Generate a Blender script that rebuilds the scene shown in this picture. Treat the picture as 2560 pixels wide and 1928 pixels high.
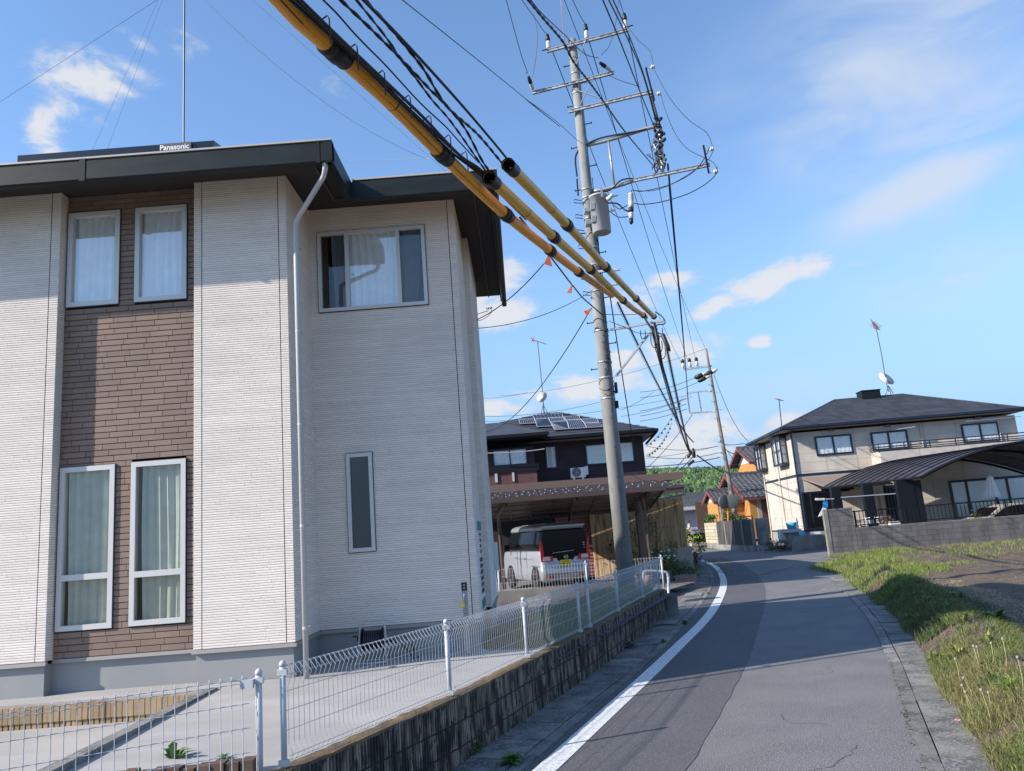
import bpy, math, random
import numpy as np
from mathutils import Vector, Matrix, noise as mnoise
random.seed(7)
for o in list(bpy.data.objects): bpy.data.objects.remove(o)
S = bpy.context.scene
COL = S.collection
rad = math.radians
# ------------------------------------------------------------------ camera
H = 1.83; FPX = 1937.2; PIT = .18928; ROL = -.07706      # eye height, focal length (photo px), pitch, roll
_cp, _sp, _cr, _sr = math.cos(PIT), math.sin(PIT), math.cos(ROL), math.sin(ROL)
FW = np.array([0, _cp, _sp]); UP = np.array([0, -_sp, _cp]); RX = np.array([1., 0, 0])
XR = RX*_cr + UP*_sr; UR = -RX*_sr + UP*_cr
cam = bpy.data.cameras.new('camera'); camo = bpy.data.objects.new('camera', cam); COL.objects.link(camo)
camo.matrix_world = Matrix([[XR[i], UR[i], -FW[i], (0, 0, H)[i]] for i in range(3)] + [[0, 0, 0, 1]])
cam.sensor_width = 36; cam.lens = FPX/2560*36; cam.clip_start = .05; cam.clip_end = 6000
S.camera = camo
# ------------------------------------------------------------------ world
SUN_EL = 30.; SAZ = (-.9454, -.326)                   # the sun stands to the left and a little behind the camera
w = bpy.data.worlds.new('World'); S.world = w; w.use_nodes = True
NT = w.node_tree; NT.nodes.clear()
def wn(t, **k):
    n = NT.nodes.new(t)
    for a, b in k.items(): setattr(n, a, b)
    return n
def wm(op, a, b=None, c=None):
    n = wn('ShaderNodeMath', operation=op)
    for i, v in enumerate((a, b, c)):
        if v is None: continue
        if isinstance(v, (int, float)): n.inputs[i].default_value = v
        else: NT.links.new(v, n.inputs[i])
    return n.outputs[0]
sky = wn('ShaderNodeTexSky', sky_type='NISHITA'); sky.sun_disc = False
sky.sun_elevation = rad(SUN_EL); sky.sun_rotation = math.atan2(SAZ[0], SAZ[1]) % (2*math.pi)
sky.air_density = 1.0; sky.dust_density = .25; sky.ozone_density = 2.5; sky.altitude = 100
tc = wn('ShaderNodeTexCoord')
nz = wn('ShaderNodeTexNoise'); nz.inputs['Scale'].default_value = 22; nz.inputs['Detail'].default_value = 9; nz.inputs['Roughness'].default_value = .60; nz.inputs['Distortion'].default_value = .35
mp = wn('ShaderNodeMapping'); mp.inputs['Scale'].default_value = (1, 1, 1.9)
NT.links.new(tc.outputs['Generated'], mp.inputs[0]); NT.links.new(mp.outputs[0], nz.inputs[0])
nz2 = wn('ShaderNodeTexNoise'); nz2.inputs['Scale'].default_value = 5; nz2.inputs['Detail'].default_value = 5; nz2.inputs['Distortion'].default_value = .6
mp2 = wn('ShaderNodeMapping'); mp2.inputs['Scale'].default_value = (1, 1, 2.6); mp2.inputs['Rotation'].default_value = (0, .5, 0)
NT.links.new(tc.outputs['Generated'], mp2.inputs[0]); NT.links.new(mp2.outputs[0], nz2.inputs[0])
sx = wn('ShaderNodeSeparateXYZ'); NT.links.new(tc.outputs['Generated'], sx.inputs[0])
AZ = wm('ARCTAN2', sx.outputs[0], sx.outputs[1]); EL = wm('ARCSINE', sx.outputs[2])
def ray(u, v):
    d = XR*(u-1280)/FPX - UR*(v-964)/FPX + FW
    return d
def azel(u, v):
    d = ray(u, v); d = d/np.linalg.norm(d)
    return math.atan2(d[0], d[1]), math.asin(d[2])
def blob(u, v, ru, rv, amp=1., rot=0.):
    a, e = azel(u, v); ra, re = ru/FPX, rv/FPX
    da = wm('SUBTRACT', AZ, a); de = wm('SUBTRACT', EL, e)
    c, s = math.cos(rot), math.sin(rot)
    p = wm('DIVIDE', wm('ADD', wm('MULTIPLY', da, c), wm('MULTIPLY', de, s)), ra)
    q = wm('DIVIDE', wm('SUBTRACT', wm('MULTIPLY', de, c), wm('MULTIPLY', da, s)), re)
    r = wm('ADD', wm('MULTIPLY', p, p), wm('MULTIPLY', q, q))
    return wm('MULTIPLY', wm('EXPONENT', wm('MULTIPLY', r, -1.)), amp)
def total(bs):
    t = bs[0]
    for b in bs[1:]: t = wm('MAXIMUM', t, b)
    return t
cum = total([blob(215, 195, 120, 55, 1.05), blob(290, 185, 110, 30, .75), blob(190, 280, 75, 40, .75), blob(115, 340, 50, 70, .85), blob(470, 105, 60, 45, .6),
    blob(330, 95, 70, 22, .55, -.3), blob(1240, 700, 90, 55, 1.15), blob(1250, 780, 90, 50, 1.15), blob(1180, 740, 120, 90, 1.), blob(1925, 705, 150, 42, 1.15, .2), blob(1800, 760, 80, 30, .95, .3), blob(2020, 670, 90, 20, .8),
    blob(1680, 700, 90, 28, .85, .1), blob(1590, 750, 100, 40, .9), blob(1700, 880, 120, 45, 1.05), blob(1560, 900, 90, 30, .9), blob(1480, 965, 180, 40, 1.05), blob(1330, 985, 90, 30, .9),
    blob(1760, 1075, 110, 45, 1.1), blob(1700, 1120, 200, 45, 1.), blob(1900, 855, 34, 20, .9), blob(1960, 1050, 80, 34, .95, .3), blob(850, 215, 60, 34, .55), blob(1250, 1020, 110, 30, .8), blob(2140, 660, 55, 16, .62), blob(2400, 695, 60, 18, .55)])
cdn = wn('ShaderNodeMapRange', interpolation_type='SMOOTHSTEP')
NT.links.new(wm('ADD', wm('MULTIPLY', cum, .98), wm('MULTIPLY', wm('SUBTRACT', nz.outputs[0], .5), wm('MINIMUM', wm('MULTIPLY', cum, 4.), 2.2))), cdn.inputs[0])
cdn.inputs[1].default_value = .22; cdn.inputs[2].default_value = .95
cir = total([blob(2330, 130, 360, 230, 1.25), blob(2250, 330, 260, 120, 1.1), blob(2330, 450, 250, 90, 1.3, .35), blob(1900, 230, 200, 140, .35), blob(2350, 690, 260, 110, .45), blob(1950, 980, 500, 60, .35)])
cd2 = wn('ShaderNodeMapRange', interpolation_type='SMOOTHSTEP')
NT.links.new(wm('ADD', wm('MULTIPLY', cir, .75), wm('MULTIPLY', wm('SUBTRACT', nz2.outputs[0], .5), wm('MINIMUM', wm('MULTIPLY', cir, 3.), 2.4))), cd2.inputs[0])
cd2.inputs[1].default_value = 0.0; cd2.inputs[2].default_value = 1.1
hz = wn('ShaderNodeMapRange', interpolation_type='SMOOTHSTEP'); NT.links.new(EL, hz.inputs[0])
hz.inputs[1].default_value = .42; hz.inputs[2].default_value = .02; hz.inputs[3].default_value = 0; hz.inputs[4].default_value = .92
def wmix(f, a, b):
    n = wn('ShaderNodeMix', data_type='RGBA')
    if isinstance(f, float): n.inputs[0].default_value = f
    else: NT.links.new(f, n.inputs[0])
    for i, v in ((6, a), (7, b)):
        if isinstance(v, tuple): n.inputs[i].default_value = v
        else: NT.links.new(v, n.inputs[i])
    return n.outputs[2]
SKYS = .145
tint = wn('ShaderNodeMix', data_type='RGBA', blend_type='MULTIPLY'); tint.inputs[0].default_value = 1; tint.inputs[7].default_value = (.94, 1.035, 1.11, 1)
NT.links.new(sky.outputs[0], tint.inputs[6])
base = wmix(hz.outputs[0], tint.outputs[2], (1.40, 2.22, 3.50, 1))
c1 = wmix(wm('MULTIPLY', cd2.outputs[0], .85), base, (2.75, 3.1, 3.6, 1))
ccol = wmix(wm('MULTIPLY', cdn.outputs[0], 1.), (2.5, 2.9, 3.4, 1), (3.3, 3.35, 3.5, 1))
c2 = wmix(wm('MULTIPLY', cdn.outputs[0], .9), c1, ccol)
bg = wn('ShaderNodeBackground'); bg.inputs[1].default_value = SKYS
NT.links.new(c2, bg.inputs[0]); wo = wn('ShaderNodeOutputWorld'); NT.links.new(bg.outputs[0], wo.inputs[0])
# ------------------------------------------------------------------ sun
sl = bpy.data.lights.new('sun', 'SUN'); sl.energy = 4.4; sl.angle = rad(.55); sl.color = (1, .925, .83)
so = bpy.data.objects.new('sun', sl); COL.objects.link(so)
_c = math.cos(rad(SUN_EL))
so.rotation_euler = Vector((-SAZ[0]*_c, -SAZ[1]*_c, -math.sin(rad(SUN_EL)))).to_track_quat('-Z', 'Y').to_euler(); so.location = (-20, -10, 30)
S.view_settings.view_transform = 'Standard'; S.view_settings.look = 'None'; S.view_settings.exposure = .75; S.view_settings.gamma = 1
S.render.engine = 'CYCLES'
# ------------------------------------------------------------------ geometry helpers
def G(u, v, z=0.):                       # where the sight line meets the level z
    d = ray(u, v); t = (z-H)/d[2]; return d*t + [0, 0, H]
def P(u, v, Y):                          # where it meets the wall plane y = Y
    d = ray(u, v); return d*Y/d[1] + [0, 0, H]
class Plane:                             # an upright plane through o running along angle a; local (s, z)
    def __init__(s, ox, oy, a=0.):
        s.o = np.array([ox, oy]); s.d = np.array([math.cos(a), math.sin(a)]); s.n = np.array([-s.d[1], s.d[0]])
    def hit(s, u, v):
        r = ray(u, v); return r*((s.n@s.o)/(s.n@r[:2])) + [0, 0, H]
    def sz(s, u, v):
        p = s.hit(u, v); return float((p[:2]-s.o)@s.d), float(p[2])
    def w(s, a, t, z):
        q = s.o + s.d*a + s.n*t; return (q[0], q[1], z)
z1 = lambda x, y: (1180+x*.324, 980+y*.324)
z2 = lambda x, y: (1640+x*.3303, 850+y*.3303)
z3 = lambda x, y: (1820+x*.3842, 780+y*.3842)
z4 = lambda x, y: (700+x*.36, y*.36)
z5 = lambda x, y: (1240+x*.3, y*.3)
z6 = lambda x, y: (1240+x*.3, 450+y*.3)
zw = lambda x, y: (1600+x*.24, 780+y*.24)
# ------------------------------------------------------------------ materials
MATS = {}
def mat(name, c, r=.6, metal=0., c2=None, sc=3., det=5., bump=0., bsc=None, bdist=.01, spec=.5, stretch=(1, 1, 1), alpha=None, emis=None, isl=0., lo=.35, hi=.65, c3=None, sc3=40.):
    m = bpy.data.materials.new(name); m.use_nodes = True; nt = m.node_tree; b = nt.nodes['Principled BSDF']
    b.inputs['Base Color'].default_value = (*c, 1); b.inputs['Roughness'].default_value = r; b.inputs['Metallic'].default_value = metal
    b.inputs['Specular IOR Level'].default_value = spec
    if alpha is not None: b.inputs['Alpha'].default_value = alpha
    g = nt.nodes.new('ShaderNodeNewGeometry'); mp = nt.nodes.new('ShaderNodeMapping'); mp.inputs['Scale'].default_value = stretch
    nt.links.new(g.outputs['Position'], mp.inputs[0]); col = None
    def nse(s, d=det):
        n = nt.nodes.new('ShaderNodeTexNoise'); n.inputs['Scale'].default_value = s; n.inputs['Detail'].default_value = d; nt.links.new(mp.outputs[0], n.inputs[0]); return n
    if c2 is not None:
        n = nse(sc); mr = nt.nodes.new('ShaderNodeMapRange'); nt.links.new(n.outputs[0], mr.inputs[0]); mr.inputs[1].default_value = lo; mr.inputs[2].default_value = hi
        x = nt.nodes.new('ShaderNodeMix'); x.data_type = 'RGBA'; x.inputs[6].default_value = (*c, 1); x.inputs[7].default_value = (*c2, 1)
        nt.links.new(mr.outputs[0], x.inputs[0]); col = x.outputs[2]
    if c3 is not None:
        n = nse(sc3, 2); mr = nt.nodes.new('ShaderNodeMapRange'); nt.links.new(n.outputs[0], mr.inputs[0]); mr.inputs[1].default_value = .56; mr.inputs[2].default_value = .60
        x = nt.nodes.new('ShaderNodeMix'); x.data_type = 'RGBA'; x.inputs[6].default_value = (*c, 1); x.inputs[7].default_value = (*c3, 1)
        if col: nt.links.new(col, x.inputs[6])
        nt.links.new(mr.outputs[0], x.inputs[0]); col = x.outputs[2]
    if isl:
        h = nt.nodes.new('ShaderNodeHueSaturation'); mr = nt.nodes.new('ShaderNodeMapRange'); nt.links.new(g.outputs['Random Per Island'], mr.inputs[0])
        mr.inputs[3].default_value = 1-isl; mr.inputs[4].default_value = 1+isl; nt.links.new(mr.outputs[0], h.inputs['Value'])
        h.inputs['Color'].default_value = (*c, 1)
        if col: nt.links.new(col, h.inputs['Color'])
        col = h.outputs[0]
    if col: nt.links.new(col, b.inputs['Base Color'])
    if bump:
        n = nse(bsc or sc*4, 6); bp = nt.nodes.new('ShaderNodeBump'); bp.inputs['Strength'].default_value = bump; bp.inputs['Distance'].default_value = bdist
        nt.links.new(n.outputs[0], bp.inputs['Height']); nt.links.new(bp.outputs[0], b.inputs['Normal'])
    MATS[name] = m; return m
def glass(name, tint, refl=1., rough=.0, ior=2.5):
    m = bpy.data.materials.new(name); m.use_nodes = True; nt = m.node_tree; nt.nodes.clear()
    o = nt.nodes.new('ShaderNodeOutputMaterial'); mx = nt.nodes.new('ShaderNodeMixShader'); t = nt.nodes.new('ShaderNodeBsdfTransparent'); gl = nt.nodes.new('ShaderNodeBsdfGlossy')
    t.inputs[0].default_value = (*tint, 1); gl.inputs['Roughness'].default_value = rough; gl.inputs[0].default_value = (refl, refl, refl, 1)
    lw = nt.nodes.new('ShaderNodeLayerWeight'); pw = nt.nodes.new('ShaderNodeMath'); pw.operation = 'POWER'; pw.inputs[1].default_value = 5.; lw.inputs[0].default_value = .5
    F0 = ((ior-1)/(ior+1))**2; f = nt.nodes.new('ShaderNodeMath'); f.operation = 'MULTIPLY_ADD'; f.inputs[1].default_value = 1-F0; f.inputs[2].default_value = F0
    nt.links.new(lw.outputs['Facing'], pw.inputs[0]); nt.links.new(pw.outputs[0], f.inputs[0]); nt.links.new(f.outputs[0], mx.inputs[0]); nt.links.new(t.outputs[0], mx.inputs[1]); nt.links.new(gl.outputs[0], mx.inputs[2]); nt.links.new(mx.outputs[0], o.inputs[0])
    MATS[name] = m; return m
mat('siding', (.78, .705, .635), .74, c2=(.72, .65, .585), sc=2.2, isl=.05, bump=.35, bsc=160, bdist=.004, stretch=(1, 1, 2.2))
mat('brick', (.240, .165, .125), .7, c2=(.205, .142, .108), sc=3, isl=.10, bump=.25, bsc=120, bdist=.003)
mat('groove', (.06, .05, .045), .9)
mat('siding_groove', (.50, .45, .42), .9)
mat('caulk', (.25, .235, .22), .8)
mat('soffit', (.040, .033, .030), .8)
mat('trim_brown', (.075, .058, .054), .6)
mat('gutter_dark', (.011, .016, .017), .45, spec=.25, c2=(.018, .025, .026), sc=3, stretch=(1, 1, 3))
mat('roof_dark', (.03, .03, .033), .7, c2=(.045, .045, .05), sc=2)
mat('edge_pale', (.45, .42, .40), .5)
mat('frame_alu', (.60, .58, .56), .45, .15)
mat('sash_line', (.05, .05, .05), .6)
mat('curtain', (.82, .83, .83), .95, c2=(.74, .76, .77), sc=8)
mat('curtain_green', (.60, .62, .56), .95, c2=(.52, .54, .49), sc=8)
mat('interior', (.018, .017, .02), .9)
mat('foundation', (.30, .30, .295), .85, c2=(.265, .27, .27), sc=1.6, bump=.15, bsc=60)
mat('flash', (.30, .28, .265), .5)
mat('pipe_grey', (.44, .45, .46), .4)
mat('plate_panel', (.10, .085, .08), .5)
mat('solar', (.010, .013, .022), .25)
mat('solar_cell', (.010, .015, .032), .4, spec=.3)
mat('alu', (.62, .63, .65), .35, .6)
mat('white_letter', (.8, .8, .8), .5)
mat('asphalt', (.168, .163, .165), .92, c2=(.132, .129, .132), sc=1.4, bump=1., bsc=110, bdist=.010, c3=(.29, .285, .28), sc3=85)
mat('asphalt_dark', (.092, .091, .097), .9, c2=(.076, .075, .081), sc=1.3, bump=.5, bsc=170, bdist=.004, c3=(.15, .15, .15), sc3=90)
mat('tar', (.035, .035, .038), .8)
mat('road_white', (.72, .72, .70), .7, c2=(.60, .60, .59), sc=9, lo=.45, hi=.75, c3=(.45, .45, .45), sc3=60)
mat('conc_gutter', (.21, .20, .185), .92, c2=(.10, .098, .092), sc=3.6, lo=.4, hi=.6, bump=.6, bsc=50, bdist=.010, isl=.20, c3=(.25, .245, .235), sc3=38)
mat('conc_slab', (.40, .38, .36), .9, c2=(.31, .30, .285), sc=.9, bump=.12, bsc=35, stretch=(1, 2.5, 1))
mat('joint', (.04, .038, .035), .95)
mat('block_ribbed', (.30, .235, .18), .95, c2=(.030, .026, .024), sc=2.2, lo=.36, hi=.60, stretch=(5, 5, 1.3), bump=.5, bsc=30, isl=.10, c3=(.05, .042, .038), sc3=5)
mat('block_top', (.20, .13, .055), .95, c2=(.085, .065, .05), sc=5, lo=.3, hi=.6, bump=.6, bsc=40, bdist=.02)
mat('block_grey', (.17, .155, .15), .92, c2=(.115, .105, .105), sc=1.6, stretch=(2, 2, .5), isl=.10, bump=.3, bsc=30)
mat('fence_white', (.50, .51, .53), .45)
mat('fence_grey', (.45, .46, .48), .45)
mat('tile_amber', (.40, .29, .17), .7, c2=(.28, .19, .10), sc=2.5, isl=.12)
mat('brick_edge', (.12, .075, .055), .9, isl=.2, c2=(.07, .05, .04), sc=6)
mat('soil', (.135, .092, .062), .97, c2=(.075, .050, .036), sc=3.5, bump=1., bsc=18, bdist=.05, c3=(.20, .155, .10), sc3=30)
mat('ground', (.13, .115, .08), .95, c2=(.07, .085, .035), sc=.5, bump=.4, bsc=8)
mat('gravel', (.17, .155, .14), .95, c2=(.10, .09, .085), sc=18, bump=.8, bsc=50, bdist=.02, c3=(.3, .28, .26), sc3=45)
mat('gravel_dark', (.09, .085, .095), .95, c2=(.04, .038, .045), sc=14, bump=.9, bsc=30, bdist=.04, c3=(.2, .2, .22), sc3=25)
mat('grass', (.110, .155, .038), .7, isl=.45, c2=(.21, .19, .08), sc=1.7, spec=.2)
mat('grass_bright', (.12, .20, .035), .75, isl=.45, c2=(.22, .23, .08), sc=1.4, spec=.2)
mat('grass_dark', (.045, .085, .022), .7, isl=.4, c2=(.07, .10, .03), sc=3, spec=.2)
mat('straw', (.46, .37, .22), .85, isl=.4, spec=.2)
mat('dry_weed', (.20, .17, .145), .9, isl=.5, spec=.2)
mat('dirt_moss', (.035, .04, .02), .95, isl=.4)
mat('leaf_green', (.07, .14, .03), .6, isl=.35)
mat('pole_conc', (.27, .27, .255), .85, c2=(.20, .205, .20), sc=3.2, stretch=(1, 1, .4), bump=.2, bsc=40, c3=(.20, .20, .2), sc3=7)
mat('pole_old', (.23, .19, .155), .9, c2=(.15, .125, .105), sc=5, stretch=(1, 1, .5), bump=.3, bsc=30)
mat('galv', (.42, .43, .43), .45, .5, c2=(.33, .34, .34), sc=6)
mat('black_rubber', (.012, .012, .015), .5)
mat('wire_black', (.010, .011, .018), .6)
mat('wire_white', (.75, .78, .82), .4)
mat('porcelain', (.62, .60, .56), .25)
mat('porcelain_band', (.35, .18, .15), .4)
mat('transformer', (.42, .435, .455), .4, c2=(.39, .405, .425), sc=2)
mat('tube_yellow', (.74, .43, .05), .42, c2=(.62, .36, .04), sc=3.5)
mat('tube_orange', (.86, .38, .02), .4, c2=(.76, .33, .018), sc=3)
mat('tube_seam', (.12, .06, .01), .6)
mat('flag_orange', (.80, .16, .04), .6)
mat('black_paint', (.010, .011, .015), .5, spec=.2)
mat('navy_frame', (.013, .017, .035), .35)
mat('rh_wall', (.60, .53, .44), .8, c2=(.47, .41, .36), sc=1.2, isl=.04, bump=.25, bsc=40)
mat('rh_joint', (.20, .17, .15), .8)
mat('slate', (.055, .058, .068), .6, c2=(.035, .037, .045), sc=1.6, isl=.18, stretch=(1, 1, 2))
mat('h2_wall', (.035, .024, .030), .75, c2=(.024, .017, .022), sc=2, isl=.15, bump=.4, bsc=30)
mat('h2_red', (.115, .050, .048), .8, isl=.15, c2=(.08, .035, .036), sc=4)
mat('h2_fascia', (.15, .098, .082), .6)
mat('cream_soffit', (.35, .32, .27), .8)
mat('brown_metal', (.075, .05, .042), .45)
mat('mortar_dark', (.028, .024, .022), .95)
mat('sheet_dark', (.035, .027, .027), .85, spec=.15)
mat('rust_frp', (.44, .27, .12), .6, c2=(.60, .42, .22), sc=1.5, stretch=(5, 5, .45), lo=.40, hi=.62, c3=(.28, .14, .06), sc3=1.6, bump=.1)
mat('frp_pale', (.50, .47, .40), .6, c2=(.38, .34, .28), sc=3)
mat('rust_dark', (.10, .045, .02), .8)
mat('pink_siding', (.27, .10, .10), .6)
mat('terracotta', (.42, .19, .13), .8)
mat('pink_fence', (.42, .27, .24), .8)
mat('van_silver', (.36, .37, .39), .3, .4)
mat('glass_black', (.005, .006, .008), .12, spec=.22)
mat('lamp_red', (.62, .02, .02), .2)
mat('lamp_clear', (.65, .62, .62), .2)
mat('chrome', (.8, .8, .8), .12, 1.)
mat('plate_yellow', (.80, .55, .02), .5)
mat('tyre', (.02, .02, .021), .85)
mat('rim', (.35, .35, .37), .3, .8)
mat('white_plastic', (.70, .70, .67), .5)
mat('ac_dark', (.10, .10, .10), .5)
mat('orange_wall', (.44, .215, .07), .85, c2=(.45, .21, .05), sc=2)
mat('white_plaster', (.72, .70, .66), .85)
mat('tile_grey', (.125, .125, .13), .55, c2=(.08, .08, .085), sc=6, isl=.12)
mat('barge_red', (.17, .045, .045), .6)
mat('shutter_red', (.12, .035, .03), .6)
mat('shed_wall', (.36, .37, .42), .85)
mat('cream_block', (.50, .43, .30), .9, isl=.12, c2=(.40, .34, .24), sc=4)
mat('dark_panel', (.085, .075, .068), .93, c2=(.032, .028, .028), sc=1.4, stretch=(2, 2, .5), bump=.2, bsc=20)
mat('conc_wall', (.27, .255, .23), .92, c2=(.15, .14, .13), sc=2.2, bump=.2, bsc=30)
mat('wet_stain', (.05, .05, .05), .9)
mat('cp_roof', (.045, .043, .05), .45, c2=(.06, .056, .065), sc=2)
mat('poly_panel', (.15, .115, .10), .5)
mat('awning', (.22, .17, .15), .7)
mat('cloth_white', (.75, .76, .78), .9)
mat('cloth_blue', (.02, .25, .55), .8)
mat('car_beige', (.50, .44, .36), .3, .3)
mat('bucket_blue', (.08, .38, .50), .5)
mat('hill', (.028, .055, .018), .95, c2=(.05, .085, .026), sc=.055, c3=(.09, .13, .04), sc3=.10)
mat('hill_light', (.10, .16, .05), .9, isl=.3); mat('hill_trees', (.040, .085, .032), .9, isl=.5, c2=(.085, .135, .045), sc=.05)
mat('mirror_back', (.09, .10, .11), .4)
mat('post_orange', (.62, .20, .03), .5)
mat('bark', (.09, .06, .045), .95)
mat('shrub', (.040, .065, .020), .7, isl=.4, c2=(.07, .075, .03), sc=5)
mat('shrub_red', (.10, .05, .03), .7, isl=.4)
mat('flower_white', (.75, .75, .68), .7)
mat('flower_purple', (.11, .06, .20), .7, isl=.3)
mat('flower_magenta', (.22, .02, .11), .7, isl=.3)
mat('flower_yellow', (.70, .50, .04), .7)
mat('flower_pink', (.60, .28, .36), .7)
mat('dandelion', (.30, .28, .24), .9)
mat('antenna_red', (.35, .10, .08), .5)
mat('dish_white', (.8, .78, .76), .4)
mat('hose_black', (.012, .014, .022), .5)
mat('reel_grey', (.42, .43, .42), .5)
mat('stand_grey', (.30, .285, .27), .5)
mat('tag_yellow', (.62, .55, .15), .6)
mat('teal_print', (.03, .25, .22), .6)
mat('dark_print', (.03, .05, .10), .6)
mat('sticker_green', (.10, .45, .20), .5)
mat('sticker_blue', (.04, .12, .5), .5)
mat('dark_pole', (.05, .06, .075), .5)
mat('dark_green_mat', (.03, .05, .02), .9)
glass('win_glass', (.95, .96, .96), ior=2.6); glass('win_glass_low', (.80, .82, .78), ior=1.7); glass('win_glass_dark', (.35, .38, .40), ior=1.7); glass('van_glass', (.05, .06, .07))
glass('rh_glass', (.90, .92, .92), ior=1.8)
for mn in ('poly_panel',): MATS[mn].node_tree.nodes['Principled BSDF'].inputs['Alpha'].default_value = .93
# ------------------------------------------------------------------ mesh builder
KH = [1.]                                # distance factor of the near house and its yard
def hs(p): k = KH[0]; return (p[0]*k, p[1]*k, H+(p[2]-H)*k)
class MB:
    def __init__(s, xf=None): s.v = []; s.f = []; s.xf = xf
    def add(s, vs, fs):
        n = len(s.v)
        if s.xf: vs = [s.xf(*p) for p in vs]
        if KH[0] != 1: vs = [hs(p) for p in vs]
        s.v += [tuple(float(c) for c in p) for p in vs]; s.f += [tuple(i+n for i in f) for f in fs]; return s
    def box(s, x0, x1, y0, y1, z0, z1):
        return s.add([(x0, y0, z0), (x1, y0, z0), (x1, y1, z0), (x0, y1, z0), (x0, y0, z1), (x1, y0, z1), (x1, y1, z1), (x0, y1, z1)],
                     [(0, 3, 2, 1), (4, 5, 6, 7), (0, 1, 5, 4), (1, 2, 6, 5), (2, 3, 7, 6), (3, 0, 4, 7)])
    def quad(s, a, b, c, d): return s.add([a, b, c, d], [(0, 1, 2, 3)])
    def poly(s, pts): return s.add(pts, [tuple(range(len(pts)))])
    def prism(s, pts, off):                       # closed polygon swept along off
        n = len(pts); q = [(p[0]+off[0], p[1]+off[1], p[2]+off[2]) for p in pts]
        return s.add(list(pts)+q, [tuple(range(n))[::-1], tuple(range(n, 2*n))] + [(i, (i+1) % n, n+(i+1) % n, n+i) for i in range(n)])
    def tube(s, pts, r, n=6, r2=None, cap=True):
        pts = [Vector([float(c) for c in p]) for p in pts]; m = len(pts); rs = r if isinstance(r, (list, tuple)) else [r + ((r2-r)*i/(m-1) if r2 is not None else 0) for i in range(m)]
        vs = []; up = None
        for i, p in enumerate(pts):
            t = (pts[min(i+1, m-1)]-pts[max(i-1, 0)])
            if t.length < 1e-9: t = Vector((0, 0, 1))
            t.normalize()
            if up is None:
                up = Vector((0, 0, 1)) if abs(t.z) < .9 else Vector((1, 0, 0))
            a = t.cross(up)
            if a.length < 1e-5: a = t.cross(Vector((0, 1, 0)))
            a.normalize(); b = a.cross(t); b.normalize(); up = b
            for k in range(n):
                th = 2*math.pi*k/n; vs.append(tuple(p + (a*math.cos(th)+b*math.sin(th))*rs[i]))
        fs = [(i*n+k, i*n+(k+1) % n, (i+1)*n+(k+1) % n, (i+1)*n+k) for i in range(m-1) for k in range(n)]
        if cap: fs += [tuple(range(n))[::-1], tuple(range((m-1)*n, m*n))]
        return s.add(vs, fs)
    def bar(s, a, b, w, h=None):                  # square bar between two points
        h = h or w; a = Vector([float(c) for c in a]); b = Vector([float(c) for c in b]); t = (b-a).normalized(); u = Vector((0, 0, 1)) if abs(t.z) < .95 else Vector((1, 0, 0))
        x = t.cross(u).normalized(); y = x.cross(t).normalized(); vs = []
        for p in (a, b):
            for i, j in ((-1, -1), (1, -1), (1, 1), (-1, 1)): vs.append(tuple(p + x*(i*w/2) + y*(j*h/2)))
        return s.add(vs, [(0, 3, 2, 1), (4, 5, 6, 7), (0, 1, 5, 4), (1, 2, 6, 5), (2, 3, 7, 6), (3, 0, 4, 7)])
    def lathe(s, o, ax, prof, n=16):               # prof: (distance along ax, radius)
        ax = Vector(ax).normalized(); o = Vector([float(c) for c in o])
        return s.tube([o+ax*d for d, r in prof], [max(r, 1e-4) for d, r in prof], n)
    def build(s, name, m, parent=None, smooth=False):
        me = bpy.data.meshes.new(name); off = Vector(parent['_o']) if parent is not None and '_o' in parent else Vector((0, 0, 0))
        me.from_pydata([(x-off[0], y-off[1], z-off[2]) for x, y, z in s.v], [], s.f)
        me.materials.append(MATS[m] if isinstance(m, str) else m)
        if smooth: me.polygons.foreach_set('use_smooth', [True]*len(me.polygons))
        me.update(); o = bpy.data.objects.new(name, me); COL.objects.link(o)
        if parent is not None:
            o.parent = parent
            if '_o' in parent: o['_o'] = tuple(parent['_o'])
        return o
def tag(o, label=None, cat=None, group=None, kind=None):
    for k, v in (('label', label), ('category', cat), ('group', group), ('kind', kind)):
        if v: o[k] = v
    return o
def thing(name, loc, label, cat, group=None):
    if KH[0] != 1: loc = hs(loc)
    o = bpy.data.objects.new(name, None); COL.objects.link(o); o.location = loc; o['_o'] = tuple(float(c) for c in loc); o.empty_display_size = .2
    return tag(o, label, cat, group)
def one(mb, name, m, label, cat, group=None, smooth=False): return tag(mb.build(name, m, None, smooth), label, cat, group)
def struct(mb, name, m, smooth=False): return tag(mb.build(name, m, None, smooth), kind='structure')
def stuff(mb, name, m, label, cat, smooth=False): return tag(mb.build(name, m, None, smooth), label, cat, kind='stuff')
def lerp(a, b, t): return a+(b-a)*t
def V3(*a): return np.array(a, float)
def text_part(body, name, m, parent, org, ex, ez, size, depth=.002, align='CENTER', offset=0.):
    cu = bpy.data.curves.new(name, 'FONT'); cu.body = body; cu.size = size; cu.extrude = depth; cu.align_x = align; cu.align_y = 'CENTER'; cu.offset = offset
    t = bpy.data.objects.new(name, cu); COL.objects.link(t)
    me = bpy.data.meshes.new_from_object(t, depsgraph=bpy.context.evaluated_depsgraph_get()); bpy.data.objects.remove(t)
    ex = Vector(ex).normalized(); ez = Vector(ez).normalized(); ny = ex.cross(ez)
    mb = MB(); mb.add([tuple(Vector(org)+ex*v.co.x+ez*v.co.y+ny*v.co.z) for v in me.vertices], [tuple(p.vertices) for p in me.polygons])
    return mb.build(name, m, parent)
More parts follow.
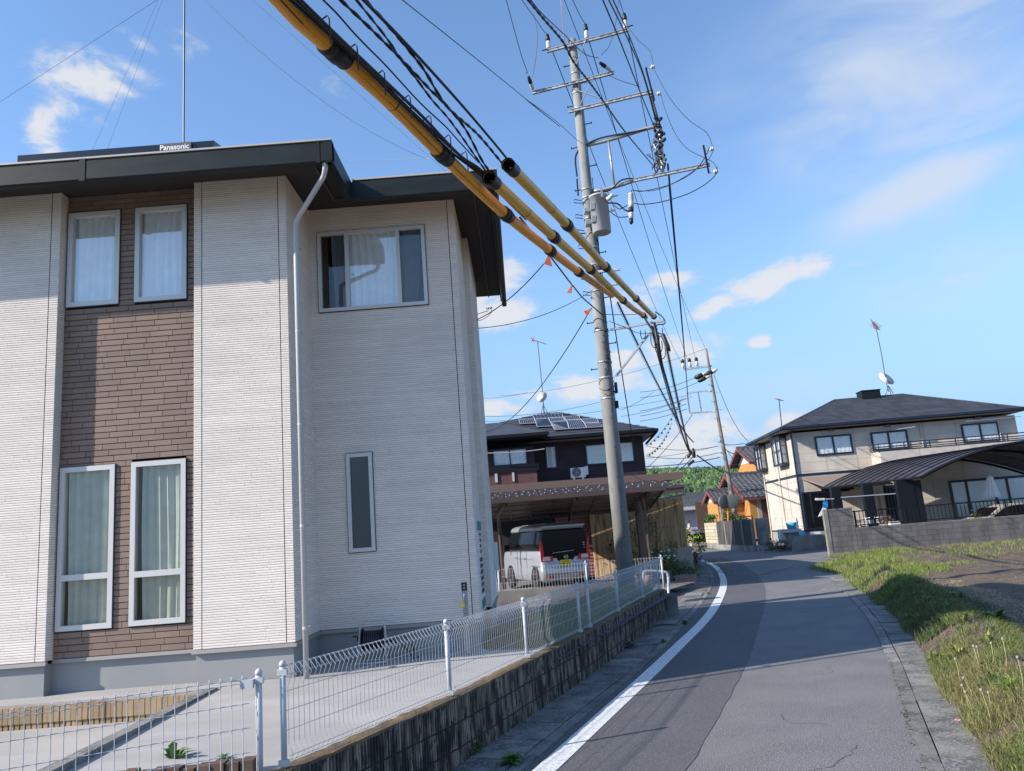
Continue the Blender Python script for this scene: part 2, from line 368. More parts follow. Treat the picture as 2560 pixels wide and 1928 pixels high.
# ================================================================== ground, road, field
def cr(pts, k=8):                       # Catmull-Rom through the points
    pts = [np.array(p, float) for p in pts]; q = [2*pts[0]-pts[1]] + pts + [2*pts[-1]-pts[-2]]; out = []
    for i in range(1, len(q)-2):
        for j in range(k):
            t = j/k; a, b, c, d = q[i-1:i+3]
            out.append(.5*((2*b)+(c-a)*t+(2*a-5*b+4*c-d)*t*t+(3*b-a-3*c+d)*t**3))
    out.append(pts[-1]); return out
def xy(px): return [G(*p)[:2] for p in px]
def norm2(pl, i):
    a = pl[max(i-1, 0)]; b = pl[min(i+1, len(pl)-1)]; t = (b-a)/np.linalg.norm(b-a); return np.array([t[1], -t[0]])    # to the right of travel
def strip(pl, d0, d1, z, thick=0):
    mb = MB(); vs = []; 
    for i, p in enumerate(pl):
        n = norm2(pl, i); a = p+n*d0; b = p+n*d1; vs += [(a[0], a[1], z), (b[0], b[1], z)]
    mb.add(vs, [(2*i, 2*i+1, 2*i+3, 2*i+2) for i in range(len(pl)-1)]); return mb
LE = xy([(1329.7, 1905.7), (1533, 1732), (1630.8, 1650.7), (1717.6, 1553), (1762, 1500), (1781, 1465), (1785, 1440), (1770, 1418), (1748, 1405)])
LE = cr([LE[0]+(LE[0]-LE[1])*3.2] + LE)
KE = xy([(2310, 1926), (2256, 1763), (2209, 1623), (2159, 1533), (2112, 1483), (2063, 1444)])
KE = cr([KE[0]+(KE[0]-KE[1])*5] + KE)
SE = xy([(1723, 1918), (1793, 1798), (1867, 1658), (1898, 1564), (1913, 1502), (1906, 1455), (1867, 1417), (1805, 1393)])
SE = cr([SE[0]+(SE[0]-SE[1])*4] + SE)
WL = cr([G(1362, 1928)[:2]+(G(1362, 1928)[:2]-G(1522, 1780)[:2])*2] + xy([(1362, 1928), (1522, 1780), (1620, 1690), (1700, 1613), (1757, 1557), (1789, 1514), (1808, 1469), (1806, 1442), (1788, 1417), (1751, 1400)]))
def xat(pl, Y):
    for a, b in zip(pl, pl[1:]):
        if a[1] <= Y <= b[1]: return a[0]+(b[0]-a[0])*(Y-a[1])/(b[1]-a[1])
    return pl[-1][0] if Y > pl[-1][1] else pl[0][0]
mb = MB(); mb.poly([(-900, -200, -.3), (1500, -200, -.3), (1500, 1500, -.3), (-900, 1500, -.3)]); struct(mb, 'ground', 'ground')
mb = MB(); rows = []; Y = -4.
yr = list(np.arange(-4, 37, .5)) + [38, 40, 42, 46, 52, 60, 75, 95]
for Y in yr:
    l = xat(LE, Y) if Y < 37 else lerp(8, -20, min(1, (Y-37)/5)); r = xat(KE, Y)+(.02 if Y < 17 else 1.6) if Y < 26.3 else (12.2 if Y < 31.2 else 26)
    if Y >= 42: l = -20
    rows.append((l, r))
vs = []
for Y, (l, r) in zip(yr, rows):
    for k in range(7): vs.append((l+(r-l)*k/6, Y, 0))
mb.add(vs, [(i*7+k, i*7+k+1, (i+1)*7+k+1, (i+1)*7+k) for i in range(len(yr)-1) for k in range(6)]); struct(mb, 'road', 'asphalt')
# the newer, darker strip of asphalt along the left
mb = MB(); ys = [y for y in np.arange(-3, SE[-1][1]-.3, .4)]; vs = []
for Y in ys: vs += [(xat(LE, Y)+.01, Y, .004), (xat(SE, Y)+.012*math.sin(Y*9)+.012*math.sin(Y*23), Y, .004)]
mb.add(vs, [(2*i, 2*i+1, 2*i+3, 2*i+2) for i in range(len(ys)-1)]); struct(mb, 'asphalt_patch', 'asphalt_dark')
struct(strip(WL, -.095, .095, .008), 'road_marking', 'road_white')
mb = MB()                                # worn seam and far give-way line
for p, q in (((5.4, 22.5), (9.2, 27.5)), ((9.2, 27.5), (11.2, 24.6)), ((9.4, 33.6), (11.6, 29.4))):
    a = V3(*p); b = V3(*q); n = V3(-(b-a)[1], (b-a)[0]); n = n/np.linalg.norm(n)*.03
    mb.poly([(*(a-n), .006), (*(b-n), .006), (*(b+n), .006), (*(a+n), .006)])
struct(mb, 'road_seam', 'tar')
mb = MB(); a = G(1782, 1376); b = G(1745, 1372)
mb.poly([(a[0], a[1]-.3, .008), (a[0], a[1]+.5, .008), (b[0], b[1]+.9, .008), (b[0], b[1], .008)]); struct(mb, 'far_road_marking', 'road_white')
# gutters: cover slabs laid end to end, a kerb strip and an open joint
def slabs(pl, d0, d1, length, gap, z=.012, jit=.006):
    mb = MB(); acc = 0; seg = []
    P_ = [pl[0]]
    for p in pl[1:]:
        P_.append(p)
    L_ = [0]
    for a, b in zip(P_, P_[1:]): L_.append(L_[-1]+float(np.linalg.norm(b-a)))
    def at(s):
        for i in range(len(L_)-1):
            if L_[i] <= s <= L_[i+1]: 
                t = (s-L_[i])/(L_[i+1]-L_[i]); return P_[i]+(P_[i+1]-P_[i])*t, norm2(P_, i if t < .5 else i+1)
        return P_[-1], norm2(P_, len(P_)-1)
    s = 0
    while s < L_[-1]-length:
        a, na = at(s+gap/2); b, nb = at(s+length-gap/2); zz = z+random.uniform(-jit, jit); z2_ = z+random.uniform(-jit, jit); e = random.uniform(-.003, .003)
        p = [a+na*(d0+e), a+na*(d1+e), b+nb*(d1+e), b+nb*(d0+e)]
        mb.add([(*p[0], -.2), (*p[1], -.2), (*p[2], -.2), (*p[3], -.2), (*p[0], zz), (*p[1], zz), (*p[2], z2_), (*p[3], z2_)], [(4, 5, 6, 7), (0, 1, 5, 4), (1, 2, 6, 5), (2, 3, 7, 6), (3, 0, 4, 7)])
        s += length
    return mb
struct(slabs(LE, -.57, -.13, .60, .020), 'gutter_cover', 'conc_gutter')
struct(slabs(LE, -.115, 0., 2.0, .010, .010, .002), 'gutter_kerb', 'conc_gutter')
struct(slabs(KE, .134, .435, .60, .026, .02, .009), 'gutter_cover_right', 'conc_gutter')
struct(slabs(KE, .0, .126, 2.0, .010, .014, .002), 'gutter_kerb_right', 'conc_gutter')
for gy, lab in ((14.6, 'near'), (19.6, 'far')):
    mb = MB()                            # steel gratings in the left gutter
    i = min(range(len(LE)), key=lambda k: abs(LE[k][1]-gy)); p = LE[i]; n = norm2(LE, i); t = np.array([-n[1], n[0]])
    for k in range(14):
        c = p+t*(k*.035); a = c-n*.14; b = c-n*.56; mb.bar((*a, .035), (*b, .035), .012, .02)
    one(mb, 'gutter_grating', 'galv', 'dark steel grating let into the left roadside gutter covers, the %s one' % lab, 'grating')
# dirt between slabs and wall
struct(strip(LE, -1.6, -.56, -.012), 'gutter_dirt', 'soil'); struct(strip(KE, .09, .50, -.02), 'gutter_joint', 'joint')
mb = MB(); random.seed(12)               # grit and moss along the right kerb
for i in range(len(KE)-1):
    for t in np.linspace(0, 1, 5):
        p = KE[i]+(KE[i+1]-KE[i])*t; n = norm2(KE, i); c = p-n*random.uniform(-.02, .035); r = random.uniform(.004, .012)
        if 3 < c[1] < 22: mb.poly([(c[0]+r*math.cos(a)*random.uniform(.5, 1.2), c[1]+2.2*r*math.sin(a)*random.uniform(.6, 1.2), .017) for a in np.linspace(0, 5.4, 7)])
stuff(mb, 'kerb_grit', 'dirt_moss', 'dark moss and grit along the foot of the right kerb', 'moss')
mb = MB()                                # fine cracks in the old asphalt
for (x, y, a0, n) in ((1.9, 6.0, 1.0, 26), (2.5, 7.2, 1.9, 20), (3.1, 9.4, .4, 22), (2.0, 5.2, 2.5, 16), (4.6, 13.4, 1.2, 30), (6.6, 19.5, .7, 26)):
    p = V3(x, y); a = a0
    for k in range(n):
        q = p+V3(math.cos(a), math.sin(a))*random.uniform(.02, .05); w_ = random.uniform(.0012, .003); s_ = V3(-math.sin(a), math.cos(a))*w_
        mb.poly([(*(p-s_), .003), (*(q-s_), .003), (*(q+s_), .003), (*(p+s_), .003)]); p = q; a += random.gauss(0, .55); a += (a0-a)*.2
struct(mb, 'road_crack', 'joint')
mb = MB()
for k in range(170):                     # pebbles and debris between slabs and wall
    Y = random.uniform(5.2, 15.5); x = xat(LE, Y)-.60-random.gauss(.03, .05); r = random.uniform(.006, .018); mb.lathe((x, Y, -.015), (random.gauss(0, .4), random.gauss(0, .4), 1), [(0, r*.5), (r*.5, r), (r*1.2, r*.3)], 5)
stuff(mb, 'pebbles', 'gravel', 'pebbles and crumbs gathered at the foot of the ribbed wall', 'pebbles')
# the field: one relief sheet from the right gutter outwards
def edge_x(Y): return xat(KE, Y)+.465+(.0 if Y < 20 else (Y-20)*.08)
def far_edge(Y): return edge_x(Y) if Y < 26 else lerp(edge_x(26), 11.85, min(1, (Y-26)/3.5))
def fz(s, Y, x):
    n = mnoise.noise(Vector((x*1.3, Y*1.1, 2)))*.5+.5; n2 = mnoise.noise(Vector((x*4, Y*4, 7)))
    m = .30*math.exp(-((s-.62)/.42)**2)*(.55+.75*n)*(1 if Y < 19 else max(0., 1-(Y-19)/4))
    r = .03+.02*n+.035*math.sin(x*5.2+Y*.8)*(1 if s > 1.6 else 0)*.5
    return m + (r+.025*n2)*min(1, s/.4) + (.10 if Y > 24 else 0)*min(1, s/2)
ss = [0, .06, .14, .22, .3, .4, .5, .6, .7, .8, .92, 1.05, 1.2, 1.4, 1.65, 1.9] + list(np.arange(2.15, 12, .22)) + list(np.arange(12.2, 34, 1.5)); yf = list(np.arange(-1, 18, .2)) + list(np.arange(18, 31.7, .35))
vs = []
for Y in yf:
    e = far_edge(Y)
    for s in ss: vs.append((e+s, Y, fz(s, Y, e+s)))
ns = len(ss); mb = MB(); mb.add(vs, [(i*ns+k, i*ns+k+1, (i+1)*ns+k+1, (i+1)*ns+k) for i in range(len(yf)-1) for k in range(ns-1)]); struct(mb, 'field', 'soil', True)
rng = np.random.default_rng(5)
def blades(pos, hgt, wid, lean=.5, seg=2):
    """pos (n,3); curved tapering blades"""
    n = len(pos); a = rng.uniform(0, 2*np.pi, n); h = hgt*rng.uniform(.45, 1.15, n); l = h*lean*rng.uniform(.1, 1.3, n); wd = wid*rng.uniform(.6, 1.3, n)
    dx = np.stack([np.cos(a), np.sin(a), np.zeros(n)], 1); b = rng.uniform(0, 2*np.pi, n); sd = np.stack([np.cos(b), np.sin(b), np.zeros(n)], 1)
    z = np.array([0, 0, 1.])
    p0 = pos-sd*wd[:, None]/2; p1 = pos+sd*wd[:, None]/2
    m = pos+dx*(l*.35)[:, None]+z*(h*.62)[:, None]; m0 = m-sd*wd[:, None]*.4; m1 = m+sd*wd[:, None]*.4
    t = pos+dx*l[:, None]+z*(h*(1-.25*lean))[:, None]
    v = np.stack([p0, p1, m1, m0, t], 1).reshape(-1, 3); k = np.arange(n)*5
    f = [(int(i), int(i+1), int(i+2), int(i+3)) for i in k] + [(int(i+3), int(i+2), int(i+4)) for i in k]
    mb = MB(); mb.v = [tuple(x) for x in v.tolist()]; mb.f = f; return mb
def field_pts(n, Y0, Y1, s0, s1, keep, power=1.6):
    out = []
    while len(out) < n:
        Y = Y0+(Y1-Y0)*random.random()**power; s = random.uniform(s0, s1); e = far_edge(Y); x = e+s
        if keep(s, Y, mnoise.noise(Vector((x*.9, Y*.55, 11))), mnoise.noise(Vector((x*2.5, Y*2.0, 31)))): out.append((x, Y, fz(s, Y, x)-.01))
    return np.array(out)
mb = blades(field_pts(44000, 3.4, 15, -.07, 1.5, lambda s, Y, a, b: a*.6+b*.7 > -.16-.1*(s < .8) and s < 1.15+.4*b and s > -.02-.12*b-.1*a and not (10 < Y < 11.6 and s < .4)), .17, .0048, 1.1)
stuff(mb, 'verge_grass', 'grass', 'rough green grass growing over the low bank beside the right gutter', 'grass')
mb = blades(field_pts(17000, 3.6, 19, -.04, 1.7, lambda s, Y, a, b: a*.6+b*.5 < (.12 if Y < 10 else .3)), .13, .004, 1.5)
stuff(mb, 'dry_weeds', 'dry_weed', 'withered brown and grey weeds among the bank grass', 'weeds')
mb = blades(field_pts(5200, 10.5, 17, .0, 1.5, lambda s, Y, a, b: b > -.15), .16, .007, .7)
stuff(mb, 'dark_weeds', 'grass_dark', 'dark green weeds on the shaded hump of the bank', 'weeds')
mb = blades(field_pts(15000, 3.6, 18, .95, 2.2, lambda s, Y, a, b: a+b*.8 > -.2), .07, .0045, 3.)
mb2 = blades(field_pts(5200, 4, 26, 1.5, 9, lambda s, Y, a, b: a+b*.8 > .15), .04, .006, 3.); n0 = len(mb.v); mb.v += mb2.v; mb.f += [tuple(i+n0 for i in f) for f in mb2.f]
stuff(mb, 'straw', 'straw', 'pale dry straw scattered over the field edge', 'straw')
mb = blades(field_pts(15000, 15, 31.4, -.15, 3.0, lambda s, Y, a, b: (a+b*.6 > -.35) and s < (1.3 if Y < 20 else 2.6)), .20, .009, .9)
mb2 = blades(field_pts(11000, 22.5, 30.6, 1.5, 22, lambda s, Y, a, b: a+b > -.1 and (Y > 25+a*4 or (a > .2 and Y > 22))), .15, .010, .9); n0 = len(mb.v); mb.v += mb2.v; mb.f += [tuple(i+n0 for i in f) for f in mb2.f]
stuff(mb, 'tall_grass', 'grass_bright', 'bright green long grass in front of the grey block wall', 'grass')
# dandelion clocks and leafy weeds
random.seed(11)
def dandelions(n, Y0, Y1, s0, s1, h, label, grp=None):
    t0 = None
    for k in range(n):
        Y = random.uniform(Y0, Y1); s = random.uniform(s0, s1); x = far_edge(Y)+s; z = fz(s, Y, x); hh = h*random.uniform(.7, 1.2)
        r = thing('dandelion', (x, Y, z), label, 'dandelion', grp)
        a = V3(x, Y, z); b = V3(x+random.uniform(-.05, .05), Y+random.uniform(-.05, .05), z+hh)
        MB().tube([a, (a+b)/2+V3(.012, 0, 0), b], .0022, 4).build('stalk', 'straw', r)
        m = MB(); m.lathe(b-V3(0, 0, .014), (0, 0, 1), [(0, .003), (.005, .009), (.013, .012), (.021, .009), (.026, .003)], 8); m.build('seed_head', 'dandelion', r, True)
dandelions(11, 6.4, 9.0, .05, .45, .24, 'dandelion seed head on a stalk at the gutter side of the grass bank', 'dandelion clocks on the near bank')
dandelions(7, 9.2, 10.6, 1.7, 2.4, .34, 'tall bare dandelion stalk standing at the edge of the bare soil', 'dandelion stalks by the soil')
def leafy(name, x, y, z, n, L, m, label, cat, upright=.5, grp=None, wf=.16):
    mb = MB()
    for k in range(n):
        a = random.uniform(0, 6.283); l = L*random.uniform(.6, 1.1); e = random.uniform(.15, 1.)*upright; w_ = l*wf
        d = V3(math.cos(a), math.sin(a), 0); sd = V3(-d[1], d[0], 0); p = V3(x, y, z); q = p+d*l*.5*math.cos(e)+V3(0, 0, l*.55*math.sin(e)+.02); t = p+d*l*math.cos(e)+V3(0, 0, l*.75*math.sin(e))
        mb.add([p-sd*w_*.3, p+sd*w_*.3, q+sd*w_, q-sd*w_, t], [(0, 1, 2, 3), (3, 2, 4)])
    return one(mb, name, m, label, cat, grp)
random.seed(33)
for k in range(26):
    Y = 4.2+k*.42; s = random.uniform(.0, .7); x = far_edge(Y)+s; z = fz(s, Y, x)
    leafy('weed_clump', x, Y, z-.01, 44, random.uniform(.15, .24), random.choice(('leaf_green', 'grass_bright', 'grass_bright', 'grass')), 'bushy narrow-leaved weed clump among the grass of the right bank', 'weed', 1.35, 'weed clumps on the right bank', .055)
q = G(2500, 1690, .1); leafy('weed', q[0]+.1, q[1]-.1, .08, 34, .32, 'leaf_green', 'broad-leaved green weed on the soil at the right edge', 'weed', .9)
q = G(2490, 1560, .1); leafy('weed', q[0], q[1], .08, 60, .34, 'leaf_green', 'bushy green weed below the tall dandelion stalks', 'weed', 1.1)
q = G(2395, 1495, .1); leafy('weed', q[0], q[1], .08, 26, .26, 'leaf_green', 'lone green weed standing on the shaded soil', 'weed', .9)
q = G(2125, 1490, .1)
for (u, v, r_, L, lab) in ((1183, 1885, 60, .17, 'dark leafy weed against the foot of the ribbed block wall, nearest one'), (1284, 1912, 70, .15, 'low green weed on the slab edge by the white line at the bottom'), (1590, 1590, 40, .16, 'grassy weed at the wall foot beside the gutter'), (1615, 1568, 40, .15, 'bright weed at the wall foot just before the far grating'), (1660, 1608, 26, .10, 'tiny weed on the gutter kerb past the first grating'), (1712, 1561, 34, .12, 'small weed beside the far gutter grating'), (1574, 1620, 40, .18, 'brown and green weed tuft at the wall foot'), (1770, 1485, 14, .1, 'weed tuft in the kerb near the picket fence')):
    p = G(u, v); leafy('weed', p[0], p[1], 0, r_, L, 'leaf_green' if 'brown' not in lab else 'dry_weed', lab, 'weed', 1.)
for (u, v, m, lab) in ((2110, 1478, 'flower_yellow', 'yellow dandelion flower on the near side of the shaded hump'), (2060, 1475, 'flower_yellow', 'yellow flower low in the grass by the road kerb end'), (2395, 1804, 'flower_pink', 'crumpled pink petals fallen beside the gutter slabs')):
    p = G(u, v, .12); m_ = MB()
    for k in range(7): a = k*.9; m_.tube([p, p+V3(.022*math.cos(a), .022*math.sin(a), .015)], .006, 5, .003)
    one(m_, 'petals' if 'pink' in lab else 'dandelion_flower', m, lab, 'flower')
# ================================================================== the near house
random.seed(3)
Y1, Y2 = 9.30, 10.40; ZB, ZT = .80, 6.60; X0, XA, XB, XC = -9.0, -5.62, -3.90, -2.72; XR_ = -.64; YBR = 9.455; YE = 14.2
KH[0] = .90
HO = thing('house', (-4, 12, .4), 'large two-storey house with pale ribbed siding and a brown brick panel', 'house')
def courses(T, a0, a1, z0, z1, holes, pitch, gapf, seg, dep, dz_j, joints=()):
    """boards laid in courses: T(a, z, n) gives the world point; holes are (a0, a1, z0, z1)"""
    mb = MB(); back = MB(); z = z0
    while z < z1-1e-4:
        zt = min(z+pitch, z1); zm = (z+zt)/2; iv = [(a0, a1)]
        for h in list(holes)+[(j-.005, j+.005, -9, 99) for j in joints]:
            if h[2] < zm < h[3]:
                nv = []
                for s, e in iv:
                    if h[0] > s: nv.append((s, min(e, h[0])))
                    if h[1] < e: nv.append((max(s, h[1]), e))
                iv = [k for k in nv if k[1]-k[0] > 1e-3]
        for s, e in iv:
            back.add([T(s, z, 0), T(e, z, 0), T(e, zt, 0), T(s, zt, 0)], [(0, 1, 2, 3)])
            c = s - random.uniform(0, seg[0])
            while c < e:
                L = random.uniform(*seg); b0 = max(c, s); b1 = min(c+L-dz_j, e); c += L
                if b1-b0 < .004: continue
                d = dep*random.uniform(.9, 1.12); lo = z+pitch*gapf*.5; hi = zt-pitch*gapf*.5; ch = min(.35*(hi-lo), .004)
                mb.add([T(b0, lo, 0), T(b1, lo, 0), T(b1, lo+ch, d), T(b0, lo+ch, d), T(b0, hi-ch, d), T(b1, hi-ch, d), T(b1, hi, 0), T(b0, hi, 0)],
                       [(0, 1, 2, 3), (3, 2, 5, 4), (4, 5, 6, 7), (0, 3, 4, 7), (1, 6, 5, 2)])
        z = zt
    return mb, back
SID = dict(pitch=.0288, gapf=.17, seg=(.35, 1.2), dep=.0048, dz_j=.003)
BRK = dict(pitch=.0735, gapf=.075, seg=(.284, .286), dep=.010, dz_j=.006)
win = [(-5.59, -4.92, 5.09, 6.365), (-4.72, -4.05, 5.09, 6.37), (-5.59, -4.92, 1.11, 3.04), (-4.72, -4.05, 1.11, 3.045)]
winR = [(-2.60, -1.075, 5.06, 6.235), (-2.30, -1.95, 1.755, 3.055)]
TF = lambda y: (lambda a, z, n: (a, y-n, z))
TR = lambda x: (lambda a, z, n: (x+n, a, z))
def wall(T, a0, a1, holes, kind, name, joints=()):
    mb, bk = courses(T, a0, a1, ZB, ZT, holes, joints=joints, **(SID if kind == 's' else BRK))
    w_ = mb.build('wall', 'siding' if kind == 's' else 'brick', HO); bk.build('wall_backing', 'siding_groove' if kind == 's' else 'groove', w_)
    return w_
wall(TF(Y1), X0, XA, [], 's', 'l', joints=(-5.735,))
wall(TR(XA), Y1, YBR, [], 's', 'r')
wall(TF(YBR), XA, XB, win, 'b', 'b')
wall(TF(Y1), XB, XC, [], 's', 'c', joints=(-3.80, -2.82))
wall(TR(XC), Y1, Y2, [], 's', 'cs')
wall(TF(Y2), XC, XR_, winR, 's', 'rw', joints=(-.735,))
wall(TR(XR_), Y2, 11.9, [], 's', 'rs')
wall(TF(11.9), XR_-.02, -.55, [], 's', 'rf')
wall(TR(-.55), 11.9, YE, [], 's', 'rb')
mb = MB(); mb.box(X0, XR_-.03, Y2+.45, YE, ZB, ZT-.05).box(X0, XC-.05, YBR+.40, Y2+.46, ZB, ZT-.05); mb.build('core', 'interior', HO)
mb = MB(); mb.box(X0, X0+.1, Y1, YE, .4, ZT); mb.box(X0, -.56, YE-.1, YE, .4, ZT); mb.build('rear_wall', 'siding', HO)
# foundation and the pale flashing above it
mb = MB(); mb.box(X0, XA-.02, Y1+.03, Y1+.5, .1, .755).box(XA-.02, XB+.02, YBR+.03, YBR+.4, .1, .755).box(XB+.02, XC-.03, Y1+.03, Y2+.4, .1, .755).box(XC-.03, XR_-.03, Y2+.03, YE-.02, .1, .755).box(XR_-.03, -.58, 11.93, YE, .1, .755)
mb.build('foundation', 'foundation', HO)
mb = MB()
def fl(x0, x1, y, side=None): mb.prism([(x0, y-.022, ZB-.045), (x0, y+.03, ZB-.045), (x0, y+.03, ZB-.004), (x0, y-.016, ZB-.004)], (x1-x0, 0, 0))
fl(X0, XA+.018, Y1); fl(XA, XB-.018, YBR); fl(XB-.018, XC+.018, Y1); fl(XC+.018, XR_+.018, Y2)
mb.box(XC-.02, XC+.021, Y1-.018, Y2-.02, ZB-.045, ZB-.004).box(XR_-.02, XR_+.021, Y2-.018, 11.9, ZB-.045, ZB-.004).box(-.57, -.53, 11.88, YE, ZB-.045, ZB-.004)
mb.build('flashing', 'flash', HO)
def window(root, T, a0, a1, z0, z1, kind='fix', fw=.06, mull=(), trans=None, cur='curtain', gl='win_glass', frame='frame_alu', curtain_range=None, deep=.12, cols=None, drape=.06):
    """frame, panes and curtain of one window; T(a, z, n)"""
    def bx(mb, s, e, lo, hi, n0, n1):
        vs = [T(x, z, n) for n in (n0, n1) for x, z in ((s, lo), (e, lo), (e, hi), (s, hi))]
        mb.add(vs, [(0, 1, 2, 3), (4, 7, 6, 5), (0, 4, 5, 1), (1, 5, 6, 2), (2, 6, 7, 3), (3, 7, 4, 0)])
    mb = MB(); pr = .035
    for s, e, lo, hi in ((a0, a1, z0, z0+fw), (a0, a1, z1-fw, z1), (a0, a0+fw, z0+fw, z1-fw), (a1-fw, a1, z0+fw, z1-fw)): bx(mb, s, e, lo, hi, -.05, pr)
    if trans: bx(mb, a0+fw, a1-fw, trans-.035, trans+.035, -.05, pr)
    for m_ in mull: bx(mb, m_-.025, m_+.025, z0+fw, z1-fw, -.05, pr)
    fr = mb.build('window', frame, root)
    mb = MB()
    for s, e, lo, hi in ((a0-.008, a1+.008, z0-.010, z0), (a0-.008, a1+.008, z1, z1+.008), (a0-.008, a0, z0, z1), (a1, a1+.008, z0, z1)): bx(mb, s, e, lo, hi, -.01, pr-.008)
    xs = [a0+fw]+[m_ for m_ in mull]+[a1-fw]; zs = [z0+fw]+([trans] if trans else [])+[z1-fw]
    mb.build('seal', 'sash_line', fr)
    for i in range(len(xs)-1):
        for j in range(len(zs)-1):
            l = xs[i]+(.025 if i else 0); r_ = xs[i+1]-(.025 if i < len(xs)-2 else 0); b = zs[j]+(.035 if j else 0); t = zs[j+1]-(.035 if j < len(zs)-2 else 0)
            n = -.005-.012*(i % 2); m = MB(); m.add([T(l, b, n), T(r_, b, n), T(r_, t, n), T(l, t, n)], [(0, 1, 2, 3)]); m.build('pane', cols[i] if cols else gl, fr)
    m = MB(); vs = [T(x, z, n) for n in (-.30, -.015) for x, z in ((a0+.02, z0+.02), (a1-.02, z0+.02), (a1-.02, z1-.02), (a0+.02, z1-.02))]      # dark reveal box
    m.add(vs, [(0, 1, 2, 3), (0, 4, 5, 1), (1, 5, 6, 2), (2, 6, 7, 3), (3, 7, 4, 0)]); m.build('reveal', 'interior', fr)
    if cur:
        c0, c1 = curtain_range or (a0+.03, a1-.03); N = max(12, int((c1-c0)*70)); m = MB(); vs = []; ph = random.uniform(0, 6)
        ks = 7
        for k in range(ks):
            f = k/(ks-1); zz = lerp(z1-.03, z0+.025, f)
            for i in range(N+1):
                t = i/N; sq = 1 if f < .7 else 1+0*f
                a = lerp(c0, c1, t)+drape*.25*math.sin(f*3+ph+t*4); a = min(max(a, a0+.025), a1-.025)
                n = -.055-.016*math.sin(t*(c1-c0)*62+ph+.8*math.sin(f*2+t*3))-.008*math.sin(t*(c1-c0)*141+f)
                vs.append(T(a, zz, n))
        m.add(vs, [(k*(N+1)+i, k*(N+1)+i+1, (k+1)*(N+1)+i+1, (k+1)*(N+1)+i) for k in range(ks-1) for i in range(N)]); m.build('curtain', cur, fr, True)
    return fr
T = TF(YBR)
window(HO, T, *win[0]); window(HO, T, *win[1])
window(HO, T, *win[2], trans=1.72, cur='curtain_green', curtain_range=(-5.50, -4.95), gl='win_glass_low'); window(HO, T, *win[3], trans=1.70, cur='curtain_green', curtain_range=(-4.60, -4.07), gl='win_glass_low')
T2 = TF(Y2); window(HO, T2, *winR[0], mull=(-2.19, -1.46), curtain_range=(-2.40, -1.10), cols=['win_glass_dark', 'win_glass', 'win_glass_dark'], fw=.05)
window(HO, T2, *winR[1], cur=None, gl='win_glass_dark', fw=.05)
MB().box(-2.14, -2.12, Y2-.045, Y2-.03, 5.6, 5.62).build('window_latch', 'white_plastic', HO); MB().box(-1.47, -1.45, Y2-.05, Y2-.035, 5.62, 5.64).build('window_latch', 'white_plastic', HO)
# soffit, fascia, gutter and roof
GX = -1.975; GE = .02; YG = 8.61; YG2 = 9.71; YBK = 15.2
mb = MB(); mb.box(X0-.6, GX-.06, YG+.12, YBK-.1, ZT, ZT+.03).box(GX-.06, GE-.13, YG2+.12, YBK-.1, ZT, ZT+.03)
mb.build('soffit', 'soffit', HO)
mb = MB(); mb.box(X0-.6, GX-.05, YG+.09, YG+.12, ZT-.13, ZT+.02).box(GX-.08, GX-.05, YG+.12, YG2+.09, ZT-.13, ZT+.02).box(GX-.05, GE-.12, YG2+.09, YG2+.12, ZT-.13, ZT+.02).box(GE-.12, GE-.09, YG2+.09, YBK-.1, ZT-.13, ZT+.02)
mb.box(X0-.6, GX-.30, YG+.34, YG+.37, ZT-.035, ZT-.002).box(GX-.31, GX-.28, YG+.37, YG2+.33, ZT-.035, ZT-.002).box(GX-.31, GE-.36, YG2+.34, YG2+.37, ZT-.035, ZT-.002).box(GE-.36, GE-.34, YG2+.37, YBK-.1, ZT-.03, ZT-.002)
mb.build('fascia', 'trim_brown', HO)
prof = [(0, 0), (0, .23), (.02, .26), (.10, .26), (.10, 0.02), (.085, -.02), (.02, -.02)]   # (inwards, up)
mb = MB(); zg = 6.405
def gut(x0, y0, x1, y1, ins):
    dx, dy = x1-x0, y1-y0; mb.prism([(x0+ins[0]*a, y0+ins[1]*a, zg+b) for a, b in prof], (dx, dy, 0))
gut(X0-.7, YG, GX+.03, YG, (0, 1)); gut(GX+.03, YG+.004, GX+.03, YG2+.01, (-1, 0)); gut(GX+.032, YG2, GE, YG2, (0, 1)); gut(GE, YG2+.003, GE, YBK, (-1, 0))
mb.build('gutter', 'gutter_dark', HO)
mb = MB(); 
mb.box(-5.0, -4.93, YG-.006, YG+.11, zg-.024, zg+.264); mb.build('gutter_joint', 'gutter_dark', HO); mb = MB()
mb.box(GX-.16, GX-.12, YG-.005, YG+.1, zg-.024, zg+.264); mb.build('gutter_joint', 'galv', HO) if False else mb.build('gutter_joint', 'gutter_dark', HO)
mb = MB(); mb.box(X0-.7, GX-.04, YG+.03, YG+.20, ZT-.03, ZT-.0).box(GX-.04, GE-.02, YG2+.03, YG2+.16, ZT-.03, ZT-.0)
for s in (0,): pass
mb2 = MB(); mb2.box(X0-.7, GX+.02, YG-.004, YG+.09, zg+.262, zg+.284).box(GX+.04, GE-.0, YG2-.004, YG2+.09, zg+.262, zg+.284); mb2.build('drip_edge', 'edge_pale', HO)
mb = MB(); zr = ZT+.035; xm = -5.; e = [(X0-.65, YG+.06), (GX-.02, YG+.06), (GX-.02, YG2+.06), (GE-.06, YG2+.06), (GE-.06, YBK), (X0-.65, YBK)]
mb.add([(*p, zr) for p in e]+[(X0+2, 11.8, 7.45), (-2.8, 11.8, 7.45)], [(0, 1, 7, 6), (1, 2, 7), (2, 3, 7), (3, 4, 7), (4, 5, 6, 7), (5, 0, 6), (0, 5, 4, 3, 2, 1)]); mb.build('roof', 'roof_dark', HO)
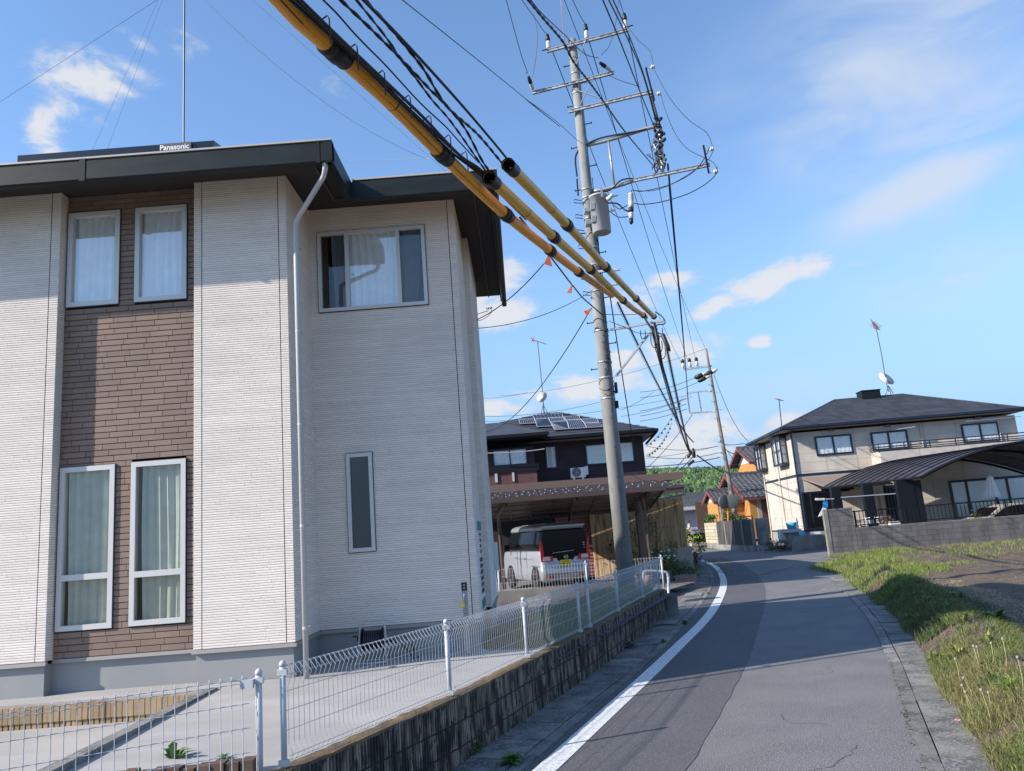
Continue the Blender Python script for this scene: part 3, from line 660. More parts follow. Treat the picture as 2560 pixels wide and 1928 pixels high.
# downpipe with offset
c = G(733, 490, 3); dp = [(-2.08, 8.46, 6.30), (-2.06, 8.47, 6.22), (-2.08, 8.55, 6.14), (-2.56, 9.12, 5.985), (-2.62, 9.18, 5.90), (-2.62, 9.19, 5.7), (-2.62, 9.19, .47), (-2.61, 9.17, .42)]
mb = MB(); mb.tube([(-2.05, 8.66, 6.44), (-2.05, 8.67, 6.32), (-2.08, 8.71, 6.25), (-2.50, 9.10, 5.93), (-2.56, 9.165, 5.86), (-2.565, 9.17, 5.7), (-2.565, 9.17, .40)], .032, 12)
d = mb.build('downpipe', 'pipe_grey', HO, True)
mb = MB()
for z in (.95, 2.1, 3.3, 4.45, 5.55): mb.lathe((-2.565, 9.17, z), (0, 0, 1), [(0, .0345), (.03, .0345)], 12); mb.box(-2.60, -2.53, 9.17, 9.30, z+.01, z+.022)
mb.build('pipe_clip', 'pipe_grey', d)
mb = MB(); pass
# solar array behind the front gutter with the maker's plate
def pz(u, v, Y): return P(u, v, Y)
sa = thing('solar_panel', (-4, 8.9, 6.6), 'dark solar array with a maker name plate on the near house roof', 'solar panel')
a = P(48, 392, 8.75); b = P(537, 349, 8.75); c_ = P(596, 352, 9.0)
mb = MB(); mb.prism([(a[0], 8.72, 6.62), (a[0], 8.72, a[2]), (a[0], 11.4, a[2]+.55), (a[0], 11.4, 6.9)], (b[0]-a[0], 0, 0)); mb.build('module', 'solar', sa)
mb = MB(); mb.prism([(b[0]+.01, 8.9, 6.62), (b[0]+.01, 8.9, 6.74), (b[0]+.01, 11.4, a[2]+.5), (b[0]+.01, 11.4, 6.9)], (c_[0]-b[0], 0, 0)); mb.build('module', 'solar', sa)
p0 = P(402, 373, 8.70); p1 = P(478, 357, 8.70)
mb = MB(); mb.box(p0[0], p1[0], 8.695, 8.712, 6.60, p1[2]+.012); mb.build('name_plate', 'plate_panel', sa)
text_part('Panasonic', 'lettering', 'white_letter', sa, ((p0[0]+p1[0])/2-.015, 8.692, p1[2]-.046), (1, 0, 0), (0, 0, 1), .092, .002, offset=.002)
# mast and its stays
am = thing('roof_mast', (P(457, 350, 10.6)[0], 10.6, 7.1), 'thin steel aerial mast standing on the near house roof', 'mast')
x = P(460, 200, 10.6)[0]; MB().tube([(x, 10.6, 7.0), (x, 10.6, 12.6)], .014, 8).build('pole', 'dark_pole', am)
for i, q in enumerate(((-6.6, 10.9, 6.9), (-.4, 10.3, 6.65), (-4.9, 8.9, 6.7))): MB().tube([(x, 10.6, 11.4), q], .0018, 4).build('stay', 'dark_pole', am)
mb = MB(); a = P(508, -2, 9.5); b = P(1065, 397, 12.2)
pts = [a*(1-t)+b*t+V3(0, 0, -.28*4*t*(1-t)) for t in np.linspace(-.35, 1, 24)]; mb.tube(pts, .0042, 5); c = P(1075, 399, 12.2); d = P(870, 402, 12.2)
mb.tube([b, c], .008, 5).tube([b, (b+d)/2+V3(0, 0, -.01), d], .0035, 4)
one(mb, 'drop_wire', 'wire_white', 'shining white wire crossing the sky above the near house roof', 'wire')
# ------------------------------------------------------------------ yard
ZS = .42
WP = [(-1.57, 5.08), (-.72, 6.88), (-.06, 8.57), (.63, 10.30), (.79, 10.72), (1.37, 12.41), (2.05, 14.35), (2.61, 15.90)]     # fence line on top of the wall
WP = [V3(*p) for p in WP]; WB = [WP[0]+(WP[0]-WP[1])*1.6] + WP + [WP[-1]+(WP[-1]-WP[-2])*.12]
mb = MB(); q = [p-np.array([norm2(WB, i)[0], norm2(WB, i)[1]])*.03 for i, p in enumerate(WB)]
pts = [(-3.47, 9.34), (-3.47, 5.2), (-2.75, 4.6)] + [tuple(p) for p in q[1:] if p[1] < 9.9] + [(.45, 9.95), (-.6, 10.05), (-.6, 10.43), (-2.76, 10.43), (-2.76, 9.33)]
KH[0] = 1.; pts = [(-3.13, 8.38), (-3.13, 4.75), (-2.5, 4.5)] + [tuple(p) for p in q[1:] if p[1] < 9.3] + [(.2, 9.35), (-.5, 9.3), (-.55, 9.39), (-2.46, 9.39), (-2.46, 8.38)]
zz = [.555, .515, .505] + [.515]*len([p for p in q[1:] if p[1] < 9.3]) + [.52, .545, .555, .555, .555]; n = len(pts)
mb.add([(x, y, z) for (x, y), z in zip(pts, zz)]+[(x, y, .0) for x, y in pts], [(i, (i+1) % n, n+(i+1) % n, n+i) for i in range(n)]); mb.add([(x, y, z) for (x, y), z in zip(pts, zz)]+[(-1.6, 7.6, .545)], [(i, (i+1) % n, n) for i in range(n)]); struct(mb, 'concrete_yard', 'conc_slab'); KH[0] = .9
mb = MB(); mb.box(-3.60, -3.475, 3.0, 8.93, .0, ZS+.012); struct(mb, 'yard_kerb', 'conc_gutter')
mb = MB(); mb.poly([(-9.5, 2, .16), (-3.6, 2, .16), (-3.6, 8.9, .16), (-9.5, 8.9, .16)]); struct(mb, 'driveway', 'conc_slab')
mb = MB(); mb.box(-9.5, -3.475, 8.90, 9.5, .0, ZS-.008); struct(mb, 'concrete_ledge', 'conc_slab')
mb = MB(); x = -9.5
while x < -3.62:
    mb.box(x, x+.055, 8.84+random.uniform(-.004, .004), 8.9, .17+.05, ZS-.03); mb.box(x+.004, x+.05, 8.855, 8.9, .1, .215); x += .062
one(mb, 'retaining_edge', 'tile_amber', 'low amber ribbed-tile edging below the concrete ledge of the near house', 'retaining wall')
random.seed(9)
mb = MB(); a = V3(-3.4, 5.55); b = V3(-1.95, 5.72); n = 15
for i in range(n):
    p = a+(b-a)*(i/n); mb.box(p[0], p[0]+.085, p[1]-.06, p[1]+.05, .2, ZS+.03+random.uniform(-.01, .012))
one(mb, 'brick_edging', 'brick_edge', 'row of small brown edging bricks inside the left fence', 'edging')
KH[0] = 1.
# lawn, gravel and low walls behind the yard
mb = MB(); mb.poly([(-.6, 9.2, .42), (.3, 9.1, .42), (3.0, 16.3, .42), (-.6, 17.2, .42), (-.6, 12, .42)]); struct(mb, 'side_yard', 'gravel_dark')
mb = MB(); mb.poly([(-9, 14, .38), (-.6, 14, .38), (-.6, 17.2, .38), (-9, 17.2, .38)]); struct(mb, 'back_yard', 'gravel')
def scatter(n, poly_fn, z): 
    out = []
    while len(out) < n:
        p = poly_fn()
        if p: out.append((p[0], p[1], z))
    return np.array(out)
def lawn():
    Y = random.uniform(9.9, 16.2); xl = xat(WP, Y)-.12; X = random.uniform(xl-1.15, xl)
    return (X, Y) if mnoise.noise(Vector((X*1.5, Y*1.5, 3))) > -.32 else None
stuff(blades(scatter(14000, lawn, .42), .30, .008, .6), 'lawn', 'grass_bright', 'shaded green grass strip behind the white mesh fence', 'grass')
stuff(blades(scatter(900, lambda: (random.gauss(-.25, .13), random.gauss(9.6, .12)), .42), .14, .008, .7), 'grass_tuft', 'grass_bright', 'bright grass tuft at the yard corner under the stand', 'grass')
# ================================================================== block wall and mesh fences
mb = MB(); top = MB()
def ribbed(pl, z0, z1, thick, rib=.034, dep=.011):
    for i in range(len(pl)-1):
        a, b = pl[i], pl[i+1]; t = (b-a)/np.linalg.norm(b-a); n = np.array([t[1], -t[0]]); L = float(np.linalg.norm(b-a)); k = 0
        zz = [z0, z0+.155, z0+.350, z1] if z1-z0 > .4 else [z0, z1]
        for j in range(len(zz)-1):
            s = 0.
            while s < L-1e-3:
                e = min(s+rib, L); p = a+t*(s+.004); q = a+t*(e-.004)
                if e-s > .012:
                    o = n*(.06+dep); base_ = n*.06; lo = zz[j]+.008; hi = zz[j+1]-(.008 if j < 2 else .002); vj = (int((s+i*.13)/.39) != int((s+rib+i*.13)/.39)); q = a+t*(e-(.012 if vj else .004))
                    mb.add([(*(p+base_), lo), (*(p+o+t*.005), lo), (*(q+o-t*.005), lo), (*(q+base_), lo), (*(p+base_), hi), (*(p+o+t*.005), hi), (*(q+o-t*.005), hi), (*(q+base_), hi)], [(0, 1, 5, 4), (1, 2, 6, 5), (2, 3, 7, 6), (4, 5, 6, 7), (0, 3, 2, 1)])
                s = e
ribbed(WB, -.02, .53, .12)
core = MB()
for i in range(len(WB)-1):
    a, b = WB[i], WB[i+1]; na = norm2(WB, i); nb = norm2(WB, i+1)
    p = [a+na*.06, b+nb*.06, b-nb*.06, a-na*.06]
    core.add([(*k, -.1) for k in p]+[(*k, .525) for k in p], [(4, 5, 6, 7), (0, 1, 5, 4), (2, 3, 7, 6), (1, 2, 6, 5), (3, 0, 4, 7)])
    N = max(2, int(np.linalg.norm(b-a)/.09)); vs = []
    for k in range(N+1):
        c = a+(b-a)*k/N; n_ = na+(nb-na)*k/N
        for s in (.071, .0, -.062): vs.append((*(c+n_*(s+random.uniform(-.004, .004))), .527+random.uniform(0, .010)+(.004 if s == 0 else 0)))
    for k in range(N): 
        pass
    vs += [(v[0], v[1], .512) for v in vs[::3]]
    top.add(vs, [(3*k+c, 3*k+3+c, 3*k+4+c, 3*k+1+c) for k in range(N) for c in (0, 1)] + [(3*k, 3*(N+1)+k, 3*(N+1)+k+1, 3*k+3) for k in range(N)])
bw = thing('block_wall', (0, 9, 0), 'low stained ribbed block wall under the white mesh fence along the road', 'wall')
mb.build('ribbed_face', 'block_ribbed', bw); core.build('core', 'mortar_dark', bw); top.build('mossy_top', 'block_top', bw)
e = WB[-1]; pw = MB(); pw.box(e[0]+.02, e[0]+.30, e[1]+.02, e[1]+.16, -.1, .36); one(pw, 'wall_stub', 'conc_wall', 'short weathered block at the far end of the ribbed wall', 'block')
def mesh_panel(root, a, b, z0, h, mat_='fence_white', r=.0023, loops=True, hz=None, pitch=.05, off=1.):
    t = (b-a)/np.linalg.norm(b-a); n = np.array([t[1], -t[0]])*off; L = float(np.linalg.norm(b-a)); mb = MB(); N = max(2, int(round(L/pitch)))
    pr = [(0, .015), (.035, .055), (0, .115), (0, h-.14), (.035, h-.065), (.012, h-.012), (-.018, h-.016), (-.020, h-.03), (.010, h-.085)] if loops else [(0, .0), (0, h), (-.01, h+.005), (-.012, h-.012)]
    for i in range(N):
        c = a+t*(.02+(L-.04)*(i+.5)/N)
        pts = []
        for j, (o, z) in enumerate(pr):
            sh = t*(.018 if loops and j >= len(pr)-1 else 0); pts.append((*(c+n*o+sh), z0+z))
        mb.tube(pts, r, 4, cap=False)
    for o, z in (hz or ((0, .02), (.035, .058), (0, .20), (0, .315), (0, .43), (.035, h-.065), (.0, h-.012), (-.018, h-.022))):
        mb.tube([(*(a+n*o+t*.01), z0+z), (*(b+n*o-t*.01), z0+z)], r*.95, 4, cap=False)
    return mb.build('mesh_panel', mat_, root)
def post(root, p, z0, z1, r=.017, m='fence_white'):
    mb = MB(); mb.lathe((*p, z0), (0, 0, 1), [(0, r), (z1-z0-.03, r)], 12); mb.lathe((*p, z1-.035), (0, 0, 1), [(0, r+.003), (.018, r+.003), (.030, r*.75), (.036, r*.2)], 12)
    o = mb.build('post', m, root, True)
    for z in (z0+.055, z1-.07): MB().box(p[0]-.030, p[0]+.030, p[1]-.022, p[1]+.012, z-.018, z+.018).build('bracket', m, o)
F = thing('mesh_fence', (0, 9, .53), 'white wire mesh fence standing on the ribbed block wall along the road', 'fence')
ZF = .53; HF = .60
for i in range(len(WP)-1): mesh_panel(F, WP[i], WP[i+1], ZF+.015, HF)
for i, p in enumerate(WP): post(F, p, ZF-.02, ZF+HF+.035, r=.019 if i < 5 else .018)
mb = MB()                                          # latch box between the gate leaves
F2 = thing('mesh_fence', (-3, 4.6, .45), 'white wire mesh fence turning left across the foot of the driveway', 'fence')
a = V3(-1.70, 5.02); b = V3(-3.75, 4.0); post(F2, a, .40, 1.135, .020); mesh_panel(F2, a+V3(-.04, -.02), b, .50, .60, r=.0028, pitch=.064, off=-1., hz=((0, .02), (0, .16), (0, .30), (0, .44), (.0, .585), (-.0, .56)), loops=False)
c = b+(b-a)*.9; mesh_panel(F2, b, c, .44, .60, r=.0028, pitch=.064, off=-1., hz=((0, .02), (0, .16), (0, .30), (0, .44), (.0, .585)), loops=False)
[MB().box(a[0]-.10, a[0]-.02, a[1]-.05, a[1]-.02, z_, z_+.05).build('latch_plate', 'fence_white', F2) for z_ in (1.03, .50)]
q = G(435, 1905, .5); leafy('weed', q[0], q[1], .5, 12, .17, 'leaf_green', 'leafy green weed poking up behind the left fence', 'weed', 1.5)
q = G(560, 1905, .5); leafy('weed', q[0], q[1], .5, 14, .08, 'leaf_green', 'tiny weed by the brown edging bricks', 'weed', 1.2)
# back boundary: low wall and wire fence
Yb = 17.0; Bw = MB(); Bw.box(-2.5, 2.35, Yb, Yb+.12, .2, .66); one(Bw, 'low_wall', 'conc_wall', 'low concrete wall under the wire fence behind the near house', 'wall')
F3 = thing('wire_fence', (1, Yb, .66), 'grey wire mesh fence in front of the parked silver van', 'fence')
for a, b in (((-2.5, Yb+.06), (-.6, Yb+.06)), ((-.6, Yb+.06), (1.28, Yb+.06)), ((1.28, Yb+.06), (2.9, Yb+.06))): mesh_panel(F3, V3(*a), V3(*b), .66, .46, 'fence_grey', .003, False, ((0, .02), (0, .16), (0, .30), (0, .45)), pitch=.065)
for x in (-.6, 1.28, 2.9): post(F3, V3(x, Yb+.06), .4, 1.16, .022, 'fence_grey')
# hose reel
KH[0] = .9
hr = thing('hose_reel', (-1.95, 10.1, ZS), 'grey framed garden hose reel with black hose by the house foundation', 'hose reel')
x0, x1, yh = -2.10, -1.80, 9.95
mb = MB(); mb.tube([(x0-.02, yh-.13, ZS), (x0, yh, ZS+.45), (x0+.03, yh, ZS+.50), (x1-.03, yh, ZS+.50), (x1, yh, ZS+.45), (x1+.02, yh-.13, ZS)], .013, 8).tube([(x0-.03, yh-.13, ZS+.012), (x1+.03, yh-.13, ZS+.012)], .013, 8).tube([(x0, yh+.12, ZS+.012), (x1, yh+.12, ZS+.012)], .013, 8).tube([(x0, yh+.12, ZS), (x0, yh, ZS+.45)], .012, 8).tube([(x1, yh+.12, ZS), (x1, yh, ZS+.45)], .012, 8)
mb.build('frame', 'reel_grey', hr, True)
mb = MB()
for k in range(9): x = x0+.04+k*.024; mb.lathe((x, yh, ZS+.27), (1, 0, 0), [(0, .10), (.004, .112), (.018, .112), (.022, .10)], 20)
mb.build('wound_hose', 'hose_black', hr, True)
mb = MB(); mb.lathe((x0+.02, yh, ZS+.27), (1, 0, 0), [(0, .14), (.008, .14)], 20).lathe((x1-.03, yh, ZS+.27), (1, 0, 0), [(0, .14), (.008, .14)], 20).tube([(x0-.10, yh, ZS+.32), (x0-.04, yh, ZS+.32), (x0-.04, yh, ZS+.27), (x0+.02, yh, ZS+.27)], .010, 6); mb.build('drum', 'black_paint', hr)
mb = MB(); mb.tube(cr([(x1-.06, yh-.08, ZS+.22), (x1+.10, yh-.05, ZS+.26), (x1+.20, yh-.02, ZS+.30), (x1+.32, yh-.04, ZS+.20), (x1+.38, yh-.08, ZS+.05), (x1+.42, yh-.1, ZS+.03)], 5), .011, 6).tube(cr([(x1-.06, yh-.02, ZS+.25), (x1+.16, yh-.05, ZS+.22), (x1+.28, yh-.06, ZS+.12), (x1+.36, yh-.12, ZS+.025)], 5), .011, 6); mb.build('loose_hose', 'hose_black', hr, True)
st = thing('standpipe', (-.78, 10.15, ZS), 'brown garden standpipe with dark blue cap beside the house corner', 'standpipe')
sx_, sy_ = -.80, 10.12
mb = MB(); mb.box(sx_-.032, sx_+.032, sy_-.032, sy_+.032, ZS, 1.20); mb.build('column', 'stand_grey', st)
mb = MB(); mb.box(sx_-.035, sx_+.035, sy_-.036, sy_+.035, 1.18, 1.28); mb.build('cap', 'navy_frame', st)
mb = MB(); mb.box(sx_-.012, sx_+.012, sy_-.04, sy_-.033, 1.245, 1.255).box(sx_-.006, sx_+.006, sy_-.04, sy_-.033, 1.205, 1.225); mb.tube([(sx_, sy_-.03, 1.14), (sx_, sy_-.09, 1.14), (sx_-.01, sy_-.10, 1.10), (sx_-.02, sy_-.10, 1.05)], .010, 8); mb.build('tap', 'chrome', st)
mb = MB(); mb.lathe((sx_-.03, sy_-.10, .985), (0, 0, 1), [(0, .028), (.05, .03), (.06, .012), (.09, .008)], 10); mb.build('hose_connector', 'tag_yellow', st)
mb = MB(); mb.box(sx_-.017, sx_+.017, sy_-.0345, sy_-.03, .90, .906).box(sx_-.012, sx_+.012, sy_-.0345, sy_-.03, .78, .79); mb.build('slot', 'sash_line', st)
# panel with dark print on the side wall
sg = thing('wall_notice', (-.6, 11.2, 1.4), 'green and dark lettered notices on the side wall of the near house', 'notice')
mb = MB(); 
for k in range(4): y = 10.95+.22*k; mb.box(-.628, -.622, y, y+.12, 1.92, 2.05)
for k in range(3): y = 11.0+.25*k; mb.box(-.628, -.622, y, y+.14, .86, .98)
mb.build('green_print', 'teal_print', sg)
mb = MB()
for j in range(6):
    for k in range(3): y = 11.05+.2*k; mb.box(-.628, -.622, y, y+.10, 1.06+j*.085, 1.12+j*.085)
for j in range(4): mb.box(-.628, -.622, 11.35, 11.5, 1.6+j*.08, 1.65+j*.08)
mb.build('dark_print', 'dark_print', sg)
mb = MB(); mb.box(-.55, -.47, 13.6, 13.9, 1.25, 1.72); one(mb, 'meter_box', 'white_plastic', 'small pale meter box on the rear side wall of the near house', 'meter box'); KH[0] = 1.
# ================================================================== poles, cables and guard tubes
PX, PY = 2.03, 16.4; DA = np.array([.955, -.296]); AP = Plane(PX, PY, math.atan2(-.296, .955))
def vplane(A, B): return Plane(A[0], A[1], math.atan2(B[1]-A[1], B[0]-A[0]))
def wire_pts(A, B, mids=(), ext=0.):
    """a hanging line from A to B through the sight lines in mids, all in the upright plane of A and B"""
    pl = vplane(A, B); m = [pl.hit(*q) for q in mids]; pts = [V3(*A)] + m + [V3(*B)]
    if ext: pts.append(pts[-1]+(pts[-1]-pts[-2])/np.linalg.norm(pts[-1]-pts[-2])*ext)
    return cr(pts, 6) if len(pts) > 2 else pts
def sag(A, B, s, n=16): A = V3(*A); B = V3(*B); return [A+(B-A)*t-V3(0, 0, s*4*t*(1-t)) for t in np.linspace(0, 1, n)]
def twist(mb, pts, r, R, turns, n=5, strands=2):
    pts = [V3(*p) for p in pts]; L = [0]
    for a, b in zip(pts, pts[1:]): L.append(L[-1]+np.linalg.norm(b-a))
    N = max(20, int(L[-1]*turns*5)); 
    for s in range(strands):
        out = []
        for k in range(N+1):
            d = L[-1]*k/N; i = min(max(0, int(np.searchsorted(L, d))-1), len(pts)-2); t = (d-L[i])/max(1e-6, L[i+1]-L[i]); p = pts[i]+(pts[i+1]-pts[i])*t
            ax = (pts[i+1]-pts[i]); ax = ax/np.linalg.norm(ax); x = np.cross(ax, [0, 0, 1.]); x = x/np.linalg.norm(x); y = np.cross(x, ax)
            a = 2*math.pi*turns*d+s*2*math.pi/strands; out.append(p+(x*math.cos(a)+y*math.sin(a))*R)
        mb.tube(out, r, n, cap=False)
# the near pole
po = thing('utility_pole', (PX, PY, .4), 'tall grey concrete utility pole with transformer frame behind the white mesh fence', 'utility pole')
mb = MB(); mb.lathe((PX, PY, .1), (0, 0, 1), [(0, .185), (4, .158), (8, .131), (13.0, .100), (13.02, .06)], 24); mb.build('shaft', 'pole_conc', po, True)
for z, r in ((12.6, .112), (12.2, .115), (11.7, .118), (11.3, .12), (9.3, .136), (9.1, .138), (8.6, .14), (7.9, .142), (7.5, .145), (6.9, .148), (6.0, .152), (5.3, .156), (4.95, .158), (4.5, .160)):
    MB().lathe((PX, PY, z), (0, 0, 1), [(0, r-.006), (0, r), (.04, r), (.04, r-.006)], 20).build('steel_band', 'galv', po, True)
for k in range(15):
    mb = MB(); z = 5.2+k*.52; s = 1 if k % 2 else -1; r = .19-.0066*z
    mb.bar((PX+DA[0]*r*s*.8, PY+DA[1]*r*s*.8, z), (PX+DA[0]*(r+.14)*s, PY+DA[1]*(r+.14)*s, z), .018).bar((PX+DA[0]*(r+.14)*s, PY+DA[1]*(r+.14)*s, z-.02), (PX+DA[0]*(r+.14)*s, PY+DA[1]*(r+.14)*s, z+.03), .018); mb.build('step_bolt', 'black_paint', po)
for k in range(6): MB().lathe((PX+.02, PY-.17, 1.6+k*.62), (0, -1, 0), [(0, .014), (.012, .014)], 8).build('step_socket', 'black_paint', po)
def arm(root, pl, s0, s1, z, t, name='crossarm', w_=.075, holes=True, m='galv'):
    mb = MB(xf=lambda a, n, zz: pl.w(a, n, zz)); mb.box(s0, s1, t-.02, t+.02, z-w_/2, z+w_/2).box(s0, s1, t-.035, t-.02, z+w_/2-.012, z+w_/2).box(s0, s1, t-.035, t-.02, z-w_/2, z-w_/2+.012)
    o = mb.build(name, m, root)
    if holes:
        mb = MB(xf=lambda a, n, zz: pl.w(a, n, zz)); a = s0+.08
        while a < s1-.1:
            L = random.choice((.02, .05, .11)); mb.box(a, a+L, t-.0215, t-.0205, z-.009, z+.009); a += .17
        mb.build('slot', 'sash_line', o)
    return o
def insul(root, base, up=(0, 0, 1), h=.30, r=.05, cap=True, black=True):
    m = MB(); m.lathe(base, up, [(0, .012), (.05, .012), (.05, r*.8), (.07, r), (.09, r*.7), (.11, r), (.13, r*.7), (.15, r), (.18, r*.85), (h*.62+.03, r*.8)], 12); o = m.build('insulator', 'porcelain', root, True)
    if black: m = MB(); m.lathe(V3(*base)+V3(*up)*(h*.6), up, [(0, r*.95), (.07, r*1.0), (.11, r*.8), (.17, r*.7), (.18, .02)], 12); m.build('cap', 'black_rubber', o, True)
    return o
S_ = lambda u, v: AP.sz(u, v)
def arm_px(p, q, t, **k):
    a = AP.sz(*p); b = AP.sz(*q); z = (a[1]+b[1])/2; return arm(po, AP, a[0], b[0], z, t, **k), a[0], b[0], z
a1, s0, s1, za1 = arm_px(z5(440, 460), z5(1115, 280), -.15)
A1 = [AP.w(S_(*z5(452, 440))[0], -.13, za1+.03), AP.w(S_(*z5(768, 350))[0], -.13, za1+.03), AP.w(S_(*z5(1090, 262))[0], -.13, za1+.03)]
for q in A1: insul(a1, q, h=.40, r=.055)
mb = MB(); mb.bar(AP.w(s0-.11, -.2, za1+.02), AP.w(s0+.02, -.2, za1+.02), .02).bar(AP.w(s1-.02, -.2, za1+.05), AP.w(s1+.11, -.2, za1+.05), .02); mb.build('end_bolt', 'black_paint', a1)
a2, s0, s1, za2 = arm_px(z5(320, 790), z5(995, 650), -.15)
for q, d in ((AP.w(s0+.02, -.15, za2+.05), (-.25, -.75, .45)), (AP.w(s1-.05, -.15, za2+.05), (-.75, -.6, .25))):
    d = V3(*d)/np.linalg.norm(d); insul(a2, q, tuple(d), h=.34, r=.048)
B1 = [AP.w(S_(*z5(300, 700))[0], -.5, S_(*z5(300, 700))[1]), AP.w(S_(*z5(885, 565))[0], -.4, S_(*z5(885, 565))[1])]
a3, s0, s1, za3 = arm_px(z5(620, 980), z5(1315, 770), -.15)
a4, s0, s1, za4 = arm_px(z5(1160, 1545), z5(1785, 1390), -.18)
mb = MB()
for p, q in (((770, 360), (670, 610)), ((830, 680), (715, 910)), ((650, 775), (900, 860))): mb.bar(AP.w(*[S_(*z5(*p))[0], -.19, S_(*z5(*p))[1]]), AP.w(S_(*z5(*q))[0], -.19, S_(*z5(*q))[1]), .030, .012)
mb.build('brace', 'galv', po)
mb = MB()
a = S_(*z5(545, -60)); b = S_(*z5(590, 440)); mb.bar(AP.w(a[0], -.14, a[1]), AP.w(b[0], -.14, b[1]), .055, .03); mb.build('top_post', 'galv', po)
# the bent secondary rack
rk = MB(); P5 = lambda x, y, t=0.: AP.w(S_(*z5(x, y))[0], t, S_(*z5(x, y))[1])
rk.tube(cr([P5(745, 1215), P5(950, 1165), P5(1250, 1075), P5(1330, 1060), P5(1365, 1110), P5(1380, 1300), P5(1385, 1430), P5(1350, 1465), P5(1200, 1490), P5(1000, 1555), P5(800, 1600)], 4), .045, 8)
rk.bar(P5(935, 1170), P5(985, 1535), .06, .04); rk.build('secondary_rack', 'galv', po, True)
# vertical insulator rods at the arm ends
mb = MB()
for p, q in (((1260, 610), (1330, 880)), ((1735, 1250), (1780, 1480))): mb.bar(P5(*p, -.22), P5(*q, -.22), .045, .03)
mb.build('insulator_rod', 'black_paint', po)
for p in ((1322, 602), (1372, 822), (1808, 1280), (1840, 1465)):
    c = P5(*p, -.22); m = MB(); m.lathe(V3(*c)+V3(.0, 0, -.0)-V3(.06, -.018, 0), (.955, -.296, 0), [(0, .010), (.02, .045), (.04, .05), (.055, .03), (.07, .05), (.09, .04), (.10, .012)], 10); m.build('insulator', 'porcelain', po, True)
    MB().bar(P5(p[0]-75, p[1]+18, -.22), c, .015).build('pin', 'galv', po)
# tangle of splices beside the rack
random.seed(21); mb = MB(); m2 = MB()
for k in range(46):
    c = V3(*P5(1350+random.gauss(0, 22)+(k/46)*30, 1010+k*8.5, random.uniform(-.14, .05)))
    mb.lathe(c, (random.gauss(0, .5), random.gauss(0, .5), 1), [(0, .008), (.02, .032), (.07, .034), (.09, .01)], 6)
for k in range(26):
    c = V3(*P5(1350+random.gauss(0, 25), 1130+random.uniform(0, 300), random.uniform(-.1, .05))); d = [c]
    for j in range(4): d.append(d[-1]+V3(random.gauss(0, .05), random.gauss(0, .05), random.uniform(-.16, .06)))
    (mb if k % 2 else m2).tube(cr(d, 3), .009, 5, cap=False)
for k in range(15):
    c = V3(*P5(1290+k*7, 820+k*24, -.1)); mb.lathe(c, (.1, 0, 1), [(0, .01), (.02, .035), (.08, .035), (.1, .01)], 6)
mb.build('cable_splice', 'wire_black', po); m2.build('tie_wire', 'galv', po)
# small wiring on the shaft
random.seed(5); mb = MB(); m2 = MB()
for k in range(26):
    z = random.uniform(4.6, 9.2); r = .195-.0066*z; a0 = random.uniform(0, 6.28); a1_ = a0+random.uniform(1.2, 3.5); pts = [(PX+r*math.cos(a0+(a1_-a0)*t), PY+r*math.sin(a0+(a1_-a0)*t), z+.05*math.sin(t*6+k)) for t in np.linspace(0, 1, 9)]
    (m2 if k % 3 == 0 else mb).tube(pts, .007, 5)
for k in range(5):
    z0_ = 4.2+k*1.0; th = -1.2+k*.25; r = .20-.0066*z0_
    mb.tube(cr([(PX+r*math.cos(th+random.uniform(-.15, .15)), PY+r*math.sin(th), z0_+j*.28) for j in range(6)], 3), .008, 5)
for k in range(7):
    z = 6.9+k*.36; x = PX-.16; mb.tube([(x, PY-.05, z), (x-.16, PY-.1, z+.02), (x-.17, PY-.1, z-.06), (x, PY-.06, z-.07)], .010, 5)
mb.build('pole_wiring', 'wire_black', po); m2.build('wire_tie', 'galv', po)
mb = MB(); mb.box(PX+.16, PX+.215, PY-.1, PY-.03, 4.62, 4.85); mb.box(PX+.13, PX+.2, PY-.1, PY-.02, 4.3, 4.45); mb.build('junction_box', 'black_paint', po)
P6 = lambda x, y, t=0.: AP.w(S_(*z6(x, y))[0], t, S_(*z6(x, y))[1])
br = MB(); br.bar(P6(950, 1250), P6(1400, 1172), .045, .05).bar(P6(1345, 1195), P6(1000, 1635), .045, .04); br.build('cable_bracket', 'galv', po)
MB().bar(P6(860, 780, -.12), P6(1040, 758, -.12), .06, .05).bar(P6(940, 890, -.12), P6(1030, 875, -.12), .05).build('stub_arm', 'galv', po)
# transformer and fuse
tr = thing('transformer', (PX+.3, PY-.3, 8), 'round grey pole transformer hanging on the near utility pole', 'transformer')
ta = P6(868, 185, -.30); tb = P6(890, 485, -.30); zt, zb = ta[2], tb[2]; cx, cy = ta[0]+.02, ta[1]
mb = MB(); mb.lathe((cx, cy, zb), (0, 0, 1), [(0, .185), (.012, .203), (zt-zb-.03, .203), (zt-zb-.03, .213), (zt-zb+.01, .213), (zt-zb+.04, .15), (zt-zb+.04, .01)], 32); mb.build('tank', 'transformer', tr, True)
mb = MB()
for z in (zt-.28, zb+.28): mb.box(cx-.21, cx-.12, cy-.18, cy-.08, z-.07, z+.07).box(cx-.33, cx-.2, cy-.02, cy+.2, z-.04, z+.04)
mb.box(cx+.03, cx+.07, cy-.26, cy-.22, zt-.12, zt+.1); mb.build('lug', 'galv', tr)
c = V3(cx+.16, cy-.22, zt-.17); mb = MB(); mb.lathe(c, (.6, -.5, .25), [(0, .05), (.16, .045), (.17, .02)], 14); mb.build('bushing', 'porcelain', tr, True)
c2 = V3(cx+.24, cy-.08, zt-.36); mb = MB(); mb.lathe(c2, (1, -.3, -.1), [(0, .04), (.08, .035)], 12); mb.build('bushing', 'porcelain', tr, True)
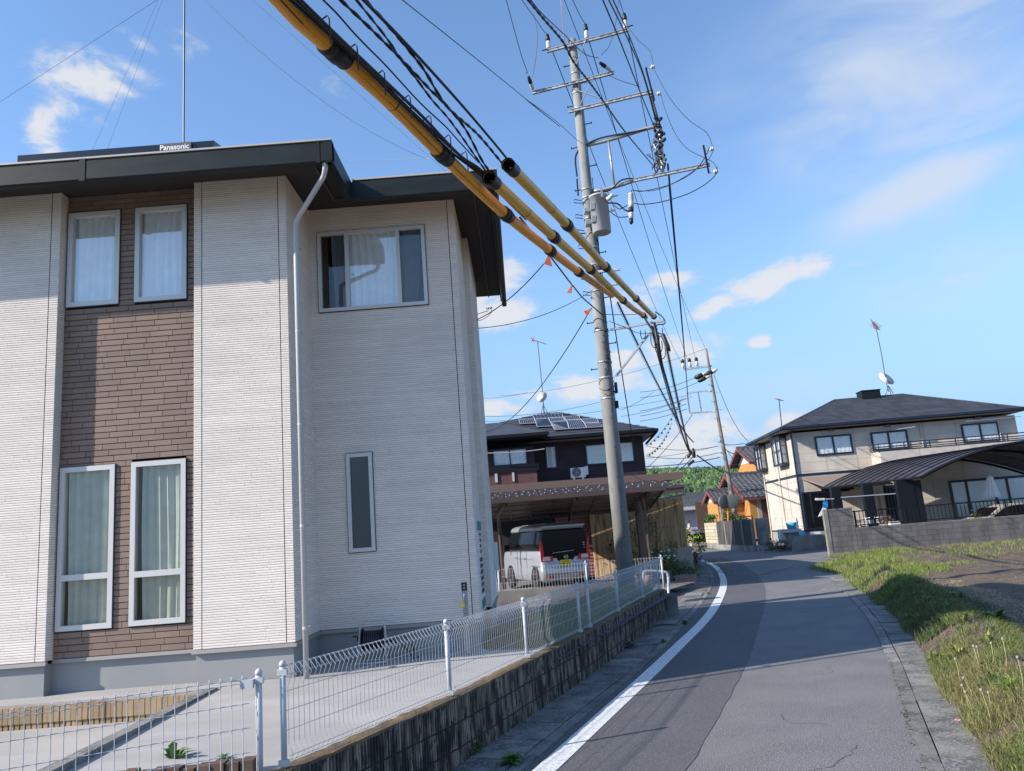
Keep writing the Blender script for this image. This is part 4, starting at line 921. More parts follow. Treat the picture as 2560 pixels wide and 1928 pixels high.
fz_ = thing('fuse_cutout', (3, 16, 8.5), 'white ribbed porcelain fuse hanging right of the transformer', 'fuse')
ft = V3(*P6(1142, 150, -.3)); fb = V3(*P6(1146, 400, -.3)); L = float(ft[2]-fb[2]); mb = MB(); prof = [(0, .02)]
for k in range(5): prof += [(L*.02+k*L*.055, .045), (L*.02+k*L*.055+.03, .062), (L*.02+k*L*.055+.045, .045)]
mb.lathe(ft, tuple(fb-ft), prof+[(L*.32, .055), (L*.5, .06)], 14).lathe(ft+(fb-ft)*.66, tuple(fb-ft), [(0, .05), (.03, .062), (.05, .045), (.08, .06), (.10, .045), (.16, .04)], 12); mb.build('body', 'porcelain', fz_, True)
mb = MB(); mb.lathe(ft+(fb-ft)*.5, tuple(fb-ft), [(0, .05), (.05, .06), (L*.12, .055)], 12).lathe(ft+(fb-ft)*.85, tuple(fb-ft), [(0, .045), (.09, .045), (.13, .02)], 12); mb.build('black_cap', 'black_rubber', fz_, True)
mb = MB()
def w6(pts, r=.010, t=-.3, m=mb): m.tube(cr([P6(x, y, t) for x, y in pts], 4), r, 6)
w6([(1148, 150), (1155, 128), (1230, 140), (1400, 105), (1500, 70), (1630, 0), (1720, -90), (1790, -220)]); w6([(1165, 238), (1250, 246), (1400, 225), (1600, 165), (1750, 85), (1840, 0), (1850, -60)])
w6([(940, 235), (1030, 240), (1090, 290), (1130, 305)], .017); w6([(1000, 250), (1050, 285), (1110, 255)]); w6([(965, 300), (1040, 350), (1130, 345)]); w6([(940, 190), (1035, 175)], .012)
w6([(1150, 160), (1060, 190)]) if False else None
mb.build('lead_wire', 'wire_black', fz_, True)
# ---- guard tubes
def at_line(px, c, k=.294):              # where the sight line meets the cable's upright plane x = c + k y
    r = ray(*px); Y = c/(r[0]/r[1]-k); return P(*px, Y)
def lay(pts, d0, d1):
    pts = [V3(*p) for p in pts]; L = [0]
    for a, b in zip(pts, pts[1:]): L.append(L[-1]+float(np.linalg.norm(b-a)))
    def at(d):
        d = min(max(d, 0), L[-1]-1e-6); i = max(0, int(np.searchsorted(L, d, 'right'))-1); i = min(i, len(pts)-2); t = (d-L[i])/(L[i+1]-L[i]); return pts[i]+(pts[i+1]-pts[i])*t
    N = max(2, int((d1-d0)/.25)+1); return [at(d0+(d1-d0)*k/(N-1)) for k in range(N)], L[-1]
def guard(pxs, c, m, label, r=.045, open_=True, joints=(), k=.294, rings=(), seam=True):
    pts = cr([at_line(p, c, k) for p in pxs], 6); _, L = lay(pts, 0, 1)
    root = thing('cable_guard', tuple(pts[0]), label, 'cable guard', 'cable guard tubes')
    # joint positions given as photo points along the tube
    def arc(px): q = at_line(px, c, k); return float(sum(np.linalg.norm(pts[i+1]-pts[i]) for i in range(min(range(len(pts)), key=lambda i: np.linalg.norm(pts[i]-q)))))
    js = [arc(p) for p in joints]; cuts = [0.]+js+[L]
    for d0, d1 in zip(cuts, cuts[1:]):
        if d1-d0 < .1: continue
        ps, _ = lay(pts, d0, d1); mb = MB(); mb.tube(ps, r, 20, cap=False); o = mb.build('tube_section', m, root, True)
        if seam: 
            mb = MB(); mb.tube([p+V3(.35*r, -.5*r, -.82*r) for p in ps], .005, 4); mb.build('seam', 'tube_seam', o)
    for a in js:
        ps, _ = lay(pts, max(0, a-.10), min(L, a+.10)); mb = MB(); mb.tube(ps[:1]+ps[1:], r*1.17, 20); mid, _ = lay(pts, a-.02, a+.035); mb.tube(mid, r*1.30, 20); mid, _ = lay(pts, a-.085, a-.05); mb.tube(mid, r*1.26, 20); mb.build('coupling', 'black_rubber', root, True)
    for p in rings:
        a = arc(p); ps, _ = lay(pts, a-.006, a+.006); MB().tube(ps, r*1.03, 20).build('tie_band', 'black_rubber', root, True)
    if open_:
        ps, _ = lay(pts, 0, .16); mb = MB(); mb.tube(ps, r*1.14, 24, cap=False); mb.tube(ps[:2], r*1.06, 24, cap=False)
        e, _ = lay(pts, 0, .02); mb.tube(e, r*1.2, 24, cap=False); mb.build('end_collar', 'black_rubber', root, True)
        ps, _ = lay(pts, .01, .5); mb = MB(); mb.tube(ps, r*.94, 20, cap=False); ps, _ = lay(pts, .48, .5); mb.tube(ps, r*.94, 20); mb.build('lining', 'black_rubber', root)
    return pts
CA = 3.27-.294*16.1; CB = 3.12-.294*16.1; CC = 3.00-.294*16.1
TA = guard([(1270, 412), (1418, 563), (1515, 668), (1600, 757), (1635, 792)], CA, 'tube_yellow', 'yellow cable guard tube with open black mouth, the upper one by the pole', joints=[z6(605, 390), z6(918, 728), z6(1150, 962), z6(1308, 1125)], rings=[z6(425, 215), z6(785, 590), z6(1070, 885)])
TB = guard([(1222, 444), (1385, 593), (1492, 688), (1568, 760), (1615, 793)], CB, 'tube_yellow', 'yellow cable guard tube with open black mouth, the middle one by the house eave', joints=[z6(455, 485), z6(800, 780), z6(1045, 990), z6(1235, 1128)], rings=[z6(260, 310), z6(920, 910)])
TC = guard([(640, -70), (700, 3), (838, 127), (980, 258), (1106, 386), (1265, 537), (1376, 627), (1460, 690), (1530, 738)], CC-.02, 'tube_orange', 'long orange cable guard tube crossing the sky from the top edge', open_=False, joints=[(838, 127), (1106, 386), z6(75, 260), z6(450, 580), z6(695, 772)], rings=[z4(780, 720)])
# ---- communication cables running over the viewer's head into the tubes
def far_from(pxs, c, k=.294, back=9.):
    p = [at_line(q, c, k) for q in pxs]; d = (p[0]-p[1])/np.linalg.norm(p[0]-p[1]); return [p[0]+d*back]+list(cr(p, 5))
GC = 'communication cables above the orange tube'
def cable(name, pxs, c, r, label, tw=0, R=.010, grp=GC, m='wire_black', k=.294, back=9.):
    pts = far_from(pxs, c, k, back); mb = MB()
    if tw: twist(mb, pts, r, R, tw)
    else: mb.tube(pts, r, 6)
    return one(mb, name, m, label, 'cable', grp, True)
Z4 = lambda *ps: [z4(*p) for p in ps]
cable('cable', Z4((580, 0), (900, 330), (1280, 750), (1570, 1095))+[(1290, 432)], CA, .009, 'thick straight black cable entering the upper yellow tube')
cable('twisted_cable', Z4((590, 0), (700, 120), (830, 270), (920, 380), (1010, 500), (1160, 740), (1370, 930), (1540, 1130)), CA-.02, .0055, 'twisted black cable crossing over to the mouth of the upper yellow tube', 4, .005)
cable('twisted_cable', Z4((420, 0), (640, 210), (860, 430), (1040, 620), (1160, 740), (1290, 900), (1400, 1110), (1470, 1210)), CB+.02, .0055, 'twisted black cable dropping to the right rim of the middle yellow tube', 4, .005)
cable('twisted_cable', Z4((530, 0), (740, 265), (850, 430), (940, 540), (1060, 700), (1190, 850), (1380, 1120), (1430, 1190)), CB, .0045, 'twisted black cable in the middle of the fan of cables', 4, .004)
cable('wavy_cable', Z4((300, 0), (400, 100), (500, 215), (600, 320), (720, 440), (830, 560), (940, 680), (1030, 770), (1150, 880), (1250, 990), (1380, 1130)), CB-.05, .005, 'thin wavy black cable left in the fan of cables')
cable('cable', Z4((140, 0), (480, 330), (720, 555), (1000, 820), (1250, 1080), (1430, 1210))+[z6(300, 330)], CC+.08, .010, 'heavy black cable nearest above the orange tube')
cable('cable', Z4((70, 0), (300, 205), (560, 440), (800, 680), (1000, 870), (1180, 1050), (1400, 1225))+[z6(250, 330)], CC+.04, .009, 'bundled black cable lying against the orange tube')
cable('cable', Z4((110, 0), (340, 215), (600, 460), (830, 690), (1040, 890), (1210, 1050), (1420, 1220)), CC+.06, .008, 'second bundled black cable just above the orange tube')
for p in ((330, 155), (525, 350), (715, 530), (895, 700), (1040, 840), (1175, 970), (1290, 1085)):
    q = at_line(z4(*p), CC+.08); mb = MB(); mb.tube([q+V3(-.05, 0, .0), q+V3(0, 0, .035), q+V3(.008, 0, .02), q+V3(.01, 0, -.11)], .0040, 5); one(mb, 'cable_hanger', 'black_rubber', 'small black wire hanger clipped on the heavy cable above the orange tube', 'hanger', 'wire hangers on the heavy cable')
pts = far_from([z4(850, 0), z4(1390, 430), z4(1944, 880), z5(250, 830), z5(500, 1010), z5(700, 1192)], PX-.1-.30*PY, .30); one(MB().tube(pts, .006, 5), 'wire', 'wire_black', 'single thin wire running to the pole beside the upper rack', 'wire')
# ---- high lines coming over from behind the viewer to the arms
GH = 'overhead lines from behind the viewer'
def hi(name, pxs, end, r, label, k=.30, tw=0, back=14.):
    c = end[0]-k*end[1]; pts = [at_line(p, c, k) for p in pxs]; d = (pts[0]-pts[1])/np.linalg.norm(pts[0]-pts[1]); pts = [pts[0]+d*back]+list(cr(pts+[V3(*end)], 5)); mb = MB()
    if tw: twist(mb, pts, r*.7, r*.7, tw)
    else: mb.tube(pts, r, 5)
    return one(mb, name, 'wire_black', label, 'wire', GH, True)
Z5 = lambda *ps: [z5(*p) for p in ps]
E1 = V3(*A1[0])+V3(0, 0, .42); E2 = V3(*A1[1])+V3(0, 0, .42); E3 = V3(*A1[2])+V3(0, 0, .42)
hi('power_line', Z5((85, 0), (205, 440), (260, 600)), B1[0], .008, 'power line ending at the left insulator of the second crossarm')
hi('power_line', Z5((215, 0), (330, 160), (390, 250)), E1, .008, 'power line ending at the left insulator of the top crossarm')
hi('power_line', Z5((640, 0), (700, 130)), E2, .008, 'power line ending at the middle insulator of the top crossarm')
hi('power_line', Z5((1028, 0), (1060, 100)), E3, .008, 'power line ending at the right insulator of the top crossarm')
hi('power_line', Z5((290, 0), (380, 110), (560, 280), (740, 450)), B1[1], .009, 'power line slanting to the right insulator of the second crossarm')
hi('power_line', Z5((1022, 0), (1000, 180), (950, 370)), AP.w(S_(*z5(908, 540))[0], -.4, S_(*z5(908, 540))[1]), .007, 'thin line dropping leftwards to the right insulator of the second crossarm')
hi('service_cable', Z5((270, 0), (400, 160), (560, 350), (650, 520), (790, 700), (920, 880), (1040, 1050), (1150, 1190)), P5(1335, 1430, -.2), .010, 'thick twisted cable sweeping past the pole down to the rack', tw=3)
hi('power_line', Z5((890, 0), (1020, 310), (1190, 740)), P5(1330, 1090, -.1), .011, 'first of the three parallel heavy lines dropping to the splices')
hi('power_line', Z5((940, 0), (1100, 330), (1230, 640)), P5(1345, 1060, -.1), .011, 'middle of the three parallel heavy lines dropping to the splices')
hi('power_line', Z5((975, 0), (1110, 300), (1240, 650)), P5(1330, 980, -.1), .011, 'last of the three parallel heavy lines dropping to the splices')
# jumpers at the pole
def jump(name, pts, label, r=.007, t=-.25):
    return one(MB().tube(cr([P5(x, y, t) for x, y in pts], 5), r, 5), name, 'wire_black', label, 'wire', 'jumper wires on the near pole')
jump('jumper', [(335, 160), (368, 330), (360, 500), (330, 690)], 'looping jumper left of the pole top')
jump('jumper', [(1115, 280), (1200, 390), (1290, 470), (1325, 590), (1350, 670), (1470, 880), (1620, 1050), (1760, 1150), (1815, 1270)], 'long jumper curving down to the far right insulator')
jump('jumper', [(1385, 830), (1420, 960), (1500, 1150), (1600, 1280), (1740, 1355), (1820, 1400), (1845, 1455)], 'inner jumper curving down to the lower right insulator')
jump('jumper', [(960, 680), (1080, 730), (1220, 772)], 'short jumper behind the third crossarm')
jump('jumper', [(1815, 1300), (1785, 1360), (1690, 1440), (1500, 1560), (1330, 1625), (1160, 1625)], 'jumper sagging from the arm end back to the fuse')
jump('cable', [(680, 1480), (668, 1320), (720, 1240), (850, 1170), (1000, 1135), (1150, 1110), (1260, 1085)], 'thick cable following the top of the rack', .020, -.06)
jump('cable', [(690, 1640), (680, 1500)], 'thick cable tail on the pole', .020, -.06)
jump('cable', [(800, 1615), (950, 1600), (1060, 1510), (1230, 1500), (1330, 1460), (1380, 1380)], 'thick cable following the bottom of the rack', .018, -.08)
# ---- marker rope with flags and service drops
R0 = z6; fl0 = at_line(z6(200, 300), CC+.1); 
rope = [at_line(z6(180, 290), CC), at_line(z6(330, 480), CC+.04)] ; pr = P(*z6(435, 612), 11.2); pe = V3(PX+.05, PY-.17, 0); pe[2] = P(*z6(850, 1130), PY-.17)[2]
mb = MB(); twist(mb, [P(*z6(200, 310), 8.8), P(*z6(300, 440), 9.8), pr, P(*z6(600, 830), 13.1), P(*z6(720, 980), 14.6), pe], .008, .010, 5); one(mb, 'marker_rope', 'wire_black', 'twisted black rope with orange flags running down to the near pole', 'rope', None, True)
for (t, b, l), Yf, lab in ((((95, 262), (92, 350), (75, 290)), 8.2, 'orange flag on the tube nearest to the roof edge'), (((437, 622), (398, 700), (465, 722)), 11.2, 'biggest orange triangular flag hanging below the tubes'), (((633, 868), (588, 942), (625, 942)), 13.4, 'narrow orange flag on the rope left of the pole'), (((800, 1068), (730, 1095), (757, 1135)), 15.6, 'bright orange flag touching the pole')):
    q = [P(*z6(*c), Yf) for c in (t, b, l)]; m = MB(); m.prism([tuple(c) for c in q], (.01, .012, 0)); one(m, 'marker_flag', 'flag_orange', lab, 'flag', 'orange marker flags')
wall_pt = P(*z6(0, 1052), 13.0)
def span(A, B, s, r, name, label, grp=None, m='wire_black', n=16): return one(MB().tube(sag(A, B, s, n), r, 5), name, m, label, 'wire', grp)
span(P(*z6(398, 700), 11.2), P(1172, 808, 12.5), .12, .008, 'service_wire', 'service wire from the big flag to the side of the near house')
span(V3(PX-.1, PY-.1, P(*z6(780, 930), PY)[2]), P(1180, 822, 12.8), .18, .007, 'service_wire', 'thinner service wire from the pole to the side of the near house')
mb = MB(); a = P(1222, 770, 12.4); mb.tube([a, a+V3(-.02, 0, -.05), P(1180, 790, 12.5)], .006, 5).tube(cr([a+V3(.03, 0, 0), P(1228, 782, 12.4), P(1205, 800, 12.4), P(1180, 800, 12.5)], 4), .005, 5)
for k in range(4): mb.lathe(P(1216+k*4, 772-k*.8, 12.4), (1, 0, .1), [(0, .01), (.008, .022), (.016, .01)], 8)
one(mb, 'wire_anchor', 'wire_black', 'dark insulated anchor of the service wire near the house wall', 'anchor')
span(P(*z6(795, 1070), 15.6), P(*z1(100, 310), 31.), .55, .012, 'service_wire', 'long service wire running from the flag down to the dark house roof')
# ---- the second pole
P2 = P(1843, 1330, 55.); p2x, p2y = float(P(1843, 1300, 55.)[0]), 55.; QP = Plane(p2x, p2y, math.atan2(-.3, .955)); p2t = P(1765, 872, 55.)
p2 = thing('utility_pole', (p2x, p2y, 0), 'weathered brown concrete utility pole farther down the road behind the mirrors', 'utility pole')
lean = (p2t[0]-p2x)/14.; XF2 = lambda x, y, z: (x+lean*(z-0)*1., y, z)
mb = MB(); N = 12; mb.tube([(p2x+lean*z, p2y, z) for z in np.linspace(0, p2t[2], N)], [.19-.008*z for z in np.linspace(0, p2t[2], N)], 16); mb.build('shaft', 'pole_old', p2, True)
Q2 = lambda x, y, t=0.: (lambda h: (h[0], h[1]+t, h[2]))(QP.hit(*zw(x, y)))
mb = MB(); mb.bar(Q2(455, 600), Q2(745, 563), .12).bar(Q2(490, 845), Q2(770, 815), .10).bar(Q2(515, 1055), Q2(800, 1035), .10).bar(Q2(490, 845), Q2(520, 1055), .10).bar(Q2(605, 835), Q2(640, 1040), .09).bar(Q2(690, 680), Q2(790, 620), .09); mb.build('crossarm', 'galv', p2)
for p in ((450, 590), (520, 580), (592, 570)):
    m = MB(); m.lathe(Q2(*p, -.1), (0, 0, 1), [(0, .05), (.1, .13), (.25, .12), (.4, .1)], 8); o = m.build('insulator', 'porcelain', p2, True); m = MB(); c = V3(*Q2(*p, -.1))+V3(0, 0, .4); m.lathe(c, (0, 0, 1), [(0, .13), (.2, .12), (.28, .05)], 8); m.build('cap', 'black_rubber', o, True)
for p, q in (((560, 695), (650, 655)), ((595, 730), (680, 688)), ((660, 665), (750, 625))):
    A = V3(*Q2(*p, -.15)); B = V3(*Q2(*q, -.15)); m = MB(); m.lathe(A, tuple(B-A), [(0, .03), (.1, .16), (.5, .17), (.75, .10)], 8); m.build('tension_clamp', 'black_rubber', p2, True); m = MB(); m.lathe(A+(B-A)*.55, tuple(B-A), [(0, .09), (.1, .13), (.5, .12), (.7, .05)], 8); m.build('insulator', 'porcelain', p2, True)
mb = MB()
for k in range(16):
    z = 2.6+k*.62; s = 1 if k % 2 else -1; x = p2x+lean*z; mb.bar((x+s*.1, p2y-.1, z), (x+s*.34, p2y-.15, z), .035)
for p in ((740, 830), (790, 1040), (840, 1360), (850, 1470), (870, 1510)): c = V3(*Q2(*p)); mb.lathe(c, (0, 0, 1), [(0, .2), (.1, .2)], 10)
mb.build('step_bolt', 'galv', p2)
# spans between the two poles and other far wires
GB = 'wires strung between the two utility poles'
def btw(a, b, s, r, label, Ya=None, name='wire'): 
    A = V3(*(P6(*a, -.2) if Ya is None else P(*z6(*a), Ya))); B = V3(*Q2(*b)); return span(A, B, s, r, name, label, GB, n=22)
for a, b, s, r, lab in (((490, -1030), (450, 570), .6, .011, 'wire below the left insulator of the top arm towards the far pole'), ((790, -1120), (520, 560), .6, .011, 'wire below the middle insulator of the top arm towards the far pole'), ((1110, -1190), (592, 550), .6, .011, 'wire below the right insulator of the top arm towards the far pole'), ((570, -1500), (685, 385), .5, .009, 'thin earth wire from the pole top to the far pole top'),
                         ((1440, -100), (475, 620), .8, .024, 'heavy insulated cable from the rack to the far rack'), ((1450, 60), (492, 850), .8, .018, 'second heavy insulated cable from the rack to the far rack'), ((1462, 100), (500, 930), .8, .014, 'third insulated cable beside the heavy cables')): btw(a, b, s, r, lab)
def comm(a, b, s, r, label, loops=True):
    A = V3(*P6(*a, -.1)); B = V3(*Q2(*b)); pts = sag(A, B, s, 60); mb = MB(); mb.tube(pts[::3], r, 5)
    if loops:
        N = 200; out = []
        for k in range(N*6):
            t = k/(N*6-1); p = A+(B-A)*t-V3(0, 0, s*4*t*(1-t)); an = k*math.pi/3; out.append(p+V3(math.cos(an)*.045, 0, math.sin(an)*.045-.02))
        mb.tube(out, .0035, 3, cap=False)
    return one(mb, 'comm_cable', 'wire_black', label, 'cable', GB)
comm((1300, 1230), (520, 1460), .5, .030, 'black communication cable wrapped in spiral hangers, the right one'); comm((1405, 1300), (525, 1455), .5, .022, 'thick communication cable hanging just right of the spiral one')
comm((1020, 1030), (560, 1355), .5, .020, 'left communication cable with coiled hangers leaving the orange tube')
comm((1345, 1440), (430, 1280), .3, .015, 'plain cable between the spiral communication cables', False)
span(P6(955, 960, -.1), P(*z1(1290, 630), 25), .5, .014, 'wire', 'wire dropping from the near pole to the brown fascia')
# bracket clutter: loops and closures
mb = MB(); random.seed(4)
for c, R in (((1330, 1330), 70), ((1360, 1390), 60), ((1230, 1290), 40), ((1390, 1440), 55), ((1370, 1270), 45)):
    mb.tube([P6(c[0]+R*.5*math.cos(t), c[1]+R*1.1*math.sin(t), -.1+.02*math.sin(3*t)) for t in np.linspace(-.6, math.pi+.6, 16)], .010, 5)
mb.tube(cr([P6(*q, -.12) for q in ((1330, 1110), (1385, 1145), (1415, 1190), (1400, 1215), (1350, 1220), (1340, 1270), (1380, 1295))], 4), .013, 6).tube(cr([P6(*q, -.12) for q in ((1245, 1160), (1275, 1210), (1330, 1290), (1350, 1350))], 4), .022, 6)
for k in range(9): mb.tube(cr([P6(900+random.uniform(-8, 20), 1140+k*55, -.16), P6(935+random.uniform(-20, 30), 1165+k*55, -.17), P6(915+random.uniform(-15, 20), 1200+k*55, -.16)], 4), .007, 5)
mb.tube(cr([P6(*q, -.15) for q in ((905, 1135), (1050, 1138), (1180, 1135))], 4), .008, 5).tube(cr([P6(*q, -.15) for q in ((950, 1190), (1080, 1240), (1200, 1290), (1300, 1290))], 4), .007, 5)
one(mb, 'cable_loops', 'wire_black', 'slack black cable loops hanging from the bracket on the near pole', 'cable')
mb = MB(); A = V3(*P6(1390, 1290, -.12)); B = V3(*P6(1425, 1370, -.12)); mb.lathe(A, tuple(B-A), [(0, .02), (.03, .048), (.32, .045), (.42, .02)], 10); one(mb, 'splice_closure', 'black_rubber', 'fat black splice closure hanging below the bracket', 'splice closure', None, True)
mb = MB(); A = V3(*P6(1325, 1200, -.12)); B = V3(*P6(1355, 1370, -.12)); mb.lathe(A, tuple(B-A), [(0, .03), (.3, .03), (.4, .045), (.9, .03)], 8); one(mb, 'cable_bundle', 'black_rubber', 'bundle of cables bending down at the tube ends', 'cable', None, True)
c = Q2(512, 1485); mb = MB(); mb.lathe(V3(*c)+V3(.25, 0, .25), (-.5, 0, -.6), [(0, .06), (.05, .11), (.5, .11), (.6, .05)], 8).lathe(V3(*c)+V3(.3, 0, -.45), (-.6, 0, -.4), [(0, .06), (.05, .10), (.5, .10), (.6, .04)], 8); mb.lathe(V3(*Q2(565, 1520)), (0, 0, 1), [(0, .05), (.1, .13), (.5, .14), (.7, .05)], 8); one(mb, 'splice_closure', 'black_rubber', 'dark splice closures where the far cables meet left of the far pole', 'splice closure', None, True)
GF = 'far wires low in the sky'
def far(p, q, Yp, Yq, s, r, label): return span(P(*p, Yp), P(*q, Yq), s, r, 'far_wire', label, GF, n=18)
W = zw
for p, q, Yp, Yq, s, r, lab in ((W(0, 835), W(560, 690), 60, 55, .2, .02, 'wire reaching the upper clamp of the far pole from the left'), (W(0, 895), W(600, 735), 60, 55, .2, .02, 'wire reaching the lower clamp of the far pole from the left'), (W(0, 1035), W(480, 900), 60, 55, .1, .022, 'upper of three wires left of the far rack'), (W(0, 1085), W(480, 960), 60, 55, .1, .02, 'middle of three wires left of the far rack'), (W(0, 1140), W(490, 1010), 60, 55, .1, .02, 'lowest of three wires left of the far rack'),
    (W(60, 1395), W(800, 1400), 60, 55, .3, .02, 'nearly level wire left of the far pole'), (W(60, 1525), W(825, 1395), 58, 55, .1, .016, 'rising wire under the cloud left of the far pole'), (W(60, 1500), W(825, 1465), 58, 55, .3, .022, 'double wire left of the far pole foot'), (W(55, 1610), W(830, 1515), 56, 55, .15, .03, 'thick wire ending low on the far pole'), (W(60, 1640), W(1010, 1590), 70, 60, .1, .014, 'faint wire above the hill'),
    (W(870, 1385), W(1085, 1370), 55, 58, .05, .022, 'short wire right of the far pole'), (W(870, 1410), W(1080, 1430), 55, 47, .35, .03, 'sagging service wire to the beige house eave'), (W(910, 1450), W(1025, 1600), 55, 60, .05, .02, 'wire dropping towards the orange house'), (W(770, 655), W(1125, 1345), 55, 50, .8, .02, 'long thin stay wire right of the far pole'), (W(590, 1490), W(850, 1665), 55, 55, .05, .05, 'thick stay going down right to the far pole foot'), (W(545, 1070), W(60, 1640), 55, 50, .2, .02, 'diagonal wire from the far rack down left'), (W(500, 1480), W(340, 1665), 55, 52, .02, .025, 'slack wire dropping behind the brown fascia'), (W(560, 1500), W(390, 1665), 55, 52, .05, .03, 'thick cable dropping behind the brown fascia'),
    ((0, 255), (400, -5), 14, 12, .0, .003, 'hair-thin wire across the upper left sky'), (W(680, 385), (1250, 990), 55, 70, .6, .015, 'thin wire from the far pole top over the dark house'), (z1(80, 230), z1(1690, 20), 62, 60, .4, .014, 'thin wire above the dark house roof'), (z1(80, 50), z1(430, 5), 62, 60, .1, .012, 'faint wire beside the dark house aerial'), (z1(80, 190), z1(1000, 75), 55, 58, .3, .014, 'wire crossing left of the near pole'), (z1(1150, 190), z1(1700, 35), 58, 62, .2, .014, 'wire crossing right of the near pole'), (z1(1150, 140), z1(1400, 0), 50, 55, .1, .014, 'wire rising right of the near pole')): far(p, q, Yp, Yq, s, r, lab)
for p, q in ((W(70, 1395), W(440, 890)), (W(70, 1490), W(330, 1160))):
    A = P(*p, 48); B = P(*q, 56); pts = sag(A, B, .4, 12); mb = MB().tube(pts, .016, 4)
    for c in pts[1:-1]: mb.lathe(c+V3(0, 0, -.14), (0, 0, 1), [(0, .03), (.04, .07), (.12, .05)], 6)
    one(mb, 'beaded_wire', 'wire_black', 'wire hung with small black beads, the ' + ('upper one' if p[1] < W(0, 1450)[1] else 'lower one'), 'wire', GF)
# ================================================================== dark house, carport and van
def twin(root, pl, a0, a1, z0, z1, mull=(), frame='navy_frame', cur='curtain', fw=.05, gl='rh_glass', n0=0., part=None, hm=()):
    W_ = lambda a, z, n: pl.w(a, -(n+n0), z); mb = MB(xf=lambda a, n, z: W_(a, z, n))
    for s, e, lo, hi in ((a0, a1, z0, z0+fw), (a0, a1, z1-fw, z1), (a0, a0+fw, z0+fw, z1-fw), (a1-fw, a1, z0+fw, z1-fw)): mb.box(s, e, 0, .06, lo, hi)
    for m_ in mull: mb.box(m_-fw/2, m_+fw/2, 0, .055, z0+fw, z1-fw)
    for h in hm: mb.box(a0+fw, a1-fw, 0, .05, h-fw/3, h+fw/3)
    fr = mb.build('window', frame, root); xs = [a0+fw]+list(mull)+[a1-fw]
    N = 24; m = MB(); vs = [W_(lerp(a0+fw, a1-fw, i/N), z, .014+.006*math.sin(i*2.1)) for z in (z0+fw, z1-fw) for i in range(N+1)]; m.add(vs, [(i, i+1, N+2+i, N+1+i) for i in range(N)]); m.build('curtain', cur or 'interior', fr)
    for i in range(len(xs)-1):
        m = MB(); m.add([W_(xs[i], z0+fw, .032), W_(xs[i+1], z0+fw, .032), W_(xs[i+1], z1-fw, .032), W_(xs[i], z1-fw, .032)], [(0, 1, 2, 3)]); m.build('pane', gl, fr)
    return fr
def hip(pts, ridge, th=.12):
    mb = MB(); n = len(pts); mb.add(list(pts)+list(ridge), [(0, 1, n+1, n), (1, 2, n+1), (2, 3, n, n+1), (3, 0, n)]); return mb
def slope_tiles(mb, a, b, c, d, rows, cols, th=.03, prof=None):
    """overlapping courses on the quad a b (eave) c d (ridge)"""
    a, b, c, d = (V3(*k) for k in (a, b, c, d)); nrm = np.cross(b-a, d-a); nrm = nrm/np.linalg.norm(nrm)
    if nrm[2] < 0: nrm = -nrm
    for r in range(rows):
        t0, t1 = r/rows, (r+1.08)/rows; t1 = min(t1, 1)
        p0, p1, q0, q1 = a+(d-a)*t0, b+(c-b)*t0, a+(d-a)*t1, b+(c-b)*t1
        for k in range(cols):
            u0, u1 = k/cols, (k+1)/cols; v = [p0+(p1-p0)*u0+nrm*th, p0+(p1-p0)*u1+nrm*th, q0+(q1-q0)*u1+nrm*.004, q0+(q1-q0)*u0+nrm*.004, p0+(p1-p0)*u0, p0+(p1-p0)*u1]
            mb.add(v, [(0, 1, 2, 3), (4, 5, 1, 0)])
KH[0] = 1.
H2 = thing('house', (1, 37, .3), 'dark brown two-storey house with solar panels on its hip roof behind the carport', 'house')
YF = 33.; F2_ = Plane(0, YF); sz = lambda x, y, Y=YF: tuple(P(*z1(x, y), Y)[[0, 2]])
xr, zs = sz(1312, 320); zs = 5.60
mb = MB(); mb.box(-6, xr, YF, 41.5, .3, zs); mb.build('wall', 'h2_wall', H2)
YL = 31.6; xl = P(*z1(475, 450), YL)[0]; mb = MB(); mb.box(-6, xl, YL, YF-.005, .3, 5.3); mb.build('wall', 'h2_wall', H2)
# main roof
ye = YF-.75; ze = P(*z1(1410, 283), ye)[2]; xe = P(*z1(1415, 283), ye)[0]; zr = P(*z1(650, 158), 37.2)[2]; ra = P(*z1(545, 163), 37.2)[0]; rb = P(*z1(665, 158), 37.2)[0]; xw = -6.
E0, E1_, E2_, E3_ = (xw, ye, ze), (xe, ye, ze), (xe, 42.2, ze), (xw, 42.2, ze); RA, RB = (ra, 37.2, zr), (rb, 37.2, zr)
mb = MB(); mb.add([E0, E1_, E2_, E3_, RA, RB], [(0, 1, 5, 4), (1, 2, 5), (2, 3, 4, 5), (3, 0, 4)]); rf = mb.build('roof', 'slate', H2)
mb = MB(); nr = 14
for r in range(nr):
    t = r/nr; a = V3(*E0)*(1-t)+V3(*RA)*t; b = V3(*E1_)*(1-t)+V3(*RB)*t; u = V3(0, -.25, .9)*.02; t2 = (r+1)/nr; c = V3(*E1_)*(1-t2)+V3(*RB)*t2; d = V3(*E0)*(1-t2)+V3(*RA)*t2
    mb.add([a+u*1.6, b+u*1.6, c+u*.3, d+u*.3, a, b], [(0, 1, 2, 3), (4, 5, 1, 0)])
mb.build('roof_course', 'slate', rf)
mb = MB(); mb.box(xw, xe, ye-.02, ye+.03, ze-.17, ze+.01).box(xe-.03, xe+.02, ye, 42.2, ze-.17, ze+.01).box(xw, xe+.1, ye-.13, ye-.02, ze-.12, ze-.0).bar((xe+.05, ye-.05, ze-.12), (xr+.1, YF-.1, ze-.55), .07); mb.build('fascia', 'black_paint', H2)
mb = MB(); mb.poly([(xw, ye, ze-.16), (xe, ye, ze-.16), (xe, 42, ze-.16), (xw, 42, ze-.16)]); mb.build('soffit', 'cream_soffit', H2)
